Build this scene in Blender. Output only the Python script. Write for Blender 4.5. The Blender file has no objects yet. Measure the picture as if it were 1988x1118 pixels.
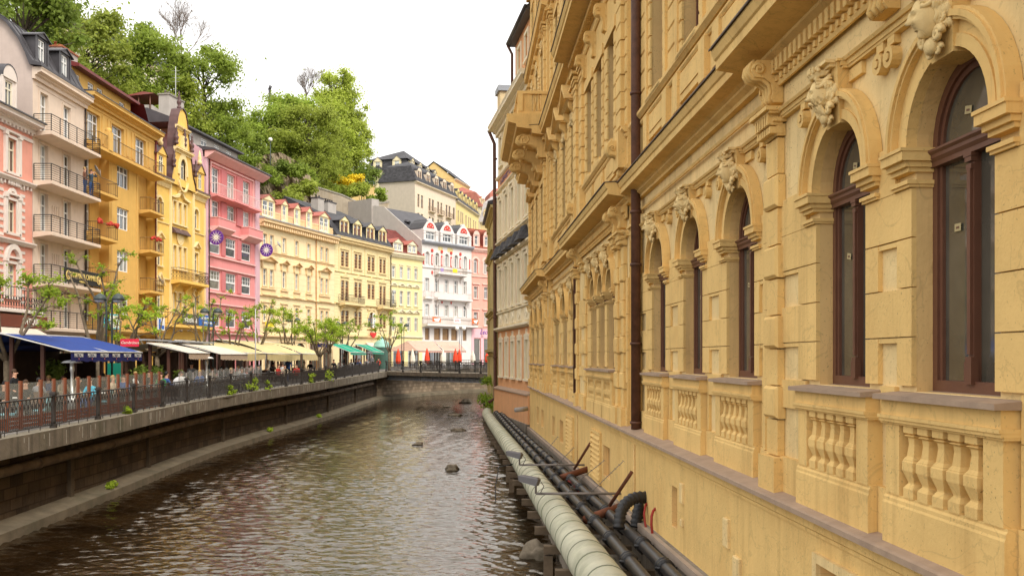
import bpy, math, random
from math import radians as R, sin, cos, pi, hypot, sqrt, atan2
from mathutils import Matrix, Vector
import numpy as np
random.seed(7)
S=bpy.context.scene; COL=S.collection
# ------------------------------------------------------------------ camera, world, sun
cam=bpy.data.objects.new('camera',bpy.data.cameras.new('camera')); COL.objects.link(cam)
cam.location=(0,0,0); cam.rotation_euler=(R(90),0,0)
cam.data.sensor_width=36; cam.data.lens=33.14; cam.data.shift_y=0.0684; cam.data.clip_end=3000; cam.data.clip_start=.1
S.camera=cam
SUN_EL,SUN_AZ=R(50),R(142)      # soft sun behind the viewer, over the yellow building
W=bpy.data.worlds.new('World'); S.world=W; W.use_nodes=True
nt=W.node_tree; nt.nodes.clear()
sky=nt.nodes.new('ShaderNodeTexSky'); sky.sky_type='NISHITA'; sky.sun_disc=False
sky.sun_elevation=SUN_EL; sky.sun_rotation=SUN_AZ; sky.dust_density=6; sky.air_density=1.0; sky.altitude=400
hs=nt.nodes.new('ShaderNodeHueSaturation'); hs.inputs['Saturation'].default_value=.16
mx=nt.nodes.new('ShaderNodeMix'); mx.data_type='RGBA'; mx.inputs[0].default_value=.62
mx.inputs[7].default_value=(12.2,12.0,11.7,1)          # even overcast veil
bg=nt.nodes.new('ShaderNodeBackground'); bg.inputs['Strength'].default_value=.12
wo=nt.nodes.new('ShaderNodeOutputWorld')
nt.links.new(sky.outputs[0],hs.inputs['Color']); nt.links.new(hs.outputs[0],mx.inputs[6])
nt.links.new(mx.outputs[2],bg.inputs[0]); nt.links.new(bg.outputs[0],wo.inputs[0])
sl=bpy.data.lights.new('sun','SUN'); sl.energy=1.8; sl.angle=R(22); sl.color=(1,.94,.84)
so=bpy.data.objects.new('sun',sl); COL.objects.link(so)
sd=Vector((sin(SUN_AZ)*cos(SUN_EL),cos(SUN_AZ)*cos(SUN_EL),sin(SUN_EL)))
so.rotation_euler=sd.to_track_quat('Z','Y').to_euler()
S.view_settings.view_transform='Standard'; S.view_settings.look='None'; S.view_settings.exposure=.62; S.view_settings.gamma=1
S.render.engine='CYCLES'; S.cycles.max_bounces=6; S.cycles.diffuse_bounces=3; S.cycles.transparent_max_bounces=12
S.cycles.use_denoising=True; S.cycles.caustics_reflective=False; S.cycles.caustics_refractive=False
# ------------------------------------------------------------------ materials
_M={}
def lin(c):
    return tuple(((v/255)/12.92 if v/255<=.04045 else ((v/255+.055)/1.055)**2.4) for v in c)
def mat(name,col,rough=.8,var=.12,scale=1.5,bump=0.0,bscale=40,streak=0.0,metal=0,spec=.3,dark=None,darkamt=0,rnd=0,trans=0,block=None,var2=None,zs=.15,speck=0,vein=0):
    """procedural surface: base colour (linear) varied by noise; optional vertical streaks, dirt patches, bump, block joints"""
    if name in _M: return _M[name]
    m=bpy.data.materials.new(name); m.use_nodes=True; _M[name]=m
    t=m.node_tree; N=t.nodes; L=t.links; b=N['Principled BSDF']
    b.inputs['Roughness'].default_value=rough; b.inputs['Metallic'].default_value=metal
    b.inputs['Specular IOR Level'].default_value=spec
    tc=N.new('ShaderNodeTexCoord'); v=tc.outputs['Object']
    def noise(sc,det=4,vec=v,r=.6):
        n=N.new('ShaderNodeTexNoise'); n.inputs['Scale'].default_value=sc; n.inputs['Detail'].default_value=det; n.inputs['Roughness'].default_value=r
        L.new(vec,n.inputs['Vector']); return n.outputs['Fac']
    def ramp(f,a,bb):
        r=N.new('ShaderNodeMapRange'); r.inputs[1].default_value=a; r.inputs[2].default_value=bb; L.new(f,r.inputs[0]); return r.outputs[0]
    def mixc(f,a,bb,mode='MIX'):
        x=N.new('ShaderNodeMix'); x.data_type='RGBA'; x.blend_type=mode
        if isinstance(f,(int,float)): x.inputs[0].default_value=f
        else: L.new(f,x.inputs[0])
        for s,i in ((a,6),(bb,7)):
            if isinstance(s,tuple): x.inputs[i].default_value=(*s[:3],1)
            else: L.new(s,x.inputs[i])
        return x.outputs[2]
    lo=tuple(c*(1-var) for c in col); hi=tuple(min(1,c*(1+var*.7)) for c in col)
    if var2: lo=var2
    c=mixc(ramp(noise(scale),.3,.7),lo,hi)
    if streak:
        mp=N.new('ShaderNodeMapping'); mp.inputs['Scale'].default_value=(2.2,2.2,zs); L.new(v,mp.inputs['Vector'])
        f=ramp(noise(1.6,5,mp.outputs[0],.7),.5,.78)
        mm=N.new('ShaderNodeMath'); mm.operation='MULTIPLY'; mm.inputs[1].default_value=streak; L.new(f,mm.inputs[0])
        c=mixc(mm.outputs[0],c,tuple(x*.45 for x in (dark or col)))
    if darkamt:
        f=ramp(noise(scale*.45,6,v,.72),.52,.66)
        mm=N.new('ShaderNodeMath'); mm.operation='MULTIPLY'; mm.inputs[1].default_value=darkamt; L.new(f,mm.inputs[0])
        c=mixc(mm.outputs[0],c,dark or tuple(x*.5 for x in col))
    if speck:      # pitted dirt
        f=ramp(noise(34,3,v,.5),.64,.70); g2=ramp(noise(1.1,4),.42,.62); m3=N.new('ShaderNodeMath'); m3.operation='MULTIPLY'; L.new(f,m3.inputs[0]); L.new(g2,m3.inputs[1])
        mm=N.new('ShaderNodeMath'); mm.operation='MULTIPLY'; mm.inputs[1].default_value=speck; L.new(m3.outputs[0],mm.inputs[0]); c=mixc(mm.outputs[0],c,tuple(x*.3 for x in col))
    if vein:       # hairline cracks and tide marks
        nz=N.new('ShaderNodeTexNoise'); nz.inputs['Scale'].default_value=1.3; nz.inputs['Detail'].default_value=5; nz.inputs['Distortion'].default_value=1.2; L.new(v,nz.inputs['Vector'])
        ab=N.new('ShaderNodeMath'); ab.operation='SUBTRACT'; ab.inputs[1].default_value=.5; L.new(nz.outputs['Fac'],ab.inputs[0]); a2=N.new('ShaderNodeMath'); a2.operation='ABSOLUTE'; L.new(ab.outputs[0],a2.inputs[0])
        f=ramp(a2.outputs[0],.012,.0); mm=N.new('ShaderNodeMath'); mm.operation='MULTIPLY'; mm.inputs[1].default_value=vein; L.new(f,mm.inputs[0]); c=mixc(mm.outputs[0],c,tuple(x*.55 for x in col))
    if rnd:
        oi=N.new('ShaderNodeObjectInfo'); h=N.new('ShaderNodeHueSaturation')
        r=N.new('ShaderNodeMapRange'); r.inputs[3].default_value=1-rnd; r.inputs[4].default_value=1+rnd
        L.new(oi.outputs['Random'],r.inputs[0]); L.new(r.outputs[0],h.inputs['Value']); L.new(c,h.inputs['Color']); c=h.outputs[0]
    ht=None
    if block:
        bw,bh,mo,mcol=block
        br=N.new('ShaderNodeTexBrick'); br.inputs['Scale'].default_value=1; br.inputs['Brick Width'].default_value=bw; br.inputs['Row Height'].default_value=bh
        br.inputs['Mortar Size'].default_value=mo; br.inputs['Mortar Smooth'].default_value=.3
        br.inputs['Color1'].default_value=(1,1,1,1); br.inputs['Color2'].default_value=(.55,.55,.55,1); br.inputs['Mortar'].default_value=(*mcol,1)
        sx=N.new('ShaderNodeSeparateXYZ'); cb=N.new('ShaderNodeCombineXYZ'); L.new(v,sx.inputs[0])
        ad=N.new('ShaderNodeMath'); ad.operation='ADD'; L.new(sx.outputs[0],ad.inputs[0]); L.new(sx.outputs[1],ad.inputs[1])
        L.new(ad.outputs[0],cb.inputs[0]); L.new(sx.outputs[2],cb.inputs[1]); L.new(cb.outputs[0],br.inputs['Vector'])
        c=mixc(1.0,c,br.outputs['Color'],'MULTIPLY'); ht=br.outputs['Fac']
    L.new(c,b.inputs['Base Color'])
    if bump:
        bp=N.new('ShaderNodeBump'); bp.inputs['Distance'].default_value=bump; bp.inputs['Strength'].default_value=1
        L.new(noise(bscale,5),bp.inputs['Height'])
        if ht:
            b2=N.new('ShaderNodeBump'); b2.invert=True; b2.inputs['Distance'].default_value=.02; L.new(ht,b2.inputs['Height']); L.new(bp.outputs[0],b2.inputs['Normal']); L.new(b2.outputs[0],b.inputs['Normal'])
        else: L.new(bp.outputs[0],b.inputs['Normal'])
    if trans:
        tr=N.new('ShaderNodeBsdfTranslucent'); L.new(c,tr.inputs[0]); ms=N.new('ShaderNodeMixShader'); ms.inputs[0].default_value=trans
        L.new(b.outputs[0],ms.inputs[1]); L.new(tr.outputs[0],ms.inputs[2]); L.new(ms.outputs[0],N['Material Output'].inputs[0])
    return m
def stucco(name,rgb,k=.86,sat=.80,**kw):
    c=lin(rgb); g=max(c); c=tuple((g+(x-g)*sat)*k for x in c); kw.setdefault('var',.07); kw.setdefault('bump',.004); kw.setdefault('streak',.18); kw.setdefault('bscale',25)
    return mat(name,c,.9,spec=.15,**kw)
def glassy(name,col=(.03,.035,.04),rough=.06,var=.5,cur=None):
    """window pane: dark glossy sheet, each pane a little different"""
    if name in _M: return _M[name]
    m=mat(name,col,rough,var=var,scale=.9,spec=.6,rnd=.5)
    return m
# glass you look through
def clearglass(name,tint=(.8,.82,.8),a=.25):
    if name in _M: return _M[name]
    m=bpy.data.materials.new(name); m.use_nodes=True; _M[name]=m; t=m.node_tree; N=t.nodes; L=t.links
    b=N['Principled BSDF']; b.inputs['Base Color'].default_value=(*tint,1); b.inputs['Roughness'].default_value=.15
    tr=N.new('ShaderNodeBsdfTransparent'); tr.inputs[0].default_value=(.93,.93,.9,1); ms=N.new('ShaderNodeMixShader'); ms.inputs[0].default_value=a
    L.new(tr.outputs[0],ms.inputs[1]); L.new(b.outputs[0],ms.inputs[2]); L.new(ms.outputs[0],N['Material Output'].inputs[0]); return m
# ------------------------------------------------------------------ mesh builder. Local frame: x along, n outwards (y=-n), z up
class MB:
    def __init__(s,mat=None,M=None): s.v=[];s.f=[];s.mi=[];s.mats=[];s.cur=0;s.sm=[];s.smooth=False;s.M=M; 
    def use(s,m):
        if m not in s.mats: s.mats.append(m)
        s.cur=s.mats.index(m); return s
    def add(s,vs,fs):
        o=len(s.v)
        if s.M is not None: vs=[tuple(s.M@Vector(p)) for p in vs]
        s.v+=vs
        for f in fs: s.f.append([o+i for i in f]); s.mi.append(s.cur); s.sm.append(s.smooth)
    def poly(s,pts): s.add([tuple(p) for p in pts],[list(range(len(pts)))])
    def xyz(s,x0,x1,y0,y1,z0,z1):
        s.add([(x0,y0,z0),(x1,y0,z0),(x1,y1,z0),(x0,y1,z0),(x0,y0,z1),(x1,y0,z1),(x1,y1,z1),(x0,y1,z1)],
              [(0,3,2,1),(4,5,6,7),(0,1,5,4),(1,2,6,5),(2,3,7,6),(3,0,4,7)])
    def box(s,x0,x1,n0,n1,z0,z1): s.xyz(min(x0,x1),max(x0,x1),-max(n0,n1),-min(n0,n1),min(z0,z1),max(z0,z1))
    def bev(s,x0,x1,n0,n1,z0,z1,c):
        """block whose outer face is chamfered by c"""
        if x0>x1: x0,x1=x1,x0
        a=[(x0,-n0,z0),(x1,-n0,z0),(x1,-n0,z1),(x0,-n0,z1)]; m=[(p[0],-(n1-c),p[2]) for p in a]
        o=[(x0+c,-n1,z0+c),(x1-c,-n1,z0+c),(x1-c,-n1,z1-c),(x0+c,-n1,z1-c)]
        s.add(a+m+o,[(i,(i+1)%4,4+(i+1)%4,4+i) for i in range(4)]+[(4+i,4+(i+1)%4,8+(i+1)%4,8+i) for i in range(4)]+[(8,9,10,11)])
    def prof(s,x0,x1,pts):
        """moulding: closed (n,z) outline extruded along x"""
        k=len(pts); s.add([(x0,-n,z) for n,z in pts]+[(x1,-n,z) for n,z in pts],[(i,(i+1)%k,k+(i+1)%k,k+i) for i in range(k)]+[list(range(k))[::-1],list(range(k,2*k))])
    def extr(s,pts,n0,n1):
        """(x,z) outline extruded outwards from n0 to n1"""
        k=len(pts); s.add([(x,-n0,z) for x,z in pts]+[(x,-n1,z) for x,z in pts],[(i,(i+1)%k,k+(i+1)%k,k+i) for i in range(k)]+[list(range(k))[::-1],list(range(k,2*k))])
    def ring(s,cx,cz,r0,r1,n0,n1,a0=0,a1=pi,seg=20,ky=1):
        P=[]
        for i in range(seg+1):
            a=a0+(a1-a0)*i/seg; P+=[(cx+r*cos(a),-n,cz+r*sin(a)*ky) for r,n in ((r0,n0),(r1,n0),(r1,n1),(r0,n1))]
        F=[(4*i+j,4*i+(j+1)%4,4*i+4+(j+1)%4,4*i+4+j) for i in range(seg) for j in range(4)]
        s.add(P,F+[(0,1,2,3),(4*seg+3,4*seg+2,4*seg+1,4*seg)])
    def tube(s,pts,r,seg=8,cap=True):
        pts=[Vector(p) for p in pts]; rs=r if isinstance(r,(list,tuple)) else [r]*len(pts); P=[];k=len(pts); up=None
        for i,p in enumerate(pts):
            d=(pts[min(i+1,k-1)]-pts[max(i-1,0)]).normalized()
            if up is None: up=Vector((0,0,1)) if abs(d.z)<.9 else Vector((1,0,0))
            a=d.cross(up).normalized(); b=a.cross(d).normalized(); up=b
            for j in range(seg):
                t=2*pi*j/seg; P.append(tuple(p+(a*cos(t)+b*sin(t))*rs[i]))
        F=[(i*seg+j,i*seg+(j+1)%seg,(i+1)*seg+(j+1)%seg,(i+1)*seg+j) for i in range(k-1) for j in range(seg)]
        if cap: F+=[list(range(seg))[::-1],list(range((k-1)*seg,k*seg))]
        sm=s.smooth; s.smooth=True; s.add(P,F); s.smooth=sm
    def lathe(s,c,pr,seg=12,a0=0,a1=2*pi,kx=1,ky=1,off=0,sm=True):
        """(r,z) outline turned about the vertical through c"""
        cx,cy,cz=c; full=abs(a1-a0-2*pi)<1e-6; m=seg if full else seg+1; P=[]
        for r,z in pr: P+=[(cx+kx*r*cos(a0+off+(a1-a0)*j/seg),cy+ky*r*sin(a0+off+(a1-a0)*j/seg),cz+z) for j in range(m)]
        F=[(i*m+j,i*m+(j+1)%m,(i+1)*m+(j+1)%m,(i+1)*m+j) for i in range(len(pr)-1) for j in range(m if full else m-1)]
        o=s.smooth; s.smooth=sm; s.add(P,F+([list(range(m))[::-1],list(range((len(pr)-1)*m,len(pr)*m))] if full else [])); s.smooth=o
    def ball(s,c,r,seg=12,k=(1,1,1),fn=None):
        P=[];n=seg
        for i in range(n+1):
            th=pi*i/n
            for j in range(2*n):
                ph=pi*j/n; d=Vector((sin(th)*cos(ph),sin(th)*sin(ph),cos(th))); rr=r*(fn(d) if fn else 1)
                P.append((c[0]+d.x*rr*k[0],c[1]+d.y*rr*k[1],c[2]+d.z*rr*k[2]))
        F=[(i*2*n+j,i*2*n+(j+1)%(2*n),(i+1)*2*n+(j+1)%(2*n),(i+1)*2*n+j) for i in range(n) for j in range(2*n)]
        o=s.smooth; s.smooth=True; s.add(P,F); s.smooth=o
    def wall(s,x0,x1,z0,z1,n,ops,depth=.25,rm=None):
        """front sheet with openings (a,b,c,d,arch) and their reveals"""
        ops=[o if len(o)>4 else (*o,False) for o in ops]
        xs=sorted({x0,x1}|{v for o in ops for v in o[:2]}); zs=sorted({z0,z1}|{v for o in ops for v in o[2:4]}); wm=s.cur
        for i in range(len(xs)-1):
            run=None
            for j in range(len(zs)-1):
                cx,cz=(xs[i]+xs[i+1])/2,(zs[j]+zs[j+1])/2
                hole=any(o[0]<cx<o[1] and o[2]<cz<o[3] for o in ops)
                if not hole:
                    run=(run[0],zs[j+1]) if run else (zs[j],zs[j+1])
                if (hole or j==len(zs)-2) and run:
                    a,b=run; s.poly([(xs[i],-n,a),(xs[i+1],-n,a),(xs[i+1],-n,b),(xs[i],-n,b)]); run=None
        for a,b,c,d,arch in ops:
            r=(b-a)/2; sp=d-r if arch else d; y0,y1=-n,-n+depth
            if arch:
                A=[(a+r-r*cos(pi*i/16),sp+r*sin(pi*i/16)) for i in range(17)]
                for i in range(16):
                    p,q=A[i],A[i+1]; s.poly([(p[0],y0,p[1]),(q[0],y0,q[1]),(q[0],y0,d),(p[0],y0,d)])
            if rm: s.use(rm)
            for x in (a,b): s.poly([(x,y0,c),(x,y1,c),(x,y1,sp),(x,y0,sp)])
            s.poly([(a,y0,c),(b,y0,c),(b,y1,c),(a,y1,c)])
            if arch:
                for i in range(16):
                    p,q=A[i],A[i+1]; s.poly([(p[0],y0,p[1]),(q[0],y0,q[1]),(q[0],y1,q[1]),(p[0],y1,p[1])])
            else: s.poly([(a,y0,d),(b,y0,d),(b,y1,d),(a,y1,d)])
            s.cur=wm
    def frame(s,a,b,c,d,w,n0,n1,bottom=False):
        s.box(a-w,a,n0,n1,c,d); s.box(b,b+w,n0,n1,c,d); s.box(a-w,b+w,n0,n1,d,d+w)
        if bottom: s.box(a-w,b+w,n0,n1,c-w,c)
    def mesh(s,name):
        me=bpy.data.meshes.new(name); me.from_pydata(s.v,[],s.f)
        for m in s.mats: me.materials.append(m)
        me.polygons.foreach_set('material_index',s.mi); me.polygons.foreach_set('use_smooth',s.sm); me.update(); return me
    def build(s,name,parent=None,loc=None):
        o=bpy.data.objects.new(name,s.mesh(name)); COL.objects.link(o)
        if parent is not None: o.parent=parent
        if loc: o.location=loc
        return o
def mb(m): b=MB(); b.use(m); return b
def tag(o,label=None,cat=None,group=None,kind=None):
    for k,v in (('label',label),('category',cat),('group',group),('kind',kind)):
        if v: o[k]=v
    return o
def empty(name,loc=(0,0,0),rz=0,label=None,cat=None,group=None):
    o=bpy.data.objects.new(name,None); COL.objects.link(o); o.location=loc; o.rotation_euler=(0,0,rz); o.empty_display_size=.3
    return tag(o,label,cat,group)
def inst(name,me,parent=None,loc=(0,0,0),rot=(0,0,0),sc=None):
    o=bpy.data.objects.new(name,me); COL.objects.link(o); o.location=loc; o.rotation_euler=rot
    if parent is not None: o.parent=parent
    if sc: o.scale=sc if isinstance(sc,tuple) else (sc,)*3
    return o
def copy_tree(o,parent=None):
    c=o.copy(); COL.objects.link(c)
    if parent is not None: c.parent=parent
    for ch in list(o.children): copy_tree(ch,c)
    return c
def text_mesh(txt,size,m,ext=.01,shear=0,bold=0):
    cu=bpy.data.curves.new('lettering','FONT'); cu.body=txt; cu.size=size; cu.extrude=ext; cu.align_x='CENTER'; cu.align_y='CENTER'; cu.shear=shear; cu.offset=bold; cu.resolution_u=3
    t=bpy.data.objects.new('lettering',cu); COL.objects.link(t); dg=bpy.context.evaluated_depsgraph_get(); dg.update()
    me=bpy.data.meshes.new_from_object(t.evaluated_get(dg)); bpy.data.objects.remove(t); bpy.data.curves.remove(cu)
    me.materials.clear(); me.materials.append(m); return me
def lettering(txt,size,m,parent,x,n,z,rot=0,name='lettering',ext=.012,shear=0,sx=1,bold=0):
    """upright text on a facade, readable from outside"""
    o=inst(name,text_mesh(txt,size,m,ext,shear,bold),parent,(x,-n,z),(R(90),rot,0),(sx,1,1)); return o
# ------------------------------------------------------------------ site levels (camera eye = 0)
def deck(z): return -2.33+.0117*(z-27)
def wat(z): return -5.3+.0115*(z-27)
QZ=[6,16,27,36,44,50,58,66,76,88,100,103,110,115,119,124,130]
QX=[-14.1,-14.2,-14.3,-14.6,-15.0,-15.1,-14.8,-14.3,-13.9,-13.7,-13.4,-12.3,-9.3,-6.2,-1,8,20]
def qx(z): return float(np.interp(z,QZ,QX))
# ------------------------------------------------------------------ shared materials
BROWNF=mat('window_brown',(.145,.062,.036),.45,var=.18,scale=3,spec=.4,bump=.001)
WHITEF=mat('window_white',(.78,.77,.74),.5,var=.05)
CREAMF=mat('window_cream',(.74,.68,.52),.5,var=.05)
PANE=glassy('window_glass',(.13,.14,.15),var=.7)
WR_=random.Random(77); PANEM=glassy('window_glass_curtained',(.27,.25,.21),rough=.12,var=.6)
PANEL=glassy('window_glass_pale',(.34,.36,.36),var=.5)
PANED=glassy('window_glass_dark',(.085,.077,.058),var=.5); PANED.node_tree.nodes['Principled BSDF'].inputs['IOR'].default_value=1.9
IRON=mat('black_iron',(.018,.017,.016),.5,var=.2,spec=.5)
IRONB=mat('brown_iron',(.05,.032,.024),.55,var=.3,scale=4,spec=.4)
SLATE=mat('slate_roof',(.075,.072,.078),.7,var=.3,scale=2,bump=.01,bscale=9,spec=.3,block=(.5,.3,.02,(.4,.4,.4)))
SLATEP=mat('dark_sheet_roof',(.06,.055,.06),.5,var=.25,scale=1.2,spec=.4)
ZINC=mat('zinc_sheet',(.32,.34,.37),.5,var=.15,spec=.4)
REDTILE=mat('red_tiles',(.36,.085,.045),.8,var=.3,scale=3,bump=.02,bscale=12,block=(.35,.25,.03,(.5,.5,.5)))
ORTILE=mat('orange_tiles',(.55,.11,.035),.8,var=.25,scale=3,block=(.35,.25,.03,(.6,.6,.6)))
CONC=mat('concrete',(.30,.27,.23),.95,var=.25,scale=1.3,bump=.01,streak=.5,darkamt=.4,dark=(.1,.085,.06))
BRICK=mat('brick',(.42,.16,.08),.9,var=.25,scale=3,block=(.5,.16,.03,(.8,.75,.7)),bump=.01)
GREY=mat('grey_render',(.42,.38,.34),.95,var=.1,bump=.006,streak=.25)
def winmesh(w,h,style,fm,pm,arch=False,_c={}):
    key=(round(w,2),round(h,2),style,fm.name,pm.name,arch)
    if key in _c: return _c[key]
    f=mb(fm); p=mb(pm); t=.09 if w>.7 else .065; d0,d1=-.05,.02; r=w/2; sp=h-r if arch else h
    f.box(-w/2,-w/2+t,d0,d1,0,sp); f.box(w/2-t,w/2,d0,d1,0,sp); f.box(-w/2+t,w/2-t,d0,d1,0,t)
    if arch: f.ring(0,sp,r-t,r,d0,d1,0,pi,14)
    else: f.box(-w/2+t,w/2-t,d0,d1,h-t,h)
    def V(x,a,b,tt=t*.8): f.box(x-tt/2,x+tt/2,d0,d1+.01,a,b)
    def H(z,a=-w/2+t,b=w/2-t,tt=t*.8): f.box(a,b,d0,d1+.012,z-tt/2,z+tt/2)
    if style=='T': tz=sp if arch else h*.68; H(tz,tt=t); V(0,t,tz-t/2); V(0,tz+t/2,h-t)
    elif style=='T3': tz=h*.68; H(tz,tt=t); [V(x,t,h-t) for x in (-w/6,w/6)]
    elif style=='I': tz=h*.66; H(tz,tt=t); V(0,t,tz-t/2)
    elif style=='N':
        for z in (h*.25,h*.5,h*.75): H(z,tt=.03)
        V(0,t,h-t)
    elif style=='G': tz=h*.5; H(tz,tt=t*1.6); [V(x,tz,h-t,.03) for x in (-w/4,0,w/4)]; H(h*.74,tt=.03)
    elif style=='S': pass
    if arch: p.add([(r*.98*cos(pi*i/14),.02,sp+r*.98*sin(pi*i/14)) for i in range(15)]+[(-r*.98,.02,.02),(r*.98,.02,.02)],[list(range(17))])
    else: p.poly([(-w/2+.02,.02,.02),(w/2-.02,.02,.02),(w/2-.02,.02,h-.02),(-w/2+.02,.02,h-.02)])
    _c[key]=(f.mesh('window'),p.mesh('pane')); return _c[key]
def window(root,a,b,c,d,n=0,depth=.2,style='T',fm=None,pm=None,arch=False):
    fm=fm or WHITEF; pm=pm or PANE
    if pm is PANE: pm=(PANE,PANEL,PANED,PANE,PANEM)[WR_.randrange(5)]
    f,p=winmesh(b-a,d-c,style,fm,pm,arch); o=inst('window',f,root,((a+b)/2,-n+depth,c)); inst('pane',p,o); return o
def shell(root,W,z0,z1,dep,m,ops,n=0,rd=.25,side=None,rm=None,name='wall'):
    b=mb(m); b.wall(0,W,z0,z1,n,ops,rd,rm)
    if side: b.use(side)
    y=-n
    b.poly([(0,y,z0),(0,dep,z0),(0,dep,z1),(0,y,z1)]); b.poly([(W,y,z0),(W,dep,z0),(W,dep,z1),(W,y,z1)])
    b.poly([(0,dep,z0),(W,dep,z0),(W,dep,z1),(0,dep,z1)]); b.poly([(0,y,z1),(W,y,z1),(W,dep,z1),(0,dep,z1)])
    # dark rooms behind the openings keep light from leaking through
    b.use(PANED); b.poly([(0.05,rd+.25-n,z0),(W-.05,rd+.25-n,z0),(W-.05,rd+.25-n,z1-.1),(0.05,rd+.25-n,z1-.1)])
    return b.build(name,root)
def cornice(b,x0,x1,z0,z1,p,n=0,teeth=0,tw=.14,tg=.28,th=.14):
    h=z1-z0; b.prof(x0,x1,[(n-.02,z0),(n+p*.25,z0),(n+p*.25,z0+h*.3),(n+p*.5,z0+h*.4),(n+p*.5,z0+h*.5),(n+p*.92,z0+h*.6),(n+p*.92,z0+h*.8),(n+p,z0+h*.95),(n+p,z1),(n-.02,z1)])
    if teeth:
        k=max(1,int((x1-x0)/tg))
        for i in range(k):
            x=x0+(x1-x0)*(i+.5)/k; b.box(x-tw/2,x+tw/2,n,n+p*.8,z0+h*.42-th,z0+h*.42)
def string(b,x0,x1,z,h=.12,p=.08,n=0): b.prof(x0,x1,[(n-.01,z-h/2),(n+p*.5,z-h/2),(n+p,z),(n+p,z+h/2),(n-.01,z+h/2+.02)])
def pediment(b,x0,x1,z,hh,p=.15,n=0,t=.1):
    cx=(x0+x1)/2
    b.prof(x0,x1,[(n,z),(n+p*.7,z),(n+p,z+t*.6),(n,z+t*.6)])
    b.extr([(x0+.02,z+t*.6),(x1-.02,z+t*.6),(cx,z+hh-.04)],n,n+p*.4)
    b.extr([(x0-.04,z+t*.5),(x0+.1,z+t*.5),(cx,z+hh-t*.4),(x1-.1,z+t*.5),(x1+.04,z+t*.5),(cx,z+hh+t)],n,n+p*1.2)
def railing(x0,x1,n1,z,h=1.0,m=None,style='bars',root=None,parent=None,sp=.14,n0=0.05,name='railing'):
    """balcony railing: front run at n1 plus both returns back to the wall"""
    b=mb(m or IRON)
    def run(p,q):
        (xa,na),(xb,nb)=p,q; L=hypot(xb-xa,nb-na); ux,un=(xb-xa)/L,(nb-na)/L
        def P(t,zz): return (xa+ux*t,-(na+un*t),z+zz)
        def bar(t,a,bb,r=.011): b.tube([P(t,a),P(t,bb)],r,4,False)
        b.tube([P(0,h),P(L,h)],.028,5); b.tube([P(0,.08),P(L,.08)],.018,4)
        if style=='rails':
            for k in range(1,7): b.tube([P(0,.08+k*(h-.08)/7),P(L,.08+k*(h-.08)/7)],.013,4)
            t=0
            while t<=L+.01: bar(min(t,L),0,h,.03); t+=L/max(1,round(L/1.15))
        elif style=='scroll':
            k=max(1,int(L/.28))
            for i in range(k+1): bar(L*i/k,0,h,.012)
            for i in range(k):
                c=L*(i+.5)/k; rr=L/k*.4
                for zz in (.3,.62): b.tube([P(c+rr*cos(a*pi/4),zz+rr*1.2*sin(a*pi/4)) for a in range(9)],.014,4,False)
        else:
            k=max(1,int(L/sp))
            for i in range(k+1): bar(L*i/k,.08,h)
            for t in (0,L): bar(t,0,h,.02)
    run((x0,n0),(x0,n1)); run((x0,n1),(x1,n1)); run((x1,n1),(x1,n0))
    return b.build(name,parent)
def balcony(root,x0,x1,z,p,m,rail=None,h=1.0,style='bars',t=.18,n=0,brk=None,sp=.14):
    b=mb(m); b.prof(x0,x1,[(n-.02,z-t*1.6),(n+p*.75,z-t),(n+p,z-t*.9),(n+p,z-.02),(n+p-.03,z),(n-.02,z)])
    for x in brk or []:
        b.prof(x-.12,x+.12,[(n-.01,z-t*1.5),(n+p*.7,z-t*1.2),(n+p*.62,z-t*1.9),(n+p*.3,z-t*2.6),(n+p*.16,z-t*4),(n-.01,z-t*4.4)])
    o=b.build('balcony',root)
    if rail: railing(x0+.05,x1-.05,n+p-.06,z,h,rail,style,parent=o,n0=n+.02,sp=sp)
    return o
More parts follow.
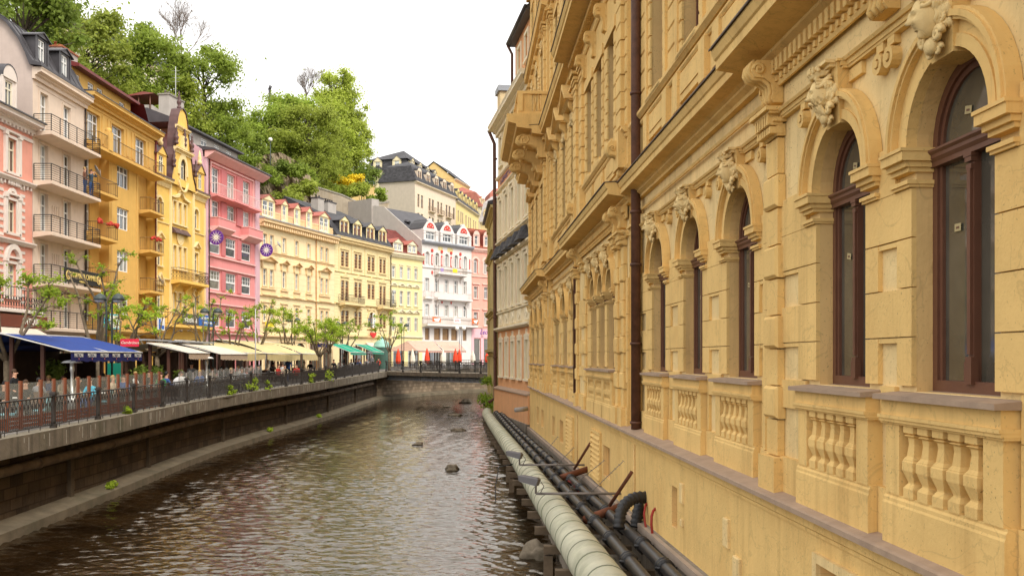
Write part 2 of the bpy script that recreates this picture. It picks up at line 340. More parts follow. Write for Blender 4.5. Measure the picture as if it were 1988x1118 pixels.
def dormer(root,x0,x1,z0,z1,zt,wall,roof,fm,pm,front=-.25,dep=3.5,kind='gable',nw=2,top=None,side=None):
    """dormer standing behind the eaves; front at n=front"""
    b=mb(wall); w=x1-x0; g=.16; ww=(w-g*(nw+1))/nw if nw>1 else w-2*max(g,w*.24); ops=[]
    s0=(w-ww)/2 if nw==1 else g
    for i in range(nw): ops.append((x0+s0+i*(ww+g),x0+s0+i*(ww+g)+ww,z0+.22,z1-.12,False))
    b.wall(x0,x1,z0,z1,front,ops,.12)
    b.use(side or wall)
    for x in (x0,x1): b.poly([(x,-front,z0),(x,-front+dep,z0),(x,-front+dep,z1),(x,-front,z1)])
    b.use(wall); cx=(x0+x1)/2; hh=zt-z1
    for x in (x0-.04,x1-.1): b.box(x,x+.14,front,front+.05,z0,z1)
    if kind=='gable':
        b.extr([(x0-.12,z1),(x1+.12,z1),(cx,z1+hh)],front-.05,front+.1)
        o=b.build('dormer',root); r=mb(top or roof)
        for sgn,xe in ((-1,x0-.2),(1,x1+.2)):
            r.add([(cx,-front-.18,z1+hh+.08),(xe,-front-.18,z1-.03),(xe,-front+dep,z1-.03),(cx,-front+dep,z1+hh+.08),(cx,-front-.18,z1+hh+.01),(xe,-front-.18,z1-.1),(xe,-front+dep,z1-.1),(cx,-front+dep,z1+hh+.01)],[(0,1,2,3),(4,5,6,7),(0,1,5,4),(1,2,6,5)])
    else:
        A=[(cx-w/2*cos(pi*i/10)*1.05,z1+hh*sin(pi*i/10)) for i in range(11)]; b.extr(A,front-.05,front+.08)
        o=b.build('dormer',root); r=mb(top or roof)
        for i in range(10):
            (xa,za),(xb,zb)=A[i],A[i+1]; r.poly([(xa,-front-.1,za+.06),(xb,-front-.1,zb+.06),(xb,-front+dep,zb+.06),(xa,-front+dep,za+.06)])
            r.poly([(xa,-front-.1,za+.06),(xb,-front-.1,zb+.06),(xb,-front-.1,zb-.02),(xa,-front-.1,za-.02)])
    r.build('roof',o)
    for a,bb,c,d,_ in ops:
        f,p=winmesh(bb-a,d-c,'T' if nw==1 and ww>.6 else 'I',fm,pm); q=inst('window',f,o,((a+bb)/2,-front+.08,c))
    bk=mb(pm); bk.poly([(x0+.05,-front+.1,z0+.1),(x1-.05,-front+.1,z0+.1),(x1-.05,-front+.1,z1-.05),(x0+.05,-front+.1,z1-.05)]); bk.build('pane',o)
    return o
def facade_root(name,A,B,label,cat='building',group=None):
    (x0,y0),(x1,y1)=A,B
    return empty(name,(x0,y0,0),atan2(y1-y0,x1-x0),label,cat,group),hypot(x1-x0,y1-y0)
def roofpoly(root,pts,m,name='roof',ex=None):
    """roof from (y,z) outline extruded over the building; ex=(x0,x1)"""
    b=mb(m); x0,x1=ex; b.prof(x0,x1,[(-y,z) for y,z in pts]); return b.build(name,root)
def chimney(root,x0,x1,y0,y1,z0,z1,m,cap=None):
    b=mb(m); b.xyz(x0,x1,y0,y1,z0,z1); b.use(cap or CONC); b.xyz(x0-.08,x1+.08,y0-.08,y1+.08,z1,z1+.12)
    k=max(1,int((x1-x0)/.5))
    for i in range(k):
        x=x0+(x1-x0)*(i+.5)/k; b.lathe((x,(y0+y1)/2,z1+.12),[(.1,0),(.09,.3),(.12,.3),(.12,.34)],8)
    return b.build('chimney',root)
def downpipe(root,x,n,z0,z1,m=None,r=.06,sc=1):
    b=mb(m or IRONB); b.tube([(x,-n-r,z0),(x,-n-r,z1)],r,8)
    z=z0+.5
    while z<z1: b.tube([(x,-n-r,z),(x,-n-r,z+.06)],r*1.22,8); z+=2.4
    return b.build('drainpipe',root)
def dish(root,x,n,z,r=.35,rz=0):
    b=mb(mat('dish_grey',(.45,.45,.46),.5,var=.1)); b.M=Matrix.Translation((x,-n-.3,z))@Matrix.Rotation(rz,4,'Z')@Matrix.Rotation(R(62),4,'X')
    b.lathe((0,0,0),[(.01,0),(r*.5,.03),(r*.85,.09),(r,.14)],14); b.tube([(0,0,0),(0,0,-.2)],.02,5); b.tube([(0,-r,.1),(0,0,.3)],.012,4); b.M=None
    b.tube([(x,-n-.3,z),(x,-n,z-.15)],.02,5); return b.build('satellite_dish',root)
# ================================================================== LEFT BANK BUILDINGS
def wins(root,lst,**k):
    for a,b,c,d in lst: window(root,a,b,c,d,**k)
GB='houses along the promenade'
# ---- salmon striped house
SAL=stucco('salmon_render',(240,142,108)); SALW=stucco('salmon_house_trim',(238,222,208),streak=.08)
r,L=facade_root('striped_house',(-29.0,44.5),(-29.0,57),'salmon orange house with white striped trim and a round topped dormer','house',GB)
def lx(v): return v+4.5
cols=[lx(5.16)-3.2*k for k in (0,1,2)]; rows=[(10.75,12.69),(7.25,9.12),(3.55,5.46)]
ops=[(x,x+.95,a,b,False) for x in cols for a,b in rows]+[(x-.3,x+1.3,-1.6,1.7,False) for x in cols]
shell(r,L,-3,14.0,11,SAL,ops,side=SALW)
b=mb(SALW)
for x in cols:
    for a,bb in rows:
        b.frame(x,x+.95,a,bb,.16,0,.07); b.box(x-.35,x+1.3,0,.16,bb+.3,bb+.42); b.box(x-.3,x+1.25,0,.14,a-.14,a)
        for xx in (x-.42,x+1.13): b.box(xx,xx+.24,0,.14,a-.1,bb+.3); b.box(xx-.05,xx+.29,0,.19,bb+.1,bb+.3)
    b.ring(x+.47,5.75,.55,.85,0,.2,0,pi,10); b.ring(x+.47,9.35,.3,.5,0,.1,0,pi,8)
for k in range(26):
    z=3.2+k*.42
    if z<10.2: 
        for i,x in enumerate(cols): b.box(x+1.4,x+1.92,0,.04,z,z+.17); b.box(x-1.15,x-.45,0,.04,z,z+.17)
for z in (2.6,6.6,10.2): b.prof(0,L,[(0,z),(.15,z),(.3,z+.18),(.3,z+.26),(0,z+.3)])
for i in range(30): b.box(i*L/30,i*L/30+.2,0,.18,13.35,13.6); b.box(i*L/30,i*L/30+.12,0,.14,10.0,10.18)
b.box(0,L,0,.06,12.95,13.15); cornice(b,-.1,L+.1,13.5,14.1,.75)
for x in cols:
    for k in range(5): b.lathe((x-.05+k*.26,-.12,9.95-3.0*0),[(.05,0),(.09,.12),(.04,.3),(.07,.4)],6)
b.build('moulding',r)
b=mb(SLATEP); b.prof(-.1,L+.2,[(.82,14.1),(.82,14.18),(0,14.35),(0,14.1)]); b.add([(0,.0,14.2),(L,.0,14.2),(L,5,18.2),(0,5,18.2),(0,11,14.2),(L,11,14.2)],[(0,1,2,3),(3,2,5,4),(1,5,2),(0,3,4)]); b.build('roof',r)
for x in (lx(4.4),lx(4.4)-5):
    dormer(r,x,x+1.5,14.2,16.0,16.8,SALW,SLATEP,CREAMF,PANE,front=.1,kind='round',nw=1)
for x in cols:
    for a,bb in rows: window(r,x,x+.95,a,bb,style='T',fm=CREAMF,pm=PANE,depth=.15)
    window(r,x-.3,x+1.3,-1.6,1.7,style='T3',fm=BROWNF,pm=PANED,depth=.2)
o=balcony(r,1.5,11.6,2.75,1.1,SALW); railing(1.6,11.5,1.05,2.75,1.25,IRON,'scroll',parent=o)
b=mb(mat('shop_board_brown',(.16,.04,.018),.6)); b.box(6.4,12.2,.9,1.06,1.75,2.45); sb=b.build('shop_sign',r)
lettering('ANTIQUE',.5,mat('letter_white',(.8,.78,.7),.6),sb,10.2,1.08,2.1,name='lettering',sx=.9)
# ---- pale beige house
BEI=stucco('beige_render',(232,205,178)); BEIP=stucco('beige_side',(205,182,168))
r,L=facade_root('beige_house',(-29.0,57.03),(-29.0,64),'pale beige hotel with four black railed balconies and curved dark roof','hotel',GB)
rows=[(13.95,16.35),(10.95,13.2),(7.85,10.2),(4.8,7.08),(1.95,4.0)]; cols=[(.85,1.85),(3.85,4.85)]
ops=[(a,b2,c,d,False) for a,b2 in cols for c,d in rows]+[(.7,3,-1.8,1.2,False),(3.6,6,-1.8,1.2,False)]
shell(r,L,-3,17.4,2.2,BEI,ops,side=BEIP)
b=mb(BEI)
for a,b2 in cols:
    for c,d in rows: b.frame(a,b2,c,d,.14,0,.045)
for z in (16.6,13.5,10.5,7.4): b.box(.4,5.6,0,.03,z,z+.05)
for z in (8.9,5.9):
    for k in range(4): b.box(2.4+k*.28,2.5+k*.28,0,.06,z,z+.7)
b.extr([(2.6,2.3),(2.9,2.0),(3.2,2.3),(3.2,3.6),(2.9,3.9),(2.6,3.6)],0,.08)
cornice(b,-.05,L+.1,16.9,17.6,.6); b.build('moulding',r)
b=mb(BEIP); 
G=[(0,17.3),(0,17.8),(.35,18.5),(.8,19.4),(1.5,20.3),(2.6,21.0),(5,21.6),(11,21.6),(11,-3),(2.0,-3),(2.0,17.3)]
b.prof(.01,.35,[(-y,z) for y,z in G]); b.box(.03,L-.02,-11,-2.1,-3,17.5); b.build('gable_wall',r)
b=mb(SLATEP); P=[(-.62,17.62),(-.62,17.75),(-.1,17.95),(.25,18.5),(.7,19.4),(1.4,20.35),(2.6,21.15),(5,21.75),(11,21.75),(11,21.6),(5,21.6),(2.6,21.0),(1.5,20.2),(.8,19.3),(.35,18.4),(.1,17.7)]
b.prof(-.25,L+.05,[(-y,z) for y,z in P])
for k in range(9): 
    x=.2+k*.8; b.tube([(x,-.05,18.0),(x,.25,18.55),(x,.7,19.45),(x,1.4,20.4),(x,2.6,21.2)],.03,4)
b.build('roof',r)
for a,c in ((.5,2.05),(3.5,5.05)): dormer(r,a,c,18.0,19.75,20.05,SLATEP,SLATEP,WHITEF,PANEL,front=-.1,nw=1,dep=2)
for a,b2 in cols:
    for c,d in rows: window(r,a,b2,c,d,style='T',fm=WHITEF,pm=PANE,depth=.18)
for a,b2 in ((.7,3),(3.6,6)): window(r,a,b2,-1.8,1.2,style='T3',fm=BROWNF,pm=PANED)
BLT=mat('banner_black',(.02,.018,.015),.7); GOLD=mat('letter_gold',(.72,.55,.18),.6)
for i,z in enumerate((13.75,10.75,7.65,4.65,1.85)):
    o=balcony(r,.0,6.85,z,1.15,BEI,t=.22); railing(.05,6.8,1.1,z,1.02,IRON,'rails',parent=o,name='railing')
    if i==3:
        b=mb(BLT); b.box(1.5,6.7,1.17,1.2,z+.12,z+1.0); bn=b.build('banner',o)
        lettering('ANNAMARIA CAMMILLI',.5,GOLD,bn,4.15,1.22,z+.6,sx=.74); lettering('FIRENZE',.2,GOLD,bn,4.1,1.22,z+.25,sx=1.5)
        b=mb(GOLD); 
        for x in (2.0,6.35): b.ring(x,z+.56,.0,.3,1.21,1.23,0,2*pi,14); b.use(mat('medallion_dark',(.3,.17,.06),.6)); b.ring(x,z+.56,.1,.22,1.231,1.24,.5,5,12); b.use(GOLD)
        b.build('medallion',bn)
TXT=mat('letter_brown',(.2,.13,.09),.8)
lettering('REZIDENCE   VRIDELNI',.42,TXT,r,2.9,.01,4.15,sx=.85); lettering('HOTEL',.25,TXT,r,2.9,.09,3.2)
chimney(r,.6,3.2,3.8,5.0,20.6,22.9,BRICK,SLATEP); downpipe(r,L-.05,.02,1,17)
# ---- ochre house
OCH=stucco('ochre_render',(230,178,72),.84,.9); OCHT=stucco('ochre_trim',(230,180,80),.84,.9); RIB=mat('wine_red_sheet',(.16,.025,.022),.5,var=.2)
r,L=facade_root('ochre_house',(-29.0,64.03),(-28.8,76),'tall ochre yellow house with recessed balconies and white windows','house',GB)
rw=[(12.0,14.0),(8.9,10.9),(5.8,7.8),(2.6,4.65)]; mw=[(12.6,14.2),(9.5,11.1),(6.4,7.93),(3.2,4.75)]
ops=[(.15,2.15,15.0,16.95,False),(4.0,6.1,15.0,16.95,False),(8.1,10.15,15.0,17.0,False)]
n0=-.7
shell(r,L,-3,14.72,11,OCH,[(.15,2.15,a,c,False) for a,c in rw]+[(9.3,10.5,a,c,False) for a,c in rw],n=n0,rd=.15)
b=mb(OCH); b.wall(0,L,14.7,18,0,ops,.2); b.poly([(0,0,14.7),(L,0,14.7),(L,.75,14.7),(0,.75,14.7)]); b.poly([(L,0,14.7),(L,11,14.7),(L,11,18),(L,0,18)]); b.poly([(0,0,14.7),(0,11,14.7),(0,11,18),(0,0,18)])
b.use(PANED); b.poly([(0.1,.5,14.8),(L-.1,.5,14.8),(L-.1,.5,17.9),(.1,.5,17.9)]); b.build('wall',r)
b=mb(OCH); b.wall(3.7,8.8,-3,14.72,0,[(5.0,7.05,a,c,False) for a,c in mw]+[(4.6,7.9,-1.5,1.4,False)],.2)
for x in (3.7,8.8): b.poly([(x,0,-3),(x,.7,-3),(x,.7,14.72),(x,0,14.72)])
b.build('bay',r)
b=mb(OCHT); cornice(b,-.1,L+.25,17.5,18.1,.75)
for z in (17.25,2.1): b.box(0,L,0,.05,z,z+.08)
for a,c,d,e,_ in ops: b.frame(a,c,d,e,.12,0,.05)
for x in (2.5,3.4,6.6,7.5,10.7): b.box(x,x+.35,0,.05,15.1,17.1)
b.box(3.7,8.8,0,.04,14.35,14.45); b.box(3.95,4.1,0,.04,2.4,14.3); b.box(8.4,8.55,0,.04,2.4,14.3)
string(b,-.02,L,1.95,.4,.35); b.build('moulding',r)
b=mb(OCH); aops=[(.0+.1,.9,18.55,19.4,False),(2.1,3.0,18.55,19.4,False),(3.5,4.4,18.55,19.4,False),(7.2,8.1,18.55,19.4,False)]
b.wall(-.3,9.2,18,19.75,-.8,aops,.1); b.poly([(9.2,.8,18),(9.2,6,18),(9.2,6,19.75),(9.2,.8,19.75)]); b.build('attic',r)
for a,c,d,e,_ in aops: window(r,a,c,d,e,n=-.8,depth=.08,style='T')
b=mb(RIB); b.prof(-.4,9.6,[(-.2,19.7),(-.2,19.9),(-1.5,20.3),(-9,21.6),(-9,21.4),(-1.5,20.0),(-.6,19.7)])
b.add([(9.6,-.1,19.8),(12.1,.3,18.1),(12.1,9,18.1),(9.6,9,21)],[(0,1,2,3)]); b.prof(9.2,L,[(0,18.1),(-.9,18.4),(-8,20.9),(-8,18.1)]); b.build('roof',r)
b=mb(SLATEP); b.prof(-.1,L+.3,[(.78,18.1),(.78,18.16),(-.8,18.3),(-.8,18.12)]); b.build('gutter',r)
b=mb(GREY); b.prof(8.6,9.1,[(-2,18),(-6,22.0),(-13,22.6),(-13,10),(-2,10)]); b.build('fire_wall',r)
wins(r,[(a,c,d,e) for a,c,d,e,_ in ops],style='T3')
wins(r,[(.15,2.15,a,c) for a,c in rw],n=n0,depth=.1,style='T3'); wins(r,[(9.3,10.5,a,c) for a,c in rw],n=n0,depth=.1,style='T')
wins(r,[(5.0,7.05,a,c) for a,c in mw],depth=.15,style='T3'); window(r,4.6,7.9,-1.5,1.4,style='T3',fm=BROWNF,pm=PANED)
OR=mat('bronze_railing',(.2,.12,.05),.6); PNK=mat('flower_red',(.5,.05,.03),.7,var=.6,scale=20)
balcony(r,.0,11.7,14.45,.95,OCH,OR,.95,t=.2,sp=.2)
for z in (11.45,8.35,5.2,2.15):
    o=balcony(r,.05,3.3,z,.85,OCH,OR,.95,t=.2,n=0); o2=balcony(r,9.0,11.8,z+.05,.85,OCH,OR,.95,t=.2,n=0)
    for q,(xa,xb) in ((o,(.05,3.3)),(o2,(9.0,11.8))):
        b=mb(OCH); b.box(xa,xb,-.68,-.02,z-.2,z); b.build('slab',q)
    if z==8.35:
        for q,xs in ((o,(.5,2.0,3.0)),(o2,(9.5,10.6))):
            b=mb(PNK)
            for x in xs:
                for k in range(6): b.ball((x+random.uniform(-.3,.3),-.83+random.uniform(-.1,.1),z+.92+random.uniform(0,.2)),.13,4)
            b.build('flower_box',q)
b=mb(OCHT); b.box(1.5,2.1,.6,1.0,14.45,15.75); b.ball((1.8,-.8,15.85),.22,6); b.build('pedestal',r)
dish(r,1.2,-.1,12.9,.45,.5); dish(r,11.4,.3,6.2,.45,.4); chimney(r,3.2,5.6,3.2,4.4,20.4,22.2,GREY,BRICK); downpipe(r,L-.05,.05,-2,17.6,RIB)
b=mb(mat('sign_white',(.8,.8,.8),.5)); b.box(10.2,11.6,.9,.96,2.2,3.2); s1=b.build('shop_sign',r)
b=mb(mat('sign_blue',(.02,.12,.5),.5)); b.box(10.35,10.75,.962,.97,2.3,3.1); b.box(10.95,11.45,.962,.97,2.3,2.6); b.build('emblem',s1)
b=mb(mat('banner_cyan',(.03,.45,.62),.6)); b.box(.6,3.2,.9,.94,2.05,3.1); s2=b.build('banner',r); lettering('2',.7,mat('letter_white',(.8,.78,.7),.6),s2,1.1,.95,2.6); 
b=mb(mat('letter_white',(.8,.8,.8),.6)); b.box(1.7,3.1,.942,.95,2.12,3.0); b.build('panel',s2)
# ---- art nouveau yellow house
NOU=stucco('primrose_render',(246,200,96),.86,.95); NOUT=stucco('primrose_trim',(248,214,130),streak=.1); COP=mat('copper_brown_sheet',(.11,.06,.055),.45,var=.3)
r,L=facade_root('art_nouveau_house',(-28.8,76.03),(-28.0,86),'light yellow house with curved gable, red orange roof and small corner turrets','house',GB)
tri=[(3.3,3.95),(4.3,4.95),(5.3,5.95)]
ops=[(a,c,d,e,False) for a,c in tri for d,e in ((11.4,13.25),(7.6,9.5),(3.9,5.55))]
ops+=[(.3,1.25,11.5,13.1,True),(7.5,8.5,11.5,13.25,True)]+[(x,x+.95,a,c,False) for x in (.3,7.5) for a,c in ((7.55,9.35),(3.75,5.5))]+[(1,3,-1.5,1.6,False),(4,6,-1.5,1.6,False),(7,9,-1.5,1.6,False)]
shell(r,L,-3,14.6,11,NOU,ops)
b=mb(NOUT)
for a,c,d,e,ar in ops:
    if ar: rr=(c-a)/2; b.ring((a+c)/2,e-rr,rr,rr+.2,0,.08,0,pi,12); b.box(a-.2,a,0,.07,d,e-rr); b.box(c,c+.2,0,.07,d,e-rr)
    elif d>2: b.frame(a,c,d,e,.12,0,.06)
    b.box(a-.15,c+.15,0,.14,d-.12,d)
for z in (13.5,): b.extr([(2.8,z),(3.4,z),(4.1,z+.15),(4.63,z+.6),(5.2,z+.15),(6,z),(6.5,z),(6.5,z+.15),(6.1,z+.18),(5.3,z+.35),(4.63,z+.85),(4.0,z+.35),(3.2,z+.18),(2.8,z+.15)],0,.22)
for x in (.75,8.0):
    for z in (9.75,5.9): pediment(b,x-.75,x+.75,z,.5 if z>9 else 1.0,.2)
b.ring(4.63,10.3,.55,.68,0,.1,0,2*pi,16); b.ring(4.63,10.3,0,.5,0,.07,0,2*pi,14)
for k in range(9): 
    for xx in (.3+k*.26,7.75+k*.26): b.lathe((xx,-.05,14.0),[(.02,0),(.1,.1),(.1,.3),(.03,.4)],6,kx=.8,ky=.8)
for x in (2.55,7.15): b.box(x,x+.28,0,.14,2.6,14.8)
for x in (.02,9.7): b.box(x,x+.28,0,.08,2.6,13.6)
string(b,0,L,6.5,.16,.15); string(b,0,L,2.55,.3,.3); string(b,0,2.5,11.1,.1,.08); string(b,7.4,L,11.1,.1,.08)
cornice(b,-.1,2.6,14.3,14.75,.45); cornice(b,7.35,L+.1,14.3,14.75,.45); b.build('moulding',r)
b=mb(COP); b.prof(-.15,2.6,[(.5,14.75),(.5,14.86),(0,15.0),(0,14.75)]); b.prof(7.35,L+.15,[(.5,14.75),(.5,14.86),(0,15.0),(0,14.75)])
b.prof(3.1,6.2,[(.35,10.55),(.35,10.65),(0,11.05),(0,10.55)]) ; b.build('flashing',r)
# shaped gable
H=[(2.4,14.6),(2.45,15.2),(2.75,15.9),(2.9,16.9),(3.15,17.6),(3.2,18.4),(3.3,19.2),(3.45,19.7),(3.65,20.4),(4.0,21.0),(4.63,21.25),(5.2,21.0),(5.5,20.4),(5.65,19.7),(5.85,19.0),(6.0,18.2),(6.2,17.6),(6.45,16.9),(6.65,15.9),(7.2,15.2),(7.35,14.6)]
b=mb(NOU); 
def gz(x): return float(np.interp(x,[p[0] for p in H],[p[1] for p in H]))
X=[2.4,2.75,3.0,3.3,3.6,4.1,4.1001,5.1499,5.15,5.5,5.85,6.2,6.5,6.9,7.35]
for i in range(len(X)-1):
    a,c=X[i],X[i+1]
    if 4.1<a<5.1: b.poly([(a,-.25,14.6),(c,-.25,14.6),(c,-.25,15.25),(a,-.25,15.25)]); b.poly([(a,-.25,16.95),(c,-.25,16.95),(c,-.25,gz(c)),(4.63,-.25,21.25),(a,-.25,gz(a))]); 
    else: b.poly([(a,-.25,14.6),(c,-.25,14.6),(c,-.25,gz(c)),(a,-.25,gz(a))])
for i in range(len(H)-1):
    (a,za),(c,zc)=H[i],H[i+1]; b.poly([(a,-.25,za),(c,-.25,zc),(c,.35,zc),(a,.35,za)])
b.poly([(x,.35,z) for x,z in H]); b.use(NOUT)
b.ring(4.63,15.6,.7,.95,.25,.36,0,pi,14,ky=2.0); cornice(b,2.9,6.35,17.35,17.75,.35,n=.25); cornice(b,3.2,5.9,19.35,19.65,.25,n=.25); b.ring(4.63,15.1,.8,.95,.25,.4,pi,2*pi,12)
b.frame(4.1,5.15,15.25,16.95,.12,.25,.32); b.box(4.2,5.05,.25,.5,17.8,18.9); b.build('gable',r)
window(r,4.1,5.15,15.25,16.95,n=.25,depth=.15,style='T',fm=CREAMF)
b=mb(COP)
for i in list(range(0,10))+list(range(10,20)):
    (a,za),(c,zc)=H[i],H[i+1]; b.add([(a,-.35,za+.03),(c,-.35,zc+.03),(c,.45,zc+.03),(a,.45,za+.03),(a,-.35,za+.14),(c,-.35,zc+.14),(c,.45,zc+.14),(a,.45,za+.14)],[(0,1,5,4),(4,5,6,7),(3,2,6,7)])
b.build('gable_coping',r)
for x,z in ((2.5,15.9),(3.0,17.9),(6.1,17.9),(6.9,15.9),(4.63,21.3),(4.63,18.1)):
    b=mb(COP); b.lathe((x,-.45 if z<20 else .05,z),[(.16,0),(.2,.15),(.1,.25),(.18,.45),(.22,.6),(.1,.75),(.16,.95),(.05,1.2),(.09,1.3),(.01,1.55)],8); b.build('finial',r)
b=mb(ORTILE); b.add([(-.1,.2,14.9),(L+.1,.2,14.9),(L-.2,4.6,19.9),(.4,4.6,19.9),(L+.1,11,14.9),(-.1,11,14.9)],[(0,1,2,3),(3,2,4,5),(1,4,2),(0,3,5)]); b.build('roof',r)
for a,c in ((.0,1.6),(7.8,9.3)):
    o=dormer(r,a,c,14.9,16.6,17.3,NOU,COP,CREAMF,PANE,front=.15,nw=1,dep=2); b=mb(NOUT); b.lathe(((a+c)/2,-.1,17.3),[(.2,0),(.22,.3),(.12,.4),(.2,.6),(.12,.9),(.02,1.3)],8); b.build('finial',o)
for a,c,d,e,ar in ops: window(r,a,c,d,e,style='I' if c-a<.7 else ('T' if d>2 else 'T3'),fm=CREAMF if d>2 else BROWNF,pm=PANE if d>2 else PANED,arch=ar,depth=.17)
o=balcony(r,2.6,8.6,6.55,.95,NOU,t=.25,brk=[3.2,5.6,8.0]); railing(2.65,8.55,.9,6.55,1.0,IRONB,'scroll',parent=o)
o=balcony(r,.3,9.8,2.75,.95,NOU,t=.2); railing(.35,9.75,.9,2.75,1.0,OR,'bars',parent=o,sp=.2)
b=mb(mat('banner_grey',(.09,.08,.07),.7)); b.box(3.0,6.3,.93,.97,2.85,3.75); o1=b.build('banner',r); lettering('valencia',.85,mat('letter_white',(.8,.8,.8),.6),o1,4.65,.98,3.3,sx=.95)
b=mb(mat('banner_blue',(.02,.12,.42),.6)); b.box(6.35,9.9,.93,.98,2.85,3.8); o2=b.build('banner',r); lettering('BALNEA WELLNESS',.34,mat('letter_white',(.8,.8,.8),.6),o2,8.1,.99,3.5,sx=.95); lettering('DENTAL CLINIC',.3,mat('letter_white',(.8,.8,.8),.6),o2,8.1,.99,3.1)
# ---- pink house
PNKR=stucco('rose_render',(236,122,116)); PNKD=stucco('rose_recess',(212,92,92)); PNKT=stucco('rose_trim',(246,176,166),streak=.08); LIL=stucco('lilac_render',(222,170,180))
r,L=facade_root('pink_house',(-28.0,86.03),(-26.3,98),'rose pink modern house with box bays and broad white windows','house',GB)
A=[(1.26,2.9),(4.5,6.35),(8.1,9.85)]; C=[(.75,3.1),(4.2,6.5),(7.75,10.05)]
ops=[(a,c,15.35,17.75,False) for a,c in A]+[(a,c,13.0,14.7,False) for a,c in A]+[(a,c,d,e,False) for a,c in C for d,e in ((9.75,11.5),(6.4,8.15),(2.95,4.68),(-1.5,1.6))]
shell(r,L,-3,18.4,11,PNKR,ops,side=LIL)
for z0,z1 in ((15.4,17.8),(13.0,14.75)): 
    for a,c in ((3.1,4.3),(6.55,7.9)): b=mb(PNKD); b.box(a,c,0,.12,z0,z1); b.build('pier',r)
for z0,z1 in ((9.7,11.55),(6.35,8.2),(2.9,4.75)):
    for a,c in ((3.25,4.05),(6.65,7.6)): b=mb(PNKD); b.box(a,c,0,.1,z0,z1); b.build('pier',r)
b=mb(PNKT)
for z in (18.0,14.95): b.box(1.0,10.4,0,.14,z,z+.14)
for x in (.86,10.4): b.box(x,x+.14,0,.14,13.0,14.95); b.box(x,x+.14,0,.14,15.3,18.14)
for z in (11.8,9.4,8.35,6.05,5.0,2.6): b.box(.45,10.9,0,.18,z,z+.13)
b.prof(-.1,L+.6,[(0,18.3),(.2,18.3),(.9,18.75),(.95,18.8),(.95,18.95),(0,18.95)]); string(b,0,L,2.3,.2,.3); b.build('moulding',r)
for a,c in ((-.02,.42),(10.95,L)): b=mb(LIL); b.box(a,c,0,.1,-3,18.3); b.build('pier',r)
b=mb(SLATEP); b.prof(-.2,L+.8,[(1.1,18.95),(1.1,19.08),(-1.2,19.5),(-1.2,18.95)]); b.build('gutter',r)
b=mb(GREY); ao=[(-.3+k*2.7,.9+k*2.7,20.0,20.7,False) for k in range(4)]; b.wall(-2,10.5,19.3,20.9,-1.6,ao,.1); b.prof(10.3,10.5,[(-1.6,19),(-1.6,20.9),(-8,20.9),(-8,19)]); b.build('attic',r)
for a,c,d,e,_ in ao: window(r,a,c,d,e,n=-1.6,depth=.06,style='T')
b=mb(SLATEP); b.prof(-3,10.9,[(-1.1,20.9),(-1.1,21.05),(-4,22.2),(-11,22.2),(-11,20.9)]); b.build('roof',r)
b=mb(LIL); b.prof(-.3,-.02,[(0,12),(-.2,19),(-2,20.2),(-8,22.9),(-11,22.9),(-11,12)]); b.build('fire_wall',r)
for i,(a,c) in enumerate(A): 
    window(r,a,c,15.35,17.75,style='T3'); window(r,a,c,13.0,14.7,style='T3')
for a,c in C:
    for d,e in ((9.75,11.5),(6.4,8.15),(2.95,4.68)): window(r,a,c,d,e,style='G',depth=.12)
    window(r,a,c,-1.5,1.6,style='T3',fm=BROWNF,pm=PANED)
WR=mat('white_railing',(.75,.62,.58),.5)
for a,c in ((.7,4.0),(4.0,7.4),(7.4,10.9)): balcony(r,a,c,15.1,.85 if a<4 or a>7 else 1.0,PNKR,WR,1.0,t=.2,sp=.22)
for a,c in ((.9,4.5),(7.6,11.1)):
    b=mb(PNKR); b.box(a,c,0,.85,12.1,12.95); b.use(PNKT); b.prof(a-.04,c+.04,[(0,11.65),(.3,11.7),(.89,12.08),(.89,12.2),(0,12.2)]); b.box(a-.04,c+.04,.0,.9,12.95,13.02); b.build('bay',r)
PUR=mat('purple_sign',(.12,.03,.28),.5,var=.1); WL=mat('letter_white',(.8,.8,.8),.6)
for x,z in ((.2,11.0),(11.7,11.15)):
    b=mb(PUR); M=Matrix.Translation((x,-1.0,z))@Matrix.Rotation(R(-90),4,'Z'); b.M=M; b.ring(0,0,.0,.68,0,.1,0,2*pi,28); d=b.build('round_sign',r)
    b=mb(WL); b.M=M
    for k in range(12):
        a=k*pi/6; b.extr([(.16*cos(a-.26),.16*sin(a-.26)),(.62*cos(a),.62*sin(a)),(.16*cos(a+.26),.16*sin(a+.26))],.1,.115)
    b.ring(0,0,.04,.16,.1,.115,0,2*pi,16); b.build('emblem',d)
chimney(r,-.6,2.2,3.2,4.2,20.5,24.0,GREY,CONC); downpipe(r,.5,.1,-2,18.4)
# ---- cream house with pediments
CRE=stucco('cream_render',(250,222,158)); CRET=stucco('cream_trim',(246,204,134),streak=.3); REDS=mat('red_sheet_roof',(.38,.11,.08),.6,var=.15)
r,L=facade_root('cream_house',(-26.3,98.03),(-21.5,114),'cream house with pedimented windows, bracketed cornice and red roofed dormers','house',GB)
wx=[(.7,1.45),(2.05,2.8),(4.6,5.35),(7.35,8.05),(10.05,10.75),(13.15,13.85),(14.4,15.1)]; rows=[(11.45,13.05),(7.6,9.4),(3.87,5.56)]
ops=[(a,c,d,e,False) for a,c in wx for d,e in rows]+[(1+3.2*k,3.4+3.2*k,-1.3,1.7,k%2==0) for k in range(5)]
shell(r,L,-3,14.4,11,CRE,ops,side=GREY)
b=mb(CRET)
for a,c,d,e,ar in ops: b.frame(a,c,d,e,.13,0,.06); b.box(a-.15,c+.15,0,.12,d-.12,d)
cornice(b,-.1,L+.15,13.75,14.55,.75,teeth=1,tw=.2,tg=.46,th=.32)
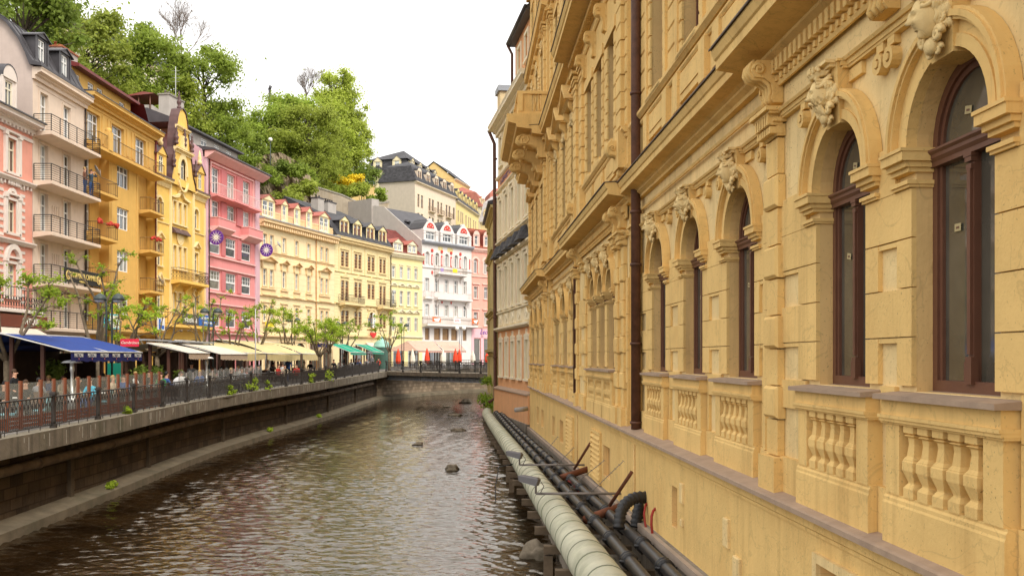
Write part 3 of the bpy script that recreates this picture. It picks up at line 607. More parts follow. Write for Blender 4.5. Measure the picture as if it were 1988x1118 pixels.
for a,c in ((.3,3.2),(4.2,5.75),(6.95,8.45),(9.65,11.15),(12.8,15.5)):
    pediment(b,a-.1,c+.1,10.15,.6 if c-a>2 else .5,.32,t=.13)
    for x in (a+.05,c-.2): b.box(x,x+.16,0,.2,9.5,10.15)
    b.box(a,c,0,.2,7.25,7.4); b.box(a+.1,c-.1,0,.06,6.75,7.2); b.box(a,c,0,.3,6.62,6.72)
    b.box(a,c,0,.14,5.85,5.97)
string(b,0,L,11.2,.14,.16); string(b,0,L,11.0,.08,.06); string(b,0,L,6.55,.14,.22); string(b,0,L,2.3,.3,.35)
for k in range(14): b.box(.02,L-.02,0,.012,2.6+k*.62,2.63+k*.62) if not 6.3<2.6+k*.62<6.7 else None
for k in range(13): b.lathe((k*.16+.2,-.3,0) if 0 else (0,0,-50),[(.01,0),(.01,.01)],3) if 0 else None
b.build('moulding',r)
b=mb(CRE); b.box(0,L,-.5,-.2,14.5,15.55); b.use(CRET); b.box(-.05,L+.05,-.55,-.14,15.5,15.65)
k=0
while k*.24<L: b.box(k*.24,k*.24+.1,-.2,-.12,14.75,15.45); k+=1
b.build('parapet',r)
b=mb(ZINC); b.prof(-.15,L+.2,[(.82,14.55),(.82,14.64),(-.1,14.9),(-.1,14.55)]); b.build('flashing',r)
b=mb(SLATE); b.add([(0,.6,14.5),(L,.6,14.5),(L,6,17.4),(0,6,17.4),(L,11,14.5),(0,11,14.5)],[(0,1,2,3),(3,2,4,5),(1,4,2),(0,3,5)]); b.build('roof',r)
for a,c,n in ((.6,3.1,2),(4.5,5.8,1),(7.2,8.5,1),(9.9,11.2,1),(13.0,15.4,2)): dormer(r,a,c,14.8,16.7,17.25,CRE,REDS,WHITEF,PANE,front=-.05,nw=n,dep=3.2,side=stucco('dormer_pink',(240,170,140)))
for a,c,d,e,ar in ops: window(r,a,c,d,e,style='T' if d>2 else 'T3',fm=WHITEF if d>2 else BROWNF,pm=PANE if d>2 else PANED,arch=ar,depth=.16)
downpipe(r,12.05,.05,-2,14,mat('orange_pipe',(.5,.24,.08),.6)); dish(r,2.9,.2,12.1,.4,.3)
b=mb(mat('yellow_banner',(.75,.6,.03),.6)); b.box(.6,2.3,.35,.4,3.3,3.8); b.build('banner',r)
chimney(r,-2.2,.1,7.5,8.5,15,19.6,GREY,SLATEP); chimney(r,7,8.8,7,8,16,18.8,GREY,SLATEP)
# ---- pale yellow house with brown windows
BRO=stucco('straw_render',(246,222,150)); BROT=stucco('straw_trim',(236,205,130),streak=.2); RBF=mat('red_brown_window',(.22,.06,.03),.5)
r,L=facade_root('straw_house',(-21.5,114.03),(-16.5,127.6),'pale straw yellow house with paired red brown windows and dark slate roof','house',GB)
P=[(1.55,2.35),(2.55,3.35),(4.8,5.6),(5.8,6.6),(8.2,9.0),(9.25,10.05),(11.4,12.15),(12.4,13.15)]
rr=[(11.3,13.1),(7.05,9.55),(3.95,5.85)]
ops=[(a,c,(7.65 if d==7.05 and 4<a<11 else d),e,False) for a,c in P for d,e in rr if not(d==3.95 and 8<a<10)]+[(8.35,9.9,3.95,5.95,True)]+[(1.2+3.3*k,3.6+3.3*k,-1.3,1.5,False) for k in range(4)]
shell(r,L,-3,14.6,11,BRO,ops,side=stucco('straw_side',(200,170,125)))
b=mb(BROT)
for a,c,d,e,ar in ops:
    if d>2 and not ar: b.frame(a,c,d,e,.1,0,.05)
    if ar: b.ring((a+c)/2,e-(c-a)/2,(c-a)/2,(c-a)/2+.2,0,.16,0,pi,12)
for a,c in ((1.5,3.4),(4.75,6.65),(8.15,10.1),(11.35,13.2)):
    b.box(a-.15,c+.15,0,.16,11.1,11.25); b.box(a-.1,c+.1,0,.14,3.7,3.82); m=(a+c)/2
    for z,h in ((9.95,.65),(6.2,.35),(13.35,.3)): b.extr([(a-.1,z),(c+.1,z),(c+.1,z+.1),(m+.45,z+.2),(m+.25,z+h*.55),(m,z+h),(m-.25,z+h*.55),(m-.45,z+.2),(a-.1,z+.1)],0,.16)
for x in (1.0,4.0,7.4,10.7,13.8): b.box(x,x+.2,0,.05,10.6,14)
for k in range(28): b.box(.02,L-.02,0,.015,2.9+k*.38,2.93+k*.38)
cornice(b,-.1,L+.15,14.1,14.85,.65,teeth=1,tw=.14,tg=.34,th=.2); string(b,0,L,10.55,.12,.12); string(b,0,L,6.7,.2,.3); string(b,0,L,2.7,.3,.3)
b.build('moulding',r)
b=mb(SLATE); b.add([(-.1,-.5,14.85),(L+.1,-.5,14.85),(L+.1,1.3,17.2),(-.1,1.3,17.2),(L-1,7,20.0),(-.1,7,20.0),(L+.1,11,15),(-.1,11,15)],[(0,1,2,3),(3,2,4,5),(5,4,6,7),(1,6,4,2),(0,3,5,7)]); b.build('roof',r)
for a,c in ((1.3,3.4),(4.5,6.6),(7.9,10.0),(11.2,13.3)): dormer(r,a,c,15.1,16.9,17.5,BRO,SLATEP,RBF,PANED,front=.0,nw=2,dep=3,side=SLATE)
for a,c,d,e,ar in ops: window(r,a,c,d,e,style='I',fm=RBF if d>2 else BROWNF,pm=PANED,arch=ar,depth=.1)
for a,c in ((.9,5.9),(10.6,15.4)):
    o=balcony(r,a,min(c,14.5),6.75,1.0,BROT,t=.25,brk=[a+.6,min(c,14.5)-.6]); railing(a+.05,min(c,14.5)-.05,.95,6.75,1.0,IRON,'scroll',parent=o)
b=mb(mat('sign_white',(.8,.8,.8),.5)); b.M=Matrix.Translation((9.1,-.45,4.6)); b.box(-.3,.3,-.05,.05,-.75,1.2); b.use(mat('sign_red',(.6,.03,.03),.5)); b.box(-.3,.3,-.06,.06,-.95,-.7); hs_=b.build('hotel_sign',r)
for k,ch in enumerate('PUPAVA'[:6]): lettering(ch,.3,IRON,hs_,9.1,.52,5.6-k*.3)
b=mb(mat('sign_red',(.6,.03,.03),.5)); b.extr([(8.3,3.3),(9.9,3.3),(9.8,2.95),(9.1,2.6),(8.4,2.95)],.3,.4); b.build('shop_sign',r)
b=mb(stucco('pink_cloth',(245,190,170))); b.prof(7.6,11,[(.1,2.0),(1.1,1.2),(1.1,.9),(1.08,.9),(1.08,1.18),(.1,1.95)]); b.build('awning',r)
chimney(r,2.0,3.4,3.5,4.5,18,19.9,GREY,SLATEP); chimney(r,6,8,4.5,5.5,18.5,20.1,GREY,SLATEP)
# ---- lemon house
LEM=stucco('lemon_render',(248,226,140)); LEMT=stucco('lemon_trim',(236,222,180),streak=.1)
r,L=facade_root('lemon_house',(-16.5,127.63),(-12.7,133.5),'narrow lemon yellow house with arched window hoods and two dormers','house',GB)
P=[(.35,1.05),(2.0,2.7),(3.6,4.3),(5.2,5.9)]; rr=[(10.95,12.5),(7.35,9.2),(3.73,5.6)]
ops=[(a,c,d,e,False) for a,c in P for d,e in rr]+[(.6,2.8,-1.3,1.5,False),(3.8,6.2,-1.3,1.5,False)]
shell(r,L,-3,14.0,11,LEM,ops)
b=mb(LEMT)
for a,c,d,e,_ in ops: b.frame(a,c,d,e,.11,0,.06)
for a,c in P:
    m=(a+c)/2; b.ring(m,9.75,.5,.72,0,.22,.25,pi-.25,10,ky=.75); b.box(m-.75,m+.75,0,.16,9.85,9.95); pediment(b,m-.75,m+.75,6.2,.45,.2); b.box(a-.2,c+.2,0,.15,7.15,7.28); b.box(a-.1,c+.1,0,.12,12.75,12.85)
cornice(b,-.05,L+.1,13.7,14.4,.5,teeth=1,tw=.1,tg=.26,th=.16); string(b,0,L,10.75,.12,.14); string(b,0,L,2.9,.25,.2); string(b,0,L,6.85,.08,.1)
for k in range(12): b.box(.02,L-.02,0,.015,3.3+k*.3,3.33+k*.3)
b.build('moulding',r)
b=mb(mat('wine_tiles',(.22,.05,.04),.8,var=.3,block=(.35,.25,.03,(.5,.5,.5)))); b.add([(-.1,-.3,14.4),(L+.1,-.3,14.4),(L+.1,5,18.4),(-.1,5,18.4),(L+.1,11,14.4),(-.1,11,14.4)],[(0,1,2,3),(3,2,4,5),(1,4,2),(0,3,5)]); b.build('roof',r)
for a,c in ((.6,2.6),(3.7,5.7)): dormer(r,a,c,14.5,15.75,16.35,LEMT,REDS,WHITEF,PANEL,front=.0,nw=2,dep=3,side=REDS)
for a,c,d,e,_ in ops: window(r,a,c,d,e,style='T',fm=WHITEF if d>2 else BROWNF,depth=.12)
downpipe(r,.05,.05,-2,14); dish(r,.15,.2,8.9,.3)
# ---- white house with red ornaments
WHI=stucco('white_render',(232,222,214)); REDO=mat('red_ornament',(.55,.06,.04),.6,var=.1); BEB=mat('brown_blind',(.33,.2,.1),.7,var=.3)
r,L=facade_root('white_house',(-12.7,133.53),(-6.1,142),'white house with three rounded gables holding red fans','house',GB)
P=[(.55,1.35),(2.6,3.4),(4.68,5.48),(6.74,7.54),(8.8,9.55)]
ops=[(a,c,13.3,15.15,True) for a,c in P]+[(a,c,d,e,False) for a,c in P for d,e in ((9.5,11.4),(6.1,7.7))]+[(.55,1.5,2.6,4.3,False),(2.43,3.8,2.6,4.3,False),(4.24,5.65,2.6,4.3,False),(6.14,7.52,2.6,4.3,False),(8.74,9.6,2.6,4.3,False),(.8,4,-1.3,1.6,False),(5,8,-1.3,1.6,False)]
shell(r,L,-3,16.3,8,WHI,ops,side=GREY)
b=mb(WHI)
for a,c,d,e,ar in ops:
    if ar: q=(c-a)/2; b.ring((a+c)/2,e-q,q+.02,q+.2,0,.12,0,pi,12); b.box(a-.2,a-.02,0,.1,d,e-q); b.box(c+.02,c+.2,0,.1,d,e-q)
    elif d>5: b.frame(a,c,d,e,.13,0,.07)
string(b,0,L,12.9,.2,.15); string(b,0,L,5.7,.15,.12); b.use(ZINC); b.prof(-.1,L+.1,[(0,16.2),(.2,16.2),(.55,16.5),(.55,16.7),(0,16.75)])
for x in (2.2,4.15,6.0,8.0,1.7): b.box(x-.1,x+.1,.0,.05,-2,2.5)
b.build('moulding',r)
b=mb(REDO)
for x in (2.0,4.05,6.1,8.15):
    b.box(x-.16,x+.16,0,.06,13.35,14.7); b.ring(x,14.7,0,.16,0,.06,0,pi,8); b.ring(x,15.4,0,.24,0,.1,0,2*pi,12); b.ring(x,12.2 if x>3 and x<7 else 12.25,0,.16,0,.08,0,2*pi,8,ky=1.7)
for x in (.1,10.2): b.box(x,x+.2,0,.06,13.3,14.8)
for x in (4.1,6.1): b.ring(x,8.15,0,.15,0,.08,0,2*pi,8,ky=1.7)
b.build('ornament',r); b=mb(WHI)
for x in (2.0,4.05,6.1,8.15): b.box(x-.07,x+.07,.06,.08,13.5,14.6)
b.build('ornament',r)
b=mb(mat('faded_mural',(.72,.6,.3),.9,var=.4,scale=4)); b.box(3.3,4.3,0,.012,15.55,16.1); b.box(5.3,6.5,0,.012,15.5,16.1); b.build('mural',r)
for a,c in ((.0,3.1),(3.55,6.7),(7.2,10.4)):
    m=(a+c)/2; w=c-a
    GP=[(a,16.7),(c,16.7),(c,18.15),(c-.12,18.5),(c-.35,18.8),(m+.75,19.35),(m+.35,19.6),(m+.2,19.9),(m-.2,19.9),(m-.35,19.6),(m-.75,19.35),(a+.35,18.8),(a+.12,18.5),(a,18.15)]
    b=mb(WHI); b.wall(a,c,16.7,18.2,.1,[(a+.55,c-.55,16.9,18.05,False)],.3); b.extr([(x,max(z,18.2)) for x,z in GP if z>18],-.3,.12)
    for x in (a,c-.5): b.box(x,x+.5,.1,.25,16.7,18.3); b.box(x-.04,x+.54,.1,.3,17.7,17.8); b.box(x-.04,x+.54,.1,.3,18.05,18.15)
    for x in (a,c): b.poly([(x,-.1,16.7),(x,3,16.7),(x,3,18.3),(x,-.1,18.3)])
    g=b.build('gable',r)
    b=mb(REDO); q=[(m+.75*cos(t*pi/10),18.55+.75*sin(t*pi/10)) for t in range(11)]; b.extr(q,.12,.17); b.use(WHI)
    for xx,zz in ((m,18.95),(m-.4,18.75),(m+.4,18.75)): b.ring(xx,zz,.0,.08,.17,.19,0,2*pi,8)
    b.build('ornament',g); b=mb(SLATEP)
    top=[(a,18.15),(a+.12,18.5),(a+.35,18.8),(m-.75,19.35),(m-.35,19.6),(m,19.9),(m+.35,19.6),(m+.75,19.35),(c-.35,18.8),(c-.12,18.5),(c,18.15)]
    for i in range(10): (xa,za),(xb,zb)=top[i],top[i+1]; b.poly([(xa,-.08,za+.02),(xb,-.08,zb+.02),(xb,3,zb+.02),(xa,3,za+.02)])
    b.build('roof',g); f,p=winmesh(c-a-1.1,1.15,'T3',WHITEF,PANE); inst('pane',p,inst('window',f,g,(m,.1,16.9)))
b=mb(SLATEP); b.add([(-.05,.3,16.7),(L+.1,.3,16.7),(L-3.6,7.5,22.0),(-.05,7.5,22.0),(L+.1,16,16.7),(-.05,16,16.7)],[(0,1,2,3),(3,2,4,5),(1,4,2)]); b.M=None
for x,y,z in ((1.4,4.3,19.7),(3.6,4.3,19.7),(6,4.6,19.9)): b.lathe((x,y,z),[(.55,0),(.5,.2),(.3,.42),(.02,.5)],10)
b.build('roof',r)
b=mb(stucco('white_side',(216,205,192))); b.prof(-.12,.0,[(0,-3),(0,16.6),(-7.5,22.1),(-9.5,22.5),(-16,22.5),(-16,-3)]); b.build('gable_wall',r)
b=mb(GREY); b.xyz(-.3,1.2,10,16,10,23.6); b.build('fire_wall',r)
for a,c,d,e,ar in ops: window(r,a,c,d,e,style='T' if d>5 else 'S',fm=WHITEF if d>5 else mat('wood_brown',(.2,.1,.05),.6),pm=PANE if d>5 else (BEB if d>2 else PANED),arch=ar,depth=.2)
balcony(r,2.4,8.8,12.35,.9,WHI,OR,.8,t=.3,brk=[3,8.2]); balcony(r,2.4,10.1,8.7,.8,WHI,WR,.8,t=.3,brk=[3,9.4]); balcony(r,.1,1.9,8.7,.5,WHI,WR,.8,t=.3)
o=balcony(r,-.1,11.0,4.85,1.1,WHI,OR,1.0,t=.3)
for x0,x1,c2 in ((.9,2.6,(.75,.15,.02)),(5.4,6.9,(.8,.8,.78)),(9.6,11.0,(.75,.15,.02))):
    b=mb(mat('banner_%d'%int(x0),c2,.6)); b.extr([(x0,5.85),(x1,5.75),(x1,5.1),(x0,5.2)],1.12,1.15); b.use(mat('sign_white',(.8,.8,.8),.5)); b.extr([(x0+.2,5.6),(x1-.1,5.72),(x1-.4,5.2),(x0+.5,5.25)],1.15,1.16); bq=b.build('banner',o)
    if x0==5.4: lettering('HOTEL',.35,mat('sign_red',(.6,.03,.03),.5),bq,6.15,1.17,5.45)
b=mb(mat('banner_mauve',(.35,.25,.5),.6)); b.box(2.8,3.4,.95,.98,12.4,12.9); b.use(mat('yellow_banner',(.75,.6,.03),.6)); b.box(5.4,6.4,.95,.98,12.45,13.0); b.build('banner',r)
# ---- coral house
COR=stucco('coral_render',(246,150,122)); CORT=stucco('coral_trim',(242,190,168),streak=.1); SHP=stucco('shop_pink',(245,176,184),streak=.05)
r,L=facade_root('coral_house',(-6.1,142.03),(-1.6,145.9),'coral pink house with round topped windows and pink shop front','house',GB)
P=[(.42,1.15),(2.4,3.13),(4.4,5.13)]
ops=[(a,c,12.8,14.95,True) for a,c in P]+[(a,c+.05,d,e,False) for a,c in P for d,e in ((9.0,10.8),(4.95,6.95))]+[(.46,1.75,-1.2,2.97,False),(2.36,3.53,-1.2,2.95,False)]
shell(r,L,-3,16.3,9,COR,ops)
b=mb(CORT)
for a,c,d,e,ar in ops:
    if ar: q=(c-a)/2; b.ring((a+c)/2,e-q,q+.1,q+.42,0,.1,0,pi,14); b.box(a-.3,a-.05,0,.08,d,e-q); b.box(c+.05,c+.3,0,.08,d,e-q)
    elif d>3: b.frame(a,c,d,e,.12,0,.06); b.box(a-.3,c+.3,0,.2,e+.35,e+.5); b.box(a-.2,c+.2,0,.14,d-.14,d)
string(b,0,L,12.3,.2,.15); string(b,0,L,4.6,.14,.1); cornice(b,0,L+.1,16.0,16.6,.4,teeth=1,tw=.1,tg=.28,th=.14); b.build('moulding',r)
b=mb(SHP); b.box(0,.44,0,.05,-3,4.45); b.box(1.78,2.33,0,.05,-3,4.45); b.box(3.56,L,0,.05,-3,4.45); b.box(.44,3.56,0,.05,3.05,4.45); b.build('shop_front',r)
lettering('Leo G',1.0,mat('letter_purple',(.12,.03,.35),.5),r,2.8,.07,3.95,shear=.4)
b=mb(REDTILE); b.add([(0,-.3,16.6),(L+.1,-.3,16.6),(L+.1,4,20.2),(0,4,20.2),(L+.1,9,16.6),(0,9,16.6)],[(0,1,2,3),(3,2,4,5),(1,4,2)]); b.build('roof',r)
for a,c in ((.35,1.5),(2.3,3.45)): dormer(r,a,c,16.9,18.6,19.3,CORT,REDTILE,WHITEF,PANE,front=.0,nw=1,kind='round',dep=2,side=REDS)
for a,c,d,e,ar in ops: window(r,a,c,d,e,style='T' if d>3 else 'S',fm=WHITEF,pm=PANE if d>3 else PANED,arch=ar)
# ================================================================== UPPER TOWN
def upper(name,A,ang,W,D,z0,z1,wallm,label,rows,cols,ww,wh,roofm,style,sidem=None,roofh=3,dorm=0,fm=None,cat='house',hip=False):
    r=empty(name,(A[0],A[1],0),ang,label,cat,'houses on the hillside')
    ops=[(x,x+ww,z,z+wh,False) for x in cols for z in rows]
    shell(r,W,z0,z1,D,wallm,ops,side=sidem,rd=.2)
    b=mb(stucco(name+'_trim',(238,214,176),streak=.1)); cornice(b,-.1,W+.1,z1-.5,z1,.5)
    for a,c,d,e,_ in ops: b.frame(a,c,d,e,.12,0,.06)
    b.build('moulding',r)
    for a,c,d,e,_ in ops: window(r,a,c,d,e,style='I',fm=fm or BROWNF,pm=PANE,depth=.12)
    b=mb(roofm)
    if style=='mansard':
        i=1.2; q=[(-.3,-.5,z1),(W+.3,-.5,z1),(W+.3,D+.3,z1),(-.3,D+.3,z1),(i*.4,i,z1+roofh),(W-i*.4,i,z1+roofh),(W-i*.4,D-i,z1+roofh),(i*.4,D-i,z1+roofh),(W*.25,D/2,z1+roofh+2),(W*.75,D/2,z1+roofh+2)]
        b.add(q,[(0,1,5,4),(1,2,6,5),(2,3,7,6),(3,0,4,7),(4,5,9,8),(5,6,9),(6,7,8,9),(7,4,8)])
    elif style=='pyr':
        i=.9; q=[(-.3,-.4,z1),(W+.3,-.4,z1),(W+.3,D+.3,z1),(-.3,D+.3,z1),(i*.3,i,z1+2.6),(W-i*.3,i,z1+2.6),(W-i*.3,D-i,z1+2.6),(i*.3,D-i,z1+2.6),(-.2,i-.6,z1+2.6),(W+.2,i-.6,z1+2.6),(W+.2,D,z1+2.6),(-.2,D,z1+2.6),(W/2,D/2,z1+2.6+roofh)]
        b.add(q,[(0,1,5,4),(1,2,6,5),(2,3,7,6),(3,0,4,7),(8,9,12),(9,10,12),(10,11,12),(11,8,12)])
    else:
        b.add([(-.3,-.5,z1),(W+.3,-.5,z1),(W+.3,D/2,z1+roofh),(-.3,D/2,z1+roofh),(W+.3,D+.5,z1),(-.3,D+.5,z1)],[(0,1,2,3),(3,2,4,5)]); b.use(wallm); b.add([(0,0,z1-.1),(0,D,z1-.1),(0,D/2,z1+roofh-.3),(W,0,z1-.1),(W,D,z1-.1),(W,D/2,z1+roofh-.3)],[(0,1,2),(3,4,5)])
    b.build('roof',r)
    for k in range(dorm):
        x=W*(k+.5)/dorm; dormer(r,x-1,x+1,z1+.2,z1+2.4,z1+3.1,wallm,roofm,fm or BROWNF,PANED,front=.0,nw=2,kind='round' if style=='mansard' else 'gable',dep=2)
    return r
ANG=lambda A,B: atan2(B[1]-A[1],B[0]-A[0])
UP1=stucco('pale_peach_render',(238,212,180)); UP2=stucco('upper_yellow',(244,216,120)); UP3=stucco('upper_cream',(240,222,170)); UP4=stucco('upper_ochre',(240,196,90))
r=upper('mansard_house',(-20.6,200),ANG((-20.6,200),(-13.2,221)),22.3,8.5,22,37.6,UP1,'pale peach house with dark mansard roof and plain grey side wall',[32.3,28.3,24.3],[1.2,3.0,7.0,8.7,11.6,13.3,16.3,18.0,20.6],1.0,2.7,SLATE,'mansard',sidem=stucco('greige_render',(205,188,165)),roofh=3.4,dorm=5)
for x in (7,11.7,16.4): balcony(r,x-.2,x+2.8,32.2,.7,UP1,OR,1.0,t=.15)
r=upper('villa',(-24.8,226),ANG((-24.8,226),(-19.5,244)),20,11,30,45.3,UP3,'cream villa with pointed slate roof and white framed attic windows',[41.5,37.8],[1.5,4.5,8,12,15.5],1.2,2.2,SLATE,'pyr',roofh=4.2,dorm=4,fm=WHITEF)
b=mb(UP3); r2=r
# attic windows of the villa's gable side facing the river bend
for y in (3.0,8.0):
    q=mb(UP3); q.M=Matrix.Rotation(R(-90),4,'Z'); M0=Matrix.Rotation(R(-90),4,'Z')
    e=empty('dormer',(0.1,y+1.1,0),R(-90)); e.parent=r; dormer(e,0,2.2,45.4,47.5,48.6,UP3,SLATE,WHITEF,PANEL,front=.2,nw=1,dep=1.5)
upper('green_roofed_house',(-33.5,228),ANG((-33.5,228),(-30,240)),10,9,26,42,UP4,'ochre house with dark green roof half hidden by trees',[38],[2,5],1,2,mat('green_sheet',(.09,.13,.11),.5),'mansard',roofh=3)
upper('yellow_terrace_house',(-13.1,221.3),ANG((-13.1,221.3),(-8.6,246)),24,10,22,37.0,UP2,'bright yellow house with grey dormers beside the mansard house',[32.4,28.3,24.5],[1.5,4.2,6,9.5,12.5,14.5,18,20.5],1.0,2.6,SLATE,'mansard',roofh=3.2,dorm=6)
upper('gabled_yellow_house',(-15.5,255),ANG((-15.5,255),(-12,268)),13,12,30,48.5,UP4,'yellow house with steep black roofed gable high on the hill',[43.5,39.5],[2,6,9.5],1.3,2.2,SLATE,'gable',roofh=5,fm=WHITEF)
upper('red_roofed_house',(-8.3,246.5),ANG((-8.3,246.5),(-6.2,262)),16,11,22,39.5,UP3,'cream house under red tiled mansard roof at the end of the hillside row',[34,29.5,25.5],[1.5,4.5,8,11.5,14],1.1,2.6,mat('upper_red_tile',(.34,.12,.085),.8,var=.2),'mansard',roofh=4,dorm=4)
upper('distant_ochre_house',(-7.2,215),ANG((-7.2,215),(-1,214)),7,9,18,31,stucco('upper_sand',(240,206,130)),'small sand yellow house with grey dormered roof near the bend',[26.5,22.5],[.8,2.9,5.2],.9,2.0,mat('light_tile',(.4,.36,.34),.8,var=.2),'mansard',roofh=4.5,dorm=2,fm=WHITEF)
upper('distant_red_house',(-6.3,262),ANG((-6.3,262),(2,264)),9,9,18,42,UP3,'pale house with wine red roof behind the small sand yellow house',[36.5,32],[1,4,7],1,2.2,mat('upper_red_tile',(.34,.12,.085),.8,var=.2),'mansard',roofh=4,dorm=2,fm=WHITEF)
upper('hilltop_villa',(-62,128),ANG((-62,128),(-54,150)),22,9,24,45,stucco('hill_cream',(225,215,190)),'large cream villa standing among the trees on top of the hill',[41,37],[1.5,4.5,7.5,10.5,13.5,16.5],1.4,2.2,SLATE,'mansard',roofh=2.5,fm=WHITEF)
# ================================================================== THE YELLOW SPA BUILDING ALONG THE RIVER
# measured in s = metres along the front (away from the viewer), n = outwards, h = height over the eye
KF=dict(var=.10,bump=.007,bscale=18,streak=.34,scale=.9,speck=.75,vein=.35)
SPA=stucco('mustard_stucco',(237,196,117),.96,.94,dark=lin((190,130,60)),darkamt=.16,**KF)
SPAP=stucco('mustard_stucco_pale',(239,207,140),.96,.92,dark=lin((170,120,60)),darkamt=.2,**KF)
SPAR=stucco('mustard_stucco_reveal',(231,191,121),.94,.93,dark=lin((170,110,55)),darkamt=.16,**KF)
CAP=mat('mauve_brown_coping',(.40,.285,.20),.85,var=.14,scale=3,bump=.004,darkamt=.3,dark=(.2,.14,.11))
LEAD=mat('dark_flashing',(.10,.07,.055),.6,var=.3)
STONE=mat('foundation_stone',(.27,.225,.175),.95,var=.25,scale=1.1,bump=.02,bscale=8,streak=.5,darkamt=.5,dark=(.09,.075,.055))
SP=empty('spa_building',(4.0,0,0),atan2(-1,.048),'ornate mustard yellow building with arched windows rising straight from the river','building')
FX=Matrix.Scale(-1,4,(1,0,0))
def fb(m): b=MB(M=FX); b.use(m); return b
GW=[(7.59,1.30,.12),(9.84,1.30,.12),(13.83,1.40,0),(16.72,1.40,0),(19.70,1.40,0)]   # arched windows: centre, width, wall plane
G2=[(25.3,1.2,.15),(26.95,1.2,.15),(28.6,1.2,.15)]; G3=[(35.1,1.5,0),(38.4,1.5,0),(41.8,1.5,0)]; G4=[(47.2,1.5,.2),(50.6,1.5,.2),(54,1.5,.2)]
SILL,SPR=-.29,1.82
ZN=[(1.0,12.37,.12),(12.37,22.6,0),(22.6,33.3,.15),(33.3,44.5,0),(44.5,56.7,.2)]
ALLW=GW+G2+G3+G4
F1=[(c,1.15,5.65,8.45) for c in (25.0,27.2,29.4)]+[(16.72,1.3,5.6,8.9),(19.7,1.3,5.6,8.9),(13.83,1.3,5.6,8.9)]+[(c,1.2,5.6,8.9) for c in (35.2,38.4,41.7)]+[(c,1.2,5.6,8.6) for c in (47.2,50.6,54)]
F2=[(c,1.2,12.5,15.3) for c in (25,27.2,29.4,35.2,38.4,41.7,47.2,50.6,54)]
F3=[(c,1.1,17.8,20) for c in (35.2,38.4,41.7,47.2,50.6,54)]
b=fb(SPAP)
for s0,s1,n in ZN:
    o=[(c-w/2,c+w/2,SILL,SPR+w/2,True) for c,w,_ in ALLW if s0<c<s1]
    o+=[(c-w/2,c+w/2,a,d,False) for c,w,a,d in F1+F2+F3 if s0<c<s1]
    b.use(SPAP); b.wall(s0,s1,-1.7,4.0,n-.045,[q for q in o if q[3]<4],.2,SPAR)
    b.use(SPA); b.wall(s0,s1,4.0,22,n,[q for q in o if q[3]>4],.28,SPAR)
    for s in (s0,s1): b.poly([(s,-n+.045,-1.7),(s,.3,-1.7),(s,.3,22),(s,-n,22),(s,-n,4),(s,-n+.045,4)])
b.poly([(56.7,0,-6),(56.7,12,-6),(56.7,12,22),(56.7,0,22)]); b.poly([(1,0,-6),(1,12,-6),(1,12,22),(1,0,22)]); b.poly([(1,0,22),(56.7,0,22),(56.7,12,22),(1,12,22)])
b.use(PANED); b.poly([(1,.7,-3),(56.6,.7,-3),(56.6,.7,21),(1,.7,21)])
b.build('wall',SP)
# basement wall with slots and vents
slots=[(17.05,17.5,-3.1,-2.35),(8.45,10.15,-3.3,-2.2),(25.0,26.3,-3.25,-2.4),(37.2,38.6,-3.4,-2.5),(40.9,42,-3.4,-2.55),(46.7,48.3,-3.5,-2.6),(49.9,51.2,-3.5,-2.6)]
b=fb(SPA); b.wall(1,56.9,-6,-1.72,.2,[(a,c,d,e,False) for a,c,d,e in slots],.16,SPAR); b.poly([(56.9,-.2,-6),(56.9,.2,-6),(56.9,.2,-1.6),(56.9,-.2,-1.6)])
b.use(SPAR); b.poly([(1,-.03,-4.2),(56.8,-.03,-4.2),(56.8,-.03,-1.8),(1,-.03,-1.8)])
b.use(SPA); b.prof(1,56.9,[(.2,-1.93),(.225,-1.92),(.225,-1.88),(.25,-1.86),(.25,-1.72),(.2,-1.72)]); b.build('basement_wall',SP)
b=fb(CAP); b.prof(1,57,[(.0,-1.6),(.0,-1.73),(.36,-1.73),(.36,-1.675),(.33,-1.66)]); 
b.build('coping',SP)
b=fb(SPA)   # vents, panels, pipes fixed to the basement
for a,c in ((26.7,28.5),(33.5,35.6)):
    b=fb(SPA); b.frame(a,c,-3.5,-2.2,.09,.2,.26,True); b.use(SPAR); b.poly([(a,-.205,-3.5),(c,-.205,-3.5),(c,-.205,-2.2),(a,-.205,-2.2)]); b.use(SPA)
    for k in range(9): b.prof(a,c,[(.2,-3.46+k*.142),(.29,-3.46+k*.142),(.2,-3.36+k*.142)])
    b.build('louvre_vent',SP)
for s0,h0,w,hh in ((16.6,-2.55,.2,.35),(16.6,-2.95,.12,.12),(13.75,-2.75,.24,.42),(13.2,-3.2,.3,.42)):
    b=fb(SPAP); b.bev(s0-w/2,s0+w/2,.2,.25,h0,h0+hh,.015); b.build('meter_box',SP)
b=fb(SPAP); b.box(10.15,10.27,.2,.25,-3.3,-2.2); b.box(8.3,10.27,.2,.25,-2.2,-2.1); b.build('window_surround',SP)
b=fb(SPAR)
for s in (21.3,32.3): b.tube([(s,-.22,-4),(s,-.22,-1.95)],.022,6)
b.build('conduit',SP)
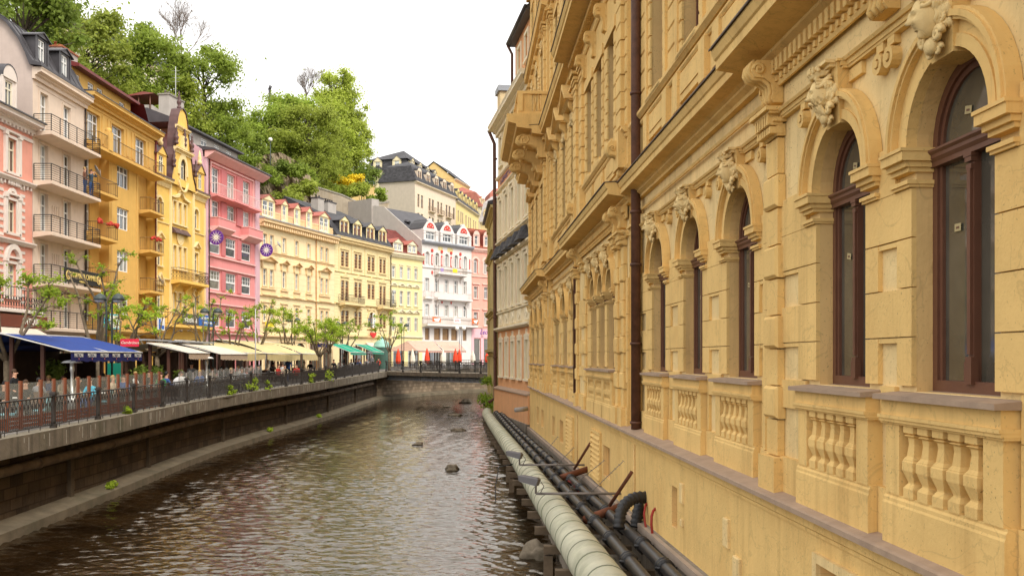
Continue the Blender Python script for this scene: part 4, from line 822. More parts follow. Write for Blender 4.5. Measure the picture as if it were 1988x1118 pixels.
# stone footing whose top falls slowly downstream
b=fb(STONE); b.poly([(1,-.34,-6.3),(57,-.34,-6.3),(57,-.34,-4.15),(16,-.34,-3.45),(1,-.34,-3.2)]); b.add([(1,-.34,-3.2),(16,-.34,-3.45),(57,-.34,-4.15),(57,-.2,-4.13),(16,-.2,-3.43),(1,-.2,-3.18)],[(0,1,4,5),(1,2,3,4)])
b.use(mat('footing_edge',(.4,.31,.24),.9,var=.15,bump=.01)); b.add([(1,-.36,-3.36),(16,-.36,-3.6),(57,-.36,-4.3),(57,-.36,-4.14),(16,-.36,-3.44),(1,-.36,-3.19)]+[(1,-.2,-3.19),(16,-.2,-3.44),(57,-.2,-4.14)]+[(1,-.33,-3.36),(16,-.33,-3.6),(57,-.33,-4.3)],[(0,1,4,5),(1,2,3,4),(5,4,7,6),(4,3,8,7),(0,9,10,1),(1,10,11,2)])
b.build('footing',SP)
# ---- arched windows: trim, sill, balustrade, mask
def bal_panel(b,x0,x1,h0,h1,n,k=5):
    """row of half balusters, square in plan"""
    w=(x1-x0)/k; H=h1-h0; q=.086*min(1,w/.26)*1.2; P=[(1,0),(1,.13),(.62,.2),(.62,.22),(1.02,.36),(1.02,.375),(1.1,.375),(1.1,.5),(.98,.52),(.98,.53),(.7,.58),(.55,.75),(.62,.83),(.95,.86),(.6,.88),(1.0,.9),(1.0,1)]
    for i in range(k): b.lathe((x0+w*(i+.5),-(n+.03),h0),[(q*1.25*r,z*H) for r,z in P],4,off=pi/4,ky=.8,sm=False)
def arch_trim(c,w,n,mask=True,lod=0):
    a,d=c-w/2,c+w/2; r=w/2; e=SP
    b=fb(SPA); sg=24 if lod==0 else 14
    b.ring(c,SPR,r,r+.1,n-.3 if 0 else n-.046,n+.05,0,pi,sg); b.ring(c,SPR,r+.1,r+.2,n-.04,n+.03,0,pi,sg); b.ring(c,SPR,r+.2,r+.3,n-.04,n+.09,0,pi,sg)
    b.ring(c,SPR,r+.225,r+.275,n+.09,n+.115,0,pi,sg)
    for x,s in ((a,-1),(d,1)):
        x0,x1=(x-.3,x) if s<0 else (x,x+.3)
        for h0,h1,p in ((1.49,1.515,.03),(1.515,1.55,.05),(1.62,1.66,.04),(1.66,1.71,.075),(1.71,1.79,.12),(1.79,1.82,.135)):
            if s<0: b.box(x0-p*.4,x1+p*.6,n-.22,n+p,h0,h1)
            else: b.box(x0-p*.6,x1+p*.4,n-.22,n+p,h0,h1)
    b.build('arch_moulding',e)
    # apron: sill, pedestals, half balusters
    b=fb(CAP); b.prof(a-.34,d+.34,[(n-.25,SILL+.01),(n+.2,SILL-.03),(n+.2,SILL-.075),(n-.25,SILL-.075)]); b.build('sill',e)
    b=fb(SPA); g=.30
    b.box(a-g,d+g,n-.1,n+.13,-.5,SILL-.075)
    for h0,h1,p in ((-.53,-.5,.16),(-.56,-.53,.145),(-.58,-.56,.12)): b.box(a-g-p*.2,d+g+p*.2,n-.1,n+p,h0,h1)
    for x0,x1 in ((a-g+.02,a-.02),(d+.02,d+g-.02)): b.box(x0,x1,n-.1,n+.10,-1.2,-.58)
    b.box(a-.02,d+.02,n-.1,n-.03,-1.2,-.58)
    b.prof(a-g-.02,d+g+.02,[(n-.1,-1.2),(n+.09,-1.2),(n+.09,-1.22),(n+.105,-1.24),(n+.105,-1.27),(n+.115,-1.29),(n+.115,-1.66),(n-.1,-1.66)])
    b.build('apron',e)
    b=fb(SPA); bal_panel(b,a+.02,d-.02,-1.2,-.58,n,5 if w<1.45 else 5); b.build('balustrade',e)
def brown_window(c,w,h0,h1,n,arch,dep=.22,lod=0):
    f=fb(BROWNF) if 0 else mb(BROWNF); r=w/2; H=h1-h0; sp=H-r if arch else H
    t=.08; tz=sp-.1 if arch else H*.7
    for x0,x1 in ((-r,-r+t),(r-t,r)): f.box(x0,x1,-.05,.02,0,sp); 
    for x0,x1 in ((-r+t,-r+t+.05),(r-t-.05,r-t)): f.box(x0,x1,-.05,-.0,.1,tz-.07)
    f.box(-r+t,r-t,-.05,.03,0,.1)
    f.prof(-r,r,[(-.05,tz-.07),(.05,tz-.07),(.05,tz-.03),(.075,tz),(.075,tz+.03),(.1,tz+.05),(.1,tz+.07),(-.05,tz+.08)])
    if arch: f.ring(0,sp,r-t,r,-.05,.02,0,pi,20); f.ring(0,sp,r-t-.05,r-t,-.05,-.005,0,pi,20)
    else: f.box(-r+t,r-t,-.05,.02,H-t,H); f.box(-.04,.04,-.05,.03,tz+.08,H-t)
    f.box(-.042,.042,-.04,.03,.1,tz-.07); f.box(-.025,.025,.03,.055,.32,tz-.2)
    for z0,z1,q in ((.08,.26,.055),(.26,.3,.046),(tz-.2,tz-.16,.04),(tz-.14,tz-.1,.05),(tz-.1,tz-.07,.06)): f.box(-q,q,.0,.03+q*.6,z0,z1)
    o=f.build('window',SP,(-c,-n+dep,h0))
    p=mb(PANED)
    if arch: p.add([(r*.98*cos(pi*i/16),.03,sp+r*.98*sin(pi*i/16)) for i in range(17)]+[(-r*.98,.03,.02),(r*.98,.03,.02)],[list(range(19))])
    else: p.poly([(-r,.03,0),(r,.03,0),(r,.03,H),(-r,.03,H)])
    p.build('pane',o)
    if lod==0:
      for _k in range(2):
        q=mb(mat('paper_sticker',(.46,.37,.19),.8,var=.05)); q.M=(Matrix.Translation((-.3,.02,1.35))@Matrix.Rotation(R(random.uniform(-14,14)),4,'Y')) if _k==0 else (Matrix.Translation((-.14,.02,sp+.18))@Matrix.Rotation(R(10),4,'Y'))
        q.box(-.05,.05,0,.004,0,.065); q.use(BROWNF); q.box(-.025,.025,.004,.006,.022,.04); q.build('sticker',o)
for i,(c,w,n) in enumerate(ALLW):
    arch_trim(c,w,n,lod=0 if i<5 else 1); brown_window(c,w,SILL,SPR+w/2,n,True,dep=.2 if i>4 else .21,lod=0 if i<4 else 1)
for c,w,a,d in F1:
    n=[z for z in ZN if z[0]<c<z[1]][0][2]; brown_window(c,w,a,d,n,False,dep=.24,lod=1)
for c,w,a,d in F2+F3:
    n=[z for z in ZN if z[0]<c<z[1]][0][2]; brown_window(c,w,a,d,n,False,dep=.24,lod=1)
# ---- carved masks on the keystones
def carve(kind):
    def fn(d):
        x,z=d.x,d.z; f=1.0
        if d.y>=0: return 1
        def G(cx,cz,wx,wz): return math.exp(-((x-cx)/wx)**2-((z-cz)/wz)**2)
        f+=.36*G(0,-.14,.10,.10)+.20*G(0,.06,.08,.20)        # nose tip, bridge
        f-=.30*(G(.36,.12,.17,.10)+G(-.36,.12,.17,.10))      # eye sockets
        f+=.17*(G(.36,.10,.10,.05)+G(-.36,.10,.10,.05))      # eyelids
        f+=.17*(G(.36,.27,.24,.06)+G(-.36,.27,.24,.06))      # brows
        f+=.08*(G(.45,-.18,.18,.18)+G(-.45,-.18,.18,.18))-.05*(G(.2,-.3,.1,.2)+G(-.2,-.3,.1,.2))
        f-=.16*G(0,-.30,.22,.05); f+=.14*G(0,-.39,.20,.04)-.12*G(0,-.45,.24,.022)+.13*G(0,-.51,.17,.04)-.10*G(0,-.60,.2,.05)
        f+=.20*G(0,-.78,.24,.12)
        if kind and z<-.22: f+=.10*math.sin(26*x+9*math.sin(9*z))*(0 if abs(x)<.22 and z>-.58 else 1)
        return f
    return fn
def scroll(b,x,n,h,r,turns=1.6,t=.03,wd=.06,flip=1):
    pts=[]
    for i in range(22):
        a=i/21*turns*2*pi; q=r*(1-i/24); pts.append((x+flip*q*cos(a),-n-.02*i/21,h+q*sin(a)))
    b.tube(pts,[t*(1.15-.6*i/21) for i in range(22)],6)
def keystone(c,w,n,kind,lod):
    b=fb(SPA); top=3.0; bot=SPR+w/2-.06
    P=lambda hw0,hw1,p0,p1,z0,z1: b.add([(c-hw0,-(n-.2),z0),(c+hw0,-(n-.2),z0),(c+hw0,-(n+p0),z0),(c-hw0,-(n+p0),z0),(c-hw1,-(n-.05),z1),(c+hw1,-(n-.05),z1),(c+hw1,-(n+p1),z1),(c-hw1,-(n+p1),z1)],[(0,1,2,3),(4,5,6,7),(3,2,6,7),(0,3,7,4),(1,2,6,5),(0,1,5,4)])
    P(.17,.27,.06,.13,bot,top); o=b.build('keystone',SP)
    b=fb(SPAP); sg=34 if lod==0 else 12; cy=n+.165; cz=2.74
    M=FX@Matrix.Translation((c,-cy,cz))@Matrix.Rotation(R(16),4,'Z')@Matrix.Rotation(R(8),4,'X')@Matrix.Scale(.94 if lod==0 else .85,4); b.M=M
    b.ball((0,0,0),1,sg,(.118,.15,.185),carve(kind))
    rr=random.Random(int(c*10)); K=15 if lod==0 else 8
    for k in range(K):                          # wavy locks swept back from the brow
        a=pi*(k+.5)/K; x0,z0=.10*cos(a),.06+.135*sin(a); pts=[]
        for j in range(7):
            t=j/6; q=1+.55*t; pts.append((x0*q+.012*sin(6*t+k),-.075+.17*t,z0*q*(1-.25*t*(a<.5 or a>2.6))+.014*cos(7*t+k)))
        b.tube(pts,[.026-.012*j/6 for j in range(7)],6)
    for sd in (-1,1):
        for k in range(5 if lod==0 else 3):
            pts=[(sd*(.12+.012*k+.022*sin(1.9*j+k)),.03+.022*k+.012*cos(1.9*j),.10-.034*j-.012*k) for j in range(8)]; b.tube(pts,[.027,.03,.026,.028,.022,.024,.018,.008],6)
    b.lathe((0,.0,.175),[(.11,0),(.125,.015),(.118,.035),(.13,.05),(.12,.06)],14,kx=1,ky=1.05)
    for k in range(7): a=pi*(k+.5)/7+pi; b.lathe((.12*cos(a),.125*sin(a),.225),[(.02,0),(.026,.02),(.012,.05),(.018,.06),(.0,.08)],6)
    if kind:
        for k in range(11 if lod==0 else 6):
            x0=-.09+.18*k/(10 if lod==0 else 5); pts=[(x0*(1-.35*j/6)+.012*sin(1.6*j+k),-.10+.012*j+abs(x0)*.4,-.13-.03*j) for j in range(7)]; b.tube(pts,[.02,.024,.024,.022,.018,.012,.006],6)
        for sd in (-1,1): b.tube([(0,-.165,-.07),(sd*.04,-.16,-.085),(sd*.075,-.13,-.12)],[.012,.016,.006],6)
    b.M=FX
    b.box(c-.24,c+.24,n,n+.24,3.0,3.035); b.box(c-.22,c+.22,n,n+.19,2.965,3.0)
    b.ball((c,-(n+.15),2.50),.065,8,(1.3,.8,1.1))
    for s_ in (-1,1): scroll(b,c+s_*.12,n+.15,2.56,.055,flip=s_); scroll(b,c+s_*.07,n+.12,2.455,.045,flip=s_,t=.02); scroll(b,c+s_*.15,n+.13,2.68,.04,flip=-s_,t=.018)
    b.build('mask',o)
for i,(c,w,n) in enumerate(ALLW): keystone(c,w,n,i%2==1,0 if i<5 else 1)
# ---- rusticated piers: courses .435 high between the imposts and the sill
H0=-.25
def pier(b,bp,x0,x1,n,inner=None,h0=-.25,h1=1.49,full_first=False):
    k=0; h=h0
    while h<h1-.05:
        t=min(h+.435,h1); w=x1-x0
        if (k%2==0)^full_first and w>.55:
            q=w*.3; b.box(x0,x0+q-.004,n-.05,n,h+.006,t-.006); b.box(x1-q+.004,x1,n-.05,n,h+.006,t-.006); b.box(x0+q-.004,x1-q+.004,n-.05,n-.008,t-.05,t-.006)
        else: b.box(x0,x1,n-.05,n,h+.006,t-.006)
        h=t; k+=1
b=fb(SPA)
def zone(s0,s1,n,W):
    """all masonry of the ground floor between s0 and s1"""
    W=sorted(W); edges=[s0]+[v for c,w,_ in W for v in (c-w/2,c+w/2)]+[s1]
    for i in range(0,len(edges),2):
        x0,x1=edges[i],edges[i+1]; end=i==0 or i==len(edges)-2
        if x1-x0<.05: continue
        pier(b,None,x0+.0,x1-.0,n,h0=-.25,h1=1.49)
        # between the aprons
        a0=x0 if i==0 else x0+.33; a1=x1 if i==len(edges)-2 else x1-.33
        if a1-a0>.06:
            b.box(a0,a1,n-.05,n+.0,-.6,-.26); b.box(a0,a1,n-.05,n+.02,-1.66,-1.2)
            if a1-a0>.3: b.box(a0,a0+.1,n-.05,n,-1.19,-.61); b.box(a1-.1,a1,n-.05,n,-1.19,-.61)
        # spandrel course over the imposts
        m0=x0 if i==0 else x0+.31; m1=x1 if i==len(edges)-2 else x1-.31
        if m1-m0>.08: b.box(m0,m1,n-.05,n,1.49,1.93)
    # string course with a break over every keystone
    for h0,h1,p in ((2.93,2.955,.03),(2.955,3.0,.05),(3.0,3.03,.09)):
        b.prof(s0,s1,[(n-.05,h0),(n+p*.8,h0),(n+p,h1),(n-.05,h1)])
        for c,w,_ in W: b.box(c-.3,c+.3,n-.04,n+p+.05,h0+.002,h1-.002)
    for c,w,_ in W:
        for s in (-1,1):
            x=c+s*(w/2+.36)
            if s0+.1<x<s1-.1:
                b.ring(x,2.74,.05,.1,n-.045,n+.05,0,2*pi,12); b.ring(x,2.74,0,.035,n-.045,n+.06,0,2*pi,8); b.box(x-.07,x+.07,n-.045,n+.02,2.85,2.93)
            if s0<c+s*.45<s1: b.box(c+s*.24,c+s*.56,n-.05,n+.0,2.8,2.92)
for s0,s1,n in ZN:
    zone(s0,s1,n,[w for w in ALLW if s0<w[0]<s1])
b.build('rusticated_blocks',SP)
# pilasters with bevelled blocks, ground floor
def quoin(s,n,w=.5,h0=-1.2,h1=2.9,p=.09,dent=True):
    b=fb(SPA)
    h=h0;k=0
    while h<h1-.1:
        t=min(h+.435,h1)
        if k%2: b.bev(s-w*.5,s+w*.5,n-.04,n+p,h+.02,t-.02,.035)
        else: b.box(s-w*.42,s+w*.42,n-.04,n+p*.55,h,t)
        h=t;k+=1
    b.box(s-w*.62,s+w*.62,n-.04,n+p+.04,-1.66,-1.22)
    for h0_,h1_,q in ((2.9,2.95,.04),(2.99,3.02,.1),(3.02,3.07,.15)): b.box(s-w*.55-q*.5,s+w*.55+q*.5,n-.04,n+p+q,h0_,h1_)
    if dent:
        for k in range(6):
            x=s-w*.55+w*1.1*(k+.5)/6; b.box(x-.025,x+.025,n,n+p+.1,2.86,2.99); b.box(x-.03,x+.03,n,n+p+.07,2.76,2.84)
    b.build('pilaster',SP)
QP=[(11.85,.12),(21.9,0),(23.1,.15),(24.0,.15),(30.4,.15),(32.7,.15),(34.0,0),(44.0,0),(45.2,.2),(56.2,.2),(5.7,.12)]
for s,n in QP: quoin(s,n)
# consoles under the first cornice
def console(b,s,n,top,H,P,W):
    """scrolled bracket: height H, projection P, width W"""
    out=[(n-.04,top-H),(n+P*.22,top-H),(n+P*.32,top-H*.9),(n+P*.25,top-H*.75),(n+P*.3,top-H*.55),(n+P*.55,top-H*.42),(n+P*.9,top-H*.4),(n+P,top-H*.25),(n+P*.95,top-H*.08),(n+P*.8,top),(n-.04,top)]
    b.prof(s-W/2,s+W/2,out); 
    for f in (-.3,0,.3): b.tube([(s+W*f,-(a+.012),z) for a,z in out[1:-1]],W*.1,6)
    for sd in (-1,1):
        b.M=FX; pts=[]
        for i in range(16):
            a=i/15*1.5*2*pi; q=P*.2*(1-i/18); pts.append((s+sd*(W/2+.005),-(n+P*.74+q*cos(a)),top-H*.22+q*sin(a)))
        b.tube(pts,W*.07,5)
for s,n in ((11.85,.12),(8.7,.12),(5.7,.12),(23.1,.15),(32.7,.15),(45.2,.2),(56.1,.2),(24.0,.15),(31.9,.15)): b=fb(SPA); console(b,s,n,3.68,.52,.36,.34); b.build('console',SP)
# ---- cornices that step out with every projecting bay
def cornices(z0,z1,p,dent=False,base=SPA,nm='cornice',flash=True):
    b=fb(base); f=fb(LEAD); h=z1-z0
    for i,(s0,s1,n) in enumerate(ZN):
        e=p*.35 if n>.05 else 0   # over projecting bays the cornice reaches further
        out=[(-.05,z0),(n+p*.12,z0),(n+p*.12,z0+h*.12),(n+p*.3,z0+h*.22),(n+p*.3,z0+h*.3),(n+p*.42+e,z0+h*.36),(n+p*.86+e,z0+h*.42),(n+p*.86+e,z0+h*.66),(n+p*.92+e,z0+h*.7),(n+p+e,z0+h*.88),(n+p+e,z0+h*.97),(-.05,z1+.04)]
        x0,x1=s0,s1
        if e: x0-=.35 if i else 0; x1+=.35
        b.prof(x0,x1,out); f.prof(x0-.02,x1+.02,[(n+.1,z1+.05),(n+p+e+.035,z1+.0),(n+p+e+.035,z1-.022),(n+p+e+.02,z1-.022),(n+p+e+.02,z1-.012),(n+.1,z1+.035)])
        if dent:
            k=int((x1-x0)/.17)
            for j in range(k):
                x=x0+.1+(x1-x0-.2)*(j+.5)/k; b.box(x-.05,x+.05,n,n+p*.3+.07,z0-.03+h*.05,z0+h*.21)
    b.build(nm,SP); 
    if flash: f.build('flashing',SP)
cornices(3.66,4.14,.44,dent=False)
b=fb(SPA)
for s0,s1,n in ZN:
    b.prof(s0,s1,[(n,3.36),(n+.03,3.36),(n+.05,3.4),(n,3.4)])
    if n>.05:
        k=int((s1-s0)/.16)
        for j in range(k):
            x=s0+(s1-s0)*(j+.5)/k; b.box(x-.045,x+.045,n,n+.12,3.5,3.66); b.box(x-.03,x+.03,n,n+.07,3.41,3.48)
        b.box(s0,s1,n,n+.04,3.4,3.66)
b.build('dentil_band',SP)
cornices(10.25,10.9,.62,dent=True); cornices(16.3,16.9,.26,dent=True); cornices(21.4,22.1,.5,dent=True)
# ---- first floor masonry
b=fb(SPA)
def strings(hs,pr):
    for s0,s1,n in ZN:
        for h,t,p in hs: b.prof(s0,s1,[(n-.01,h),(n+p*.5,h),(n+p,h+t*.5),(n+p,h+t),(n-.01,h+t+.02)])
strings([(5.42,.14,.14),(5.3,.08,.06),(4.55,.08,.05),(11.9,.16,.14),(9.75,.1,.08),(17.5,.12,.1),(15.9,.08,.06)],0)
def block_strip(s0,s1,n,h0,h1,p=.05,c=.42,ragged=.0):
    h=h0;k=0
    while h<h1-.05:
        t=min(h+c,h1); g=ragged if k%2 else 0; b.bev(s0-g,s1+g,n-.02,n+p,h+.012,t-.012,.02); h=t;k+=1
for c,w,a,d in F1+F2+F3:
    n=[z for z in ZN if z[0]<c<z[1]][0][2]; e0,e1=c-w/2,c+w/2
    block_strip(e0-.3,e0,n,a-.1,d,.06,.36,0); block_strip(e1,e1+.3,n,a-.1,d,.06,.36,0)
    b.box(e0-.36,e1+.36,n,n+.09,d+.02,d+.3); b.box(e0-.12,e1+.12,n-.2,n+.14,a-.12,a)
    if a<10:
        b.box(e0-.2,e1+.2,n,n+.05,4.72,5.25); b.box(e0-.05,e1+.05,n+.05,n+.07,4.85,5.12)
for c in (35.2,38.4,41.7):     # triangular pediments
    pediment(b,c-1.15,c+1.15,9.3,.75,.4,n=0,t=.12)
    for s in (-1,1): b.prof(c+s*.85-.11,c+s*.85+.11,[(0,8.6),(.1,8.65),(.12,8.95),(.3,9.1),(.32,9.3),(0,9.3)])
for c in (47.2,50.6,54): pediment(b,c-1.05,c+1.05,9.0,.55,.3,n=.2,t=.1)
for c in (16.72,19.7,13.83):
    b.box(c-1.1,c+1.1,0,.2,9.3,9.45); b.box(c-1.15,c+1.15,0,.28,9.45,9.55)
    for s in (-1,1): b.box(c+s*.95-.1,c+s*.95+.1,0,.09,5.6,9.3); b.box(c+s*1.0-.2,c+s*1.0+.2,0,.1,4.6,5.3)
# plain banded masonry between the windows
for s0,s1,n in ZN:
    W=sorted([(c,w) for c,w,a,d in F1 if s0<c<s1]); ed=[s0]+[v for c,w in W for v in (c-w/2-.32,c+w/2+.32)]+[s1]
    if not W: continue
    for i in range(0,len(ed),2):
        if ed[i+1]-ed[i]>.35: block_strip(ed[i]+.04,ed[i+1]-.04,n,5.6,9.7,.035,.42); block_strip(ed[i]+.04,ed[i+1]-.04,n,12.1,15.9,.035,.42)
for s in (23.2,31.0,32.6,34.1,43.9,45.3,55.9):        # giant pilasters
    n=[z for z in ZN if z[0]<s<z[1]][0][2]
    for lo,hi in ((5.6,9.4),(12.1,15.6)):
        block_strip(s-.32,s+.32,n,lo,hi,.14,.42,.03)
        for h,p,hh in ((hi,.18,.08),(hi+.1,.22,.1),(hi+.28,.28,.1),(hi-.25,.17,.06)): b.box(s-.3-p*.5,s+.3+p*.5,n,n+p,h,h+hh)
        b.box(s-.42,s+.42,n,n+.2,lo-1.0,lo-.1)
b.build('rusticated_blocks',SP)
def cons(*a,par=SP): b=fb(SPA); console(b,*a); b.build('console',par)
for c in (23.9,26.1,28.3,30.5): cons(c,.15,9.75,.75,.32,.26)
for s in (23.2,32.5): cons(s,.15,5.3,.85,.4,.3)
for c,w,a,d in F2: 
    n=[z for z in ZN if z[0]<c<z[1]][0][2]
    for s in (-1,1): cons(c+s*.75,n,15.9,.5,.25,.2)
# carved garlands between the pediments and over the upper windows
rg=random.Random(3)
for c,h,n in [(x,8.95+.0,.0) for x in (35.2,38.4,41.7)]+[(x,15.55,.2) for x in (47.2,50.6,54)]+[(x,13.5,.2) for x in (48.9,52.3)]+[(x,13.5,0) for x in (36.8,40.05)]+[(x,9.9,0) for x in (36.8,40,43.2)]:
    b=fb(SPAP); b.box(c-.4,c+.4,n,n+.05,h-.1,h+.1)
    for k in range(22): b.ball((c+rg.gauss(0,.32),-(n+.06),h+rg.gauss(0,.13 if h!=13.5 else .7)),rg.uniform(.05,.1),5)
    b.build('carved_ornament',SP)
# ---- stone balcony on the far bay
b=fb(SPA); b.prof(44.2,53.0,[(.2,10.5),(.7,10.55),(.75,10.7),(1.65,10.8),(1.7,10.95),(2.05,11.05),(2.12,11.28),(2.12,11.42),(.2,11.42)]); bo=b.build('balcony',SP)
b=fb(SPA)
for z0,z1,e in ((11.42,11.6,.05),(12.42,12.56,.06)): b.box(44.5-e,49.5+e,1.4-.0-e,1.4+.16+e,z0,z1); b.box(44.5-e,44.66+e,.2,1.4-e,z0,z1); b.box(49.34-e,49.5+e,.2,1.4-e,z0,z1)
for s in (44.58,46.2,47.8,49.42): b.box(s-.16,s+.16,1.36,1.6,11.6,12.42)
b.box(44.5,44.66,.2,.5,11.6,12.42); b.box(44.5,44.66,.95,1.4,11.6,12.42)
for k in range(2): b.lathe((44.58,-.62-.2*k,11.6),[(.07,0),(.05,.1),(.09,.3),(.04,.55),(.07,.82)],8)
for s in (45,45.4,45.8,46.6,47,47.4,48.2,48.6,49): b.lathe((s,-1.48,11.6),[(.07,0),(.05,.1),(.09,.3),(.04,.55),(.07,.82)],8)
b.build('balustrade',bo)
for s in (45.0,48.2,51.4): b=fb(SPA); console(b,s,.2,10.56,1.05,1.45,.5); b.ball((s,-1.25,10.1),.1,6,(1,1,1.5)); b.build('console',bo)
# ---- rainwater pipes
RUST=mat('brown_pipe',(.115,.05,.03),.6,var=.35,scale=5,spec=.35,bump=.002)
b=fb(RUST)
b.tube([(21.55,-.14,-1.62),(21.55,-.14,16)],.11,14)
for z in (-1.5,.3,2.1,3.3,6,8.4,10.8): b.tube([(21.55,-.14,z),(21.55,-.14,z+.06)],.135,14)
b.build('drainpipe',SP)
b=fb(RUST); b.tube([(33.7,-.12,-1.6),(33.7,-.12,16)],.08,10)
for z in (-1.4,1,3,6,9): b.tube([(33.7,-.12,z),(33.7,-.12,z+.06)],.1,10)
b.build('drainpipe',SP)
# ================================================================== SECOND RIVERSIDE BUILDING (peach and cream)
PEA=stucco('peach_render',(232,170,116),.92,.95); CRM=stucco('ivory_stucco',(240,218,168),.95); CRMT=stucco('ivory_trim',(242,226,186),.95,streak=.1)
A=(-1.05,71.2); B_=(1.25,56.9)
rt=empty('peach_building',(A[0],A[1],0),atan2(B_[1]-A[1],B_[0]-A[0]),'peach and ivory building with slate hooded windows above the river','building'); L=hypot(B_[0]-A[0],B_[1]-A[1])
cs=[1.1+2.75*k for k in range(5)]
ops=[(c,c+1.15,-1.3,1.15,False) for c in cs]+[(c,c+1.1,3.6,6.5,False) for c in cs]+[(c,c+1.1,8.9,11.6,False) for c in cs]+[(c,c+1.1,14.2,16.3,False) for c in cs]+[(c,c+1.1,18.6,20.2,False) for c in cs if c>8]
b=mb(PEA); b.wall(0,L,-6,2.0,0,[o for o in ops if o[3]<2],.2,CRM); b.wall(8.0,L,17.2,21.0,0,[o for o in ops if o[2]>17],.2,PEA); b.poly([(8,0,17.2),(8,10,17.2),(8,10,21),(8,0,21)])
b.use(CRM); b.wall(0,L,2.0,17.2,0,[o for o in ops if 2<o[2]<17],.2,CRM)
b.use(PEA)
for x,zt in ((0,17.3),(L,21.0)): b.poly([(x,0,-6),(x,10,-6),(x,10,zt),(x,0,zt)])
b.use(CRM); b.poly([(0,.22,-5),(L,.22,-5),(L,.22,17.2),(0,.22,17.2)]); b.poly([(8.05,.22,17.2),(L,.22,17.2),(L,.22,20.9),(8.05,.22,20.9)]); b.build('wall',rt)
b=mb(CRMT)
for a,c,d,e,_ in ops:
    b.frame(a,c,d,e,.2,0,.1); b.box(a-.25,c+.25,0,.16,d-.14,d)
    if d<0: b.extr([(a-.25,e+.2),(c+.25,e+.2),(c+.1,e+.35),((a+c)/2+.1,e+.4),((a+c)/2,e+.7),((a+c)/2-.1,e+.4),(a-.1,e+.35)],0,.12)
    if 3<d<13: b.box(a-.3,c+.3,0,.2,e+.25,e+.4); b.ring((a+c)/2,e+.7,.0,.3,0,.1,0,pi,8); [b.prof(x,x+.16,[(0,e-.4),(.1,e-.3),(.22,e+.1),(.22,e+.25),(0,e+.25)]) for x in (a-.32,c+.16)]
string(b,-.02,L,2.1,.25,.35); string(b,-.02,L,3.3,.12,.15); string(b,0,L,7.2,.2,.3); string(b,0,L,8.5,.15,.25); string(b,0,L,12.4,.12,.2); string(b,0,L,13.4,.2,.2)
for c in cs:
    b.box(c-.2,c+1.3,0,.07,2.4,3.2); b.ring(c+.55,2.8,.1,.28,.07,.12,0,2*pi,10); b.ring(c+.15,2.8,.04,.12,.07,.12,0,2*pi,8); b.ring(c+.95,2.8,.04,.12,.07,.12,0,2*pi,8)
    b.box(c-.95,c-.75,0,.12,3.5,7.0); b.box(c-.95,c-.75,0,.12,8.7,12.2)
cornice(b,-.1,L+.2,16.6,17.4,.8); b.build('moulding',rt)
b=mb(PEA); b.box(0,L,0,.03,12.6,13.3); b.build('band',rt)
for c in cs:
    for z0,z1 in ((3.5,6.9),(8.7,11.9)): b=mb(PEA); b.box(c-.62,c-.42,0,.04,z0,z1); b.build('pilaster_strip',rt); lettering('LAZENSKY DUM',.55,mat('letter_mauve',(.35,.24,.4),.7),rt,4.5,.05,12.95,sx=1.5)
for c in cs:
    b=mb(SLATE); m=c+.55; b.add([(m-.95,-.05,7.35),(m+.95,-.05,7.35),(m+.95,-.75,7.3),(m-.95,-.75,7.3),(m,-.05,8.35),(m,-.4,8.2)],[(0,3,2,1),(3,2,5),(2,1,4,5),(0,3,5,4)]); b.build('window_hood',rt)
b=mb(SLATEP); b.prof(7.8,L+.3,[(.45,20.9),(.5,21.15),(.4,21.2),(-4,24),(-4,20.9)]); b.tube([(7.8,-.5,21.1),(L+.3,-.5,21.1)],.12,8); b.prof(-.1,8,[(.7,17.42),(.7,17.5),(-6,18.6),(-6,17.42)]); b.build('roof',rt)
b=mb(RUST); b.tube([(7.85,-.5,21.0),(7.9,-.2,20.4),(7.9,-.2,17.6)],.09,8); b.tube([(-.2,-.7,17.2),(-.2,-.25,16.2),(-.15,-.2,-3.0),(-.2,-.7,-3.35)],.13,10)
for z in (0,3,6,9,12,15): b.tube([(-.15,-.2,z),(-.15,-.2,z+.1)],.17,10)
b.build('drainpipe',rt)
for a,c,d,e,_ in ops:
    window(rt,a,c,d,e,style='T',fm=mat('window_ivory',(.62,.56,.38),.5),pm=mat('ivory_blind',(.52,.46,.3),.6,var=.1),depth=.17)
b=mb(CAP); b.prof(0,L,[(0,-2.05),(.38,-2.2),(.38,-2.28),(0,-2.28)]); b.build('coping',rt)
b=mb(PEA); b.prof(0,L,[(-.1,-2.28),(.3,-2.28),(.3,-4.0),(-.1,-4.0)]); b.use(STONE); b.prof(0,L,[(-.1,-4.0),(.4,-4.0),(.4,-6.2),(-.1,-6.2)]); b.build('plinth',rt)
b=mb(stucco('peach_attic',(236,205,140))); b.xyz(2.0,3.4,-.35,1.0,17.4,19.2); b.use(ZINC); b.xyz(1.85,3.55,-.5,1.15,19.2,19.6); b.build('chimney',rt)
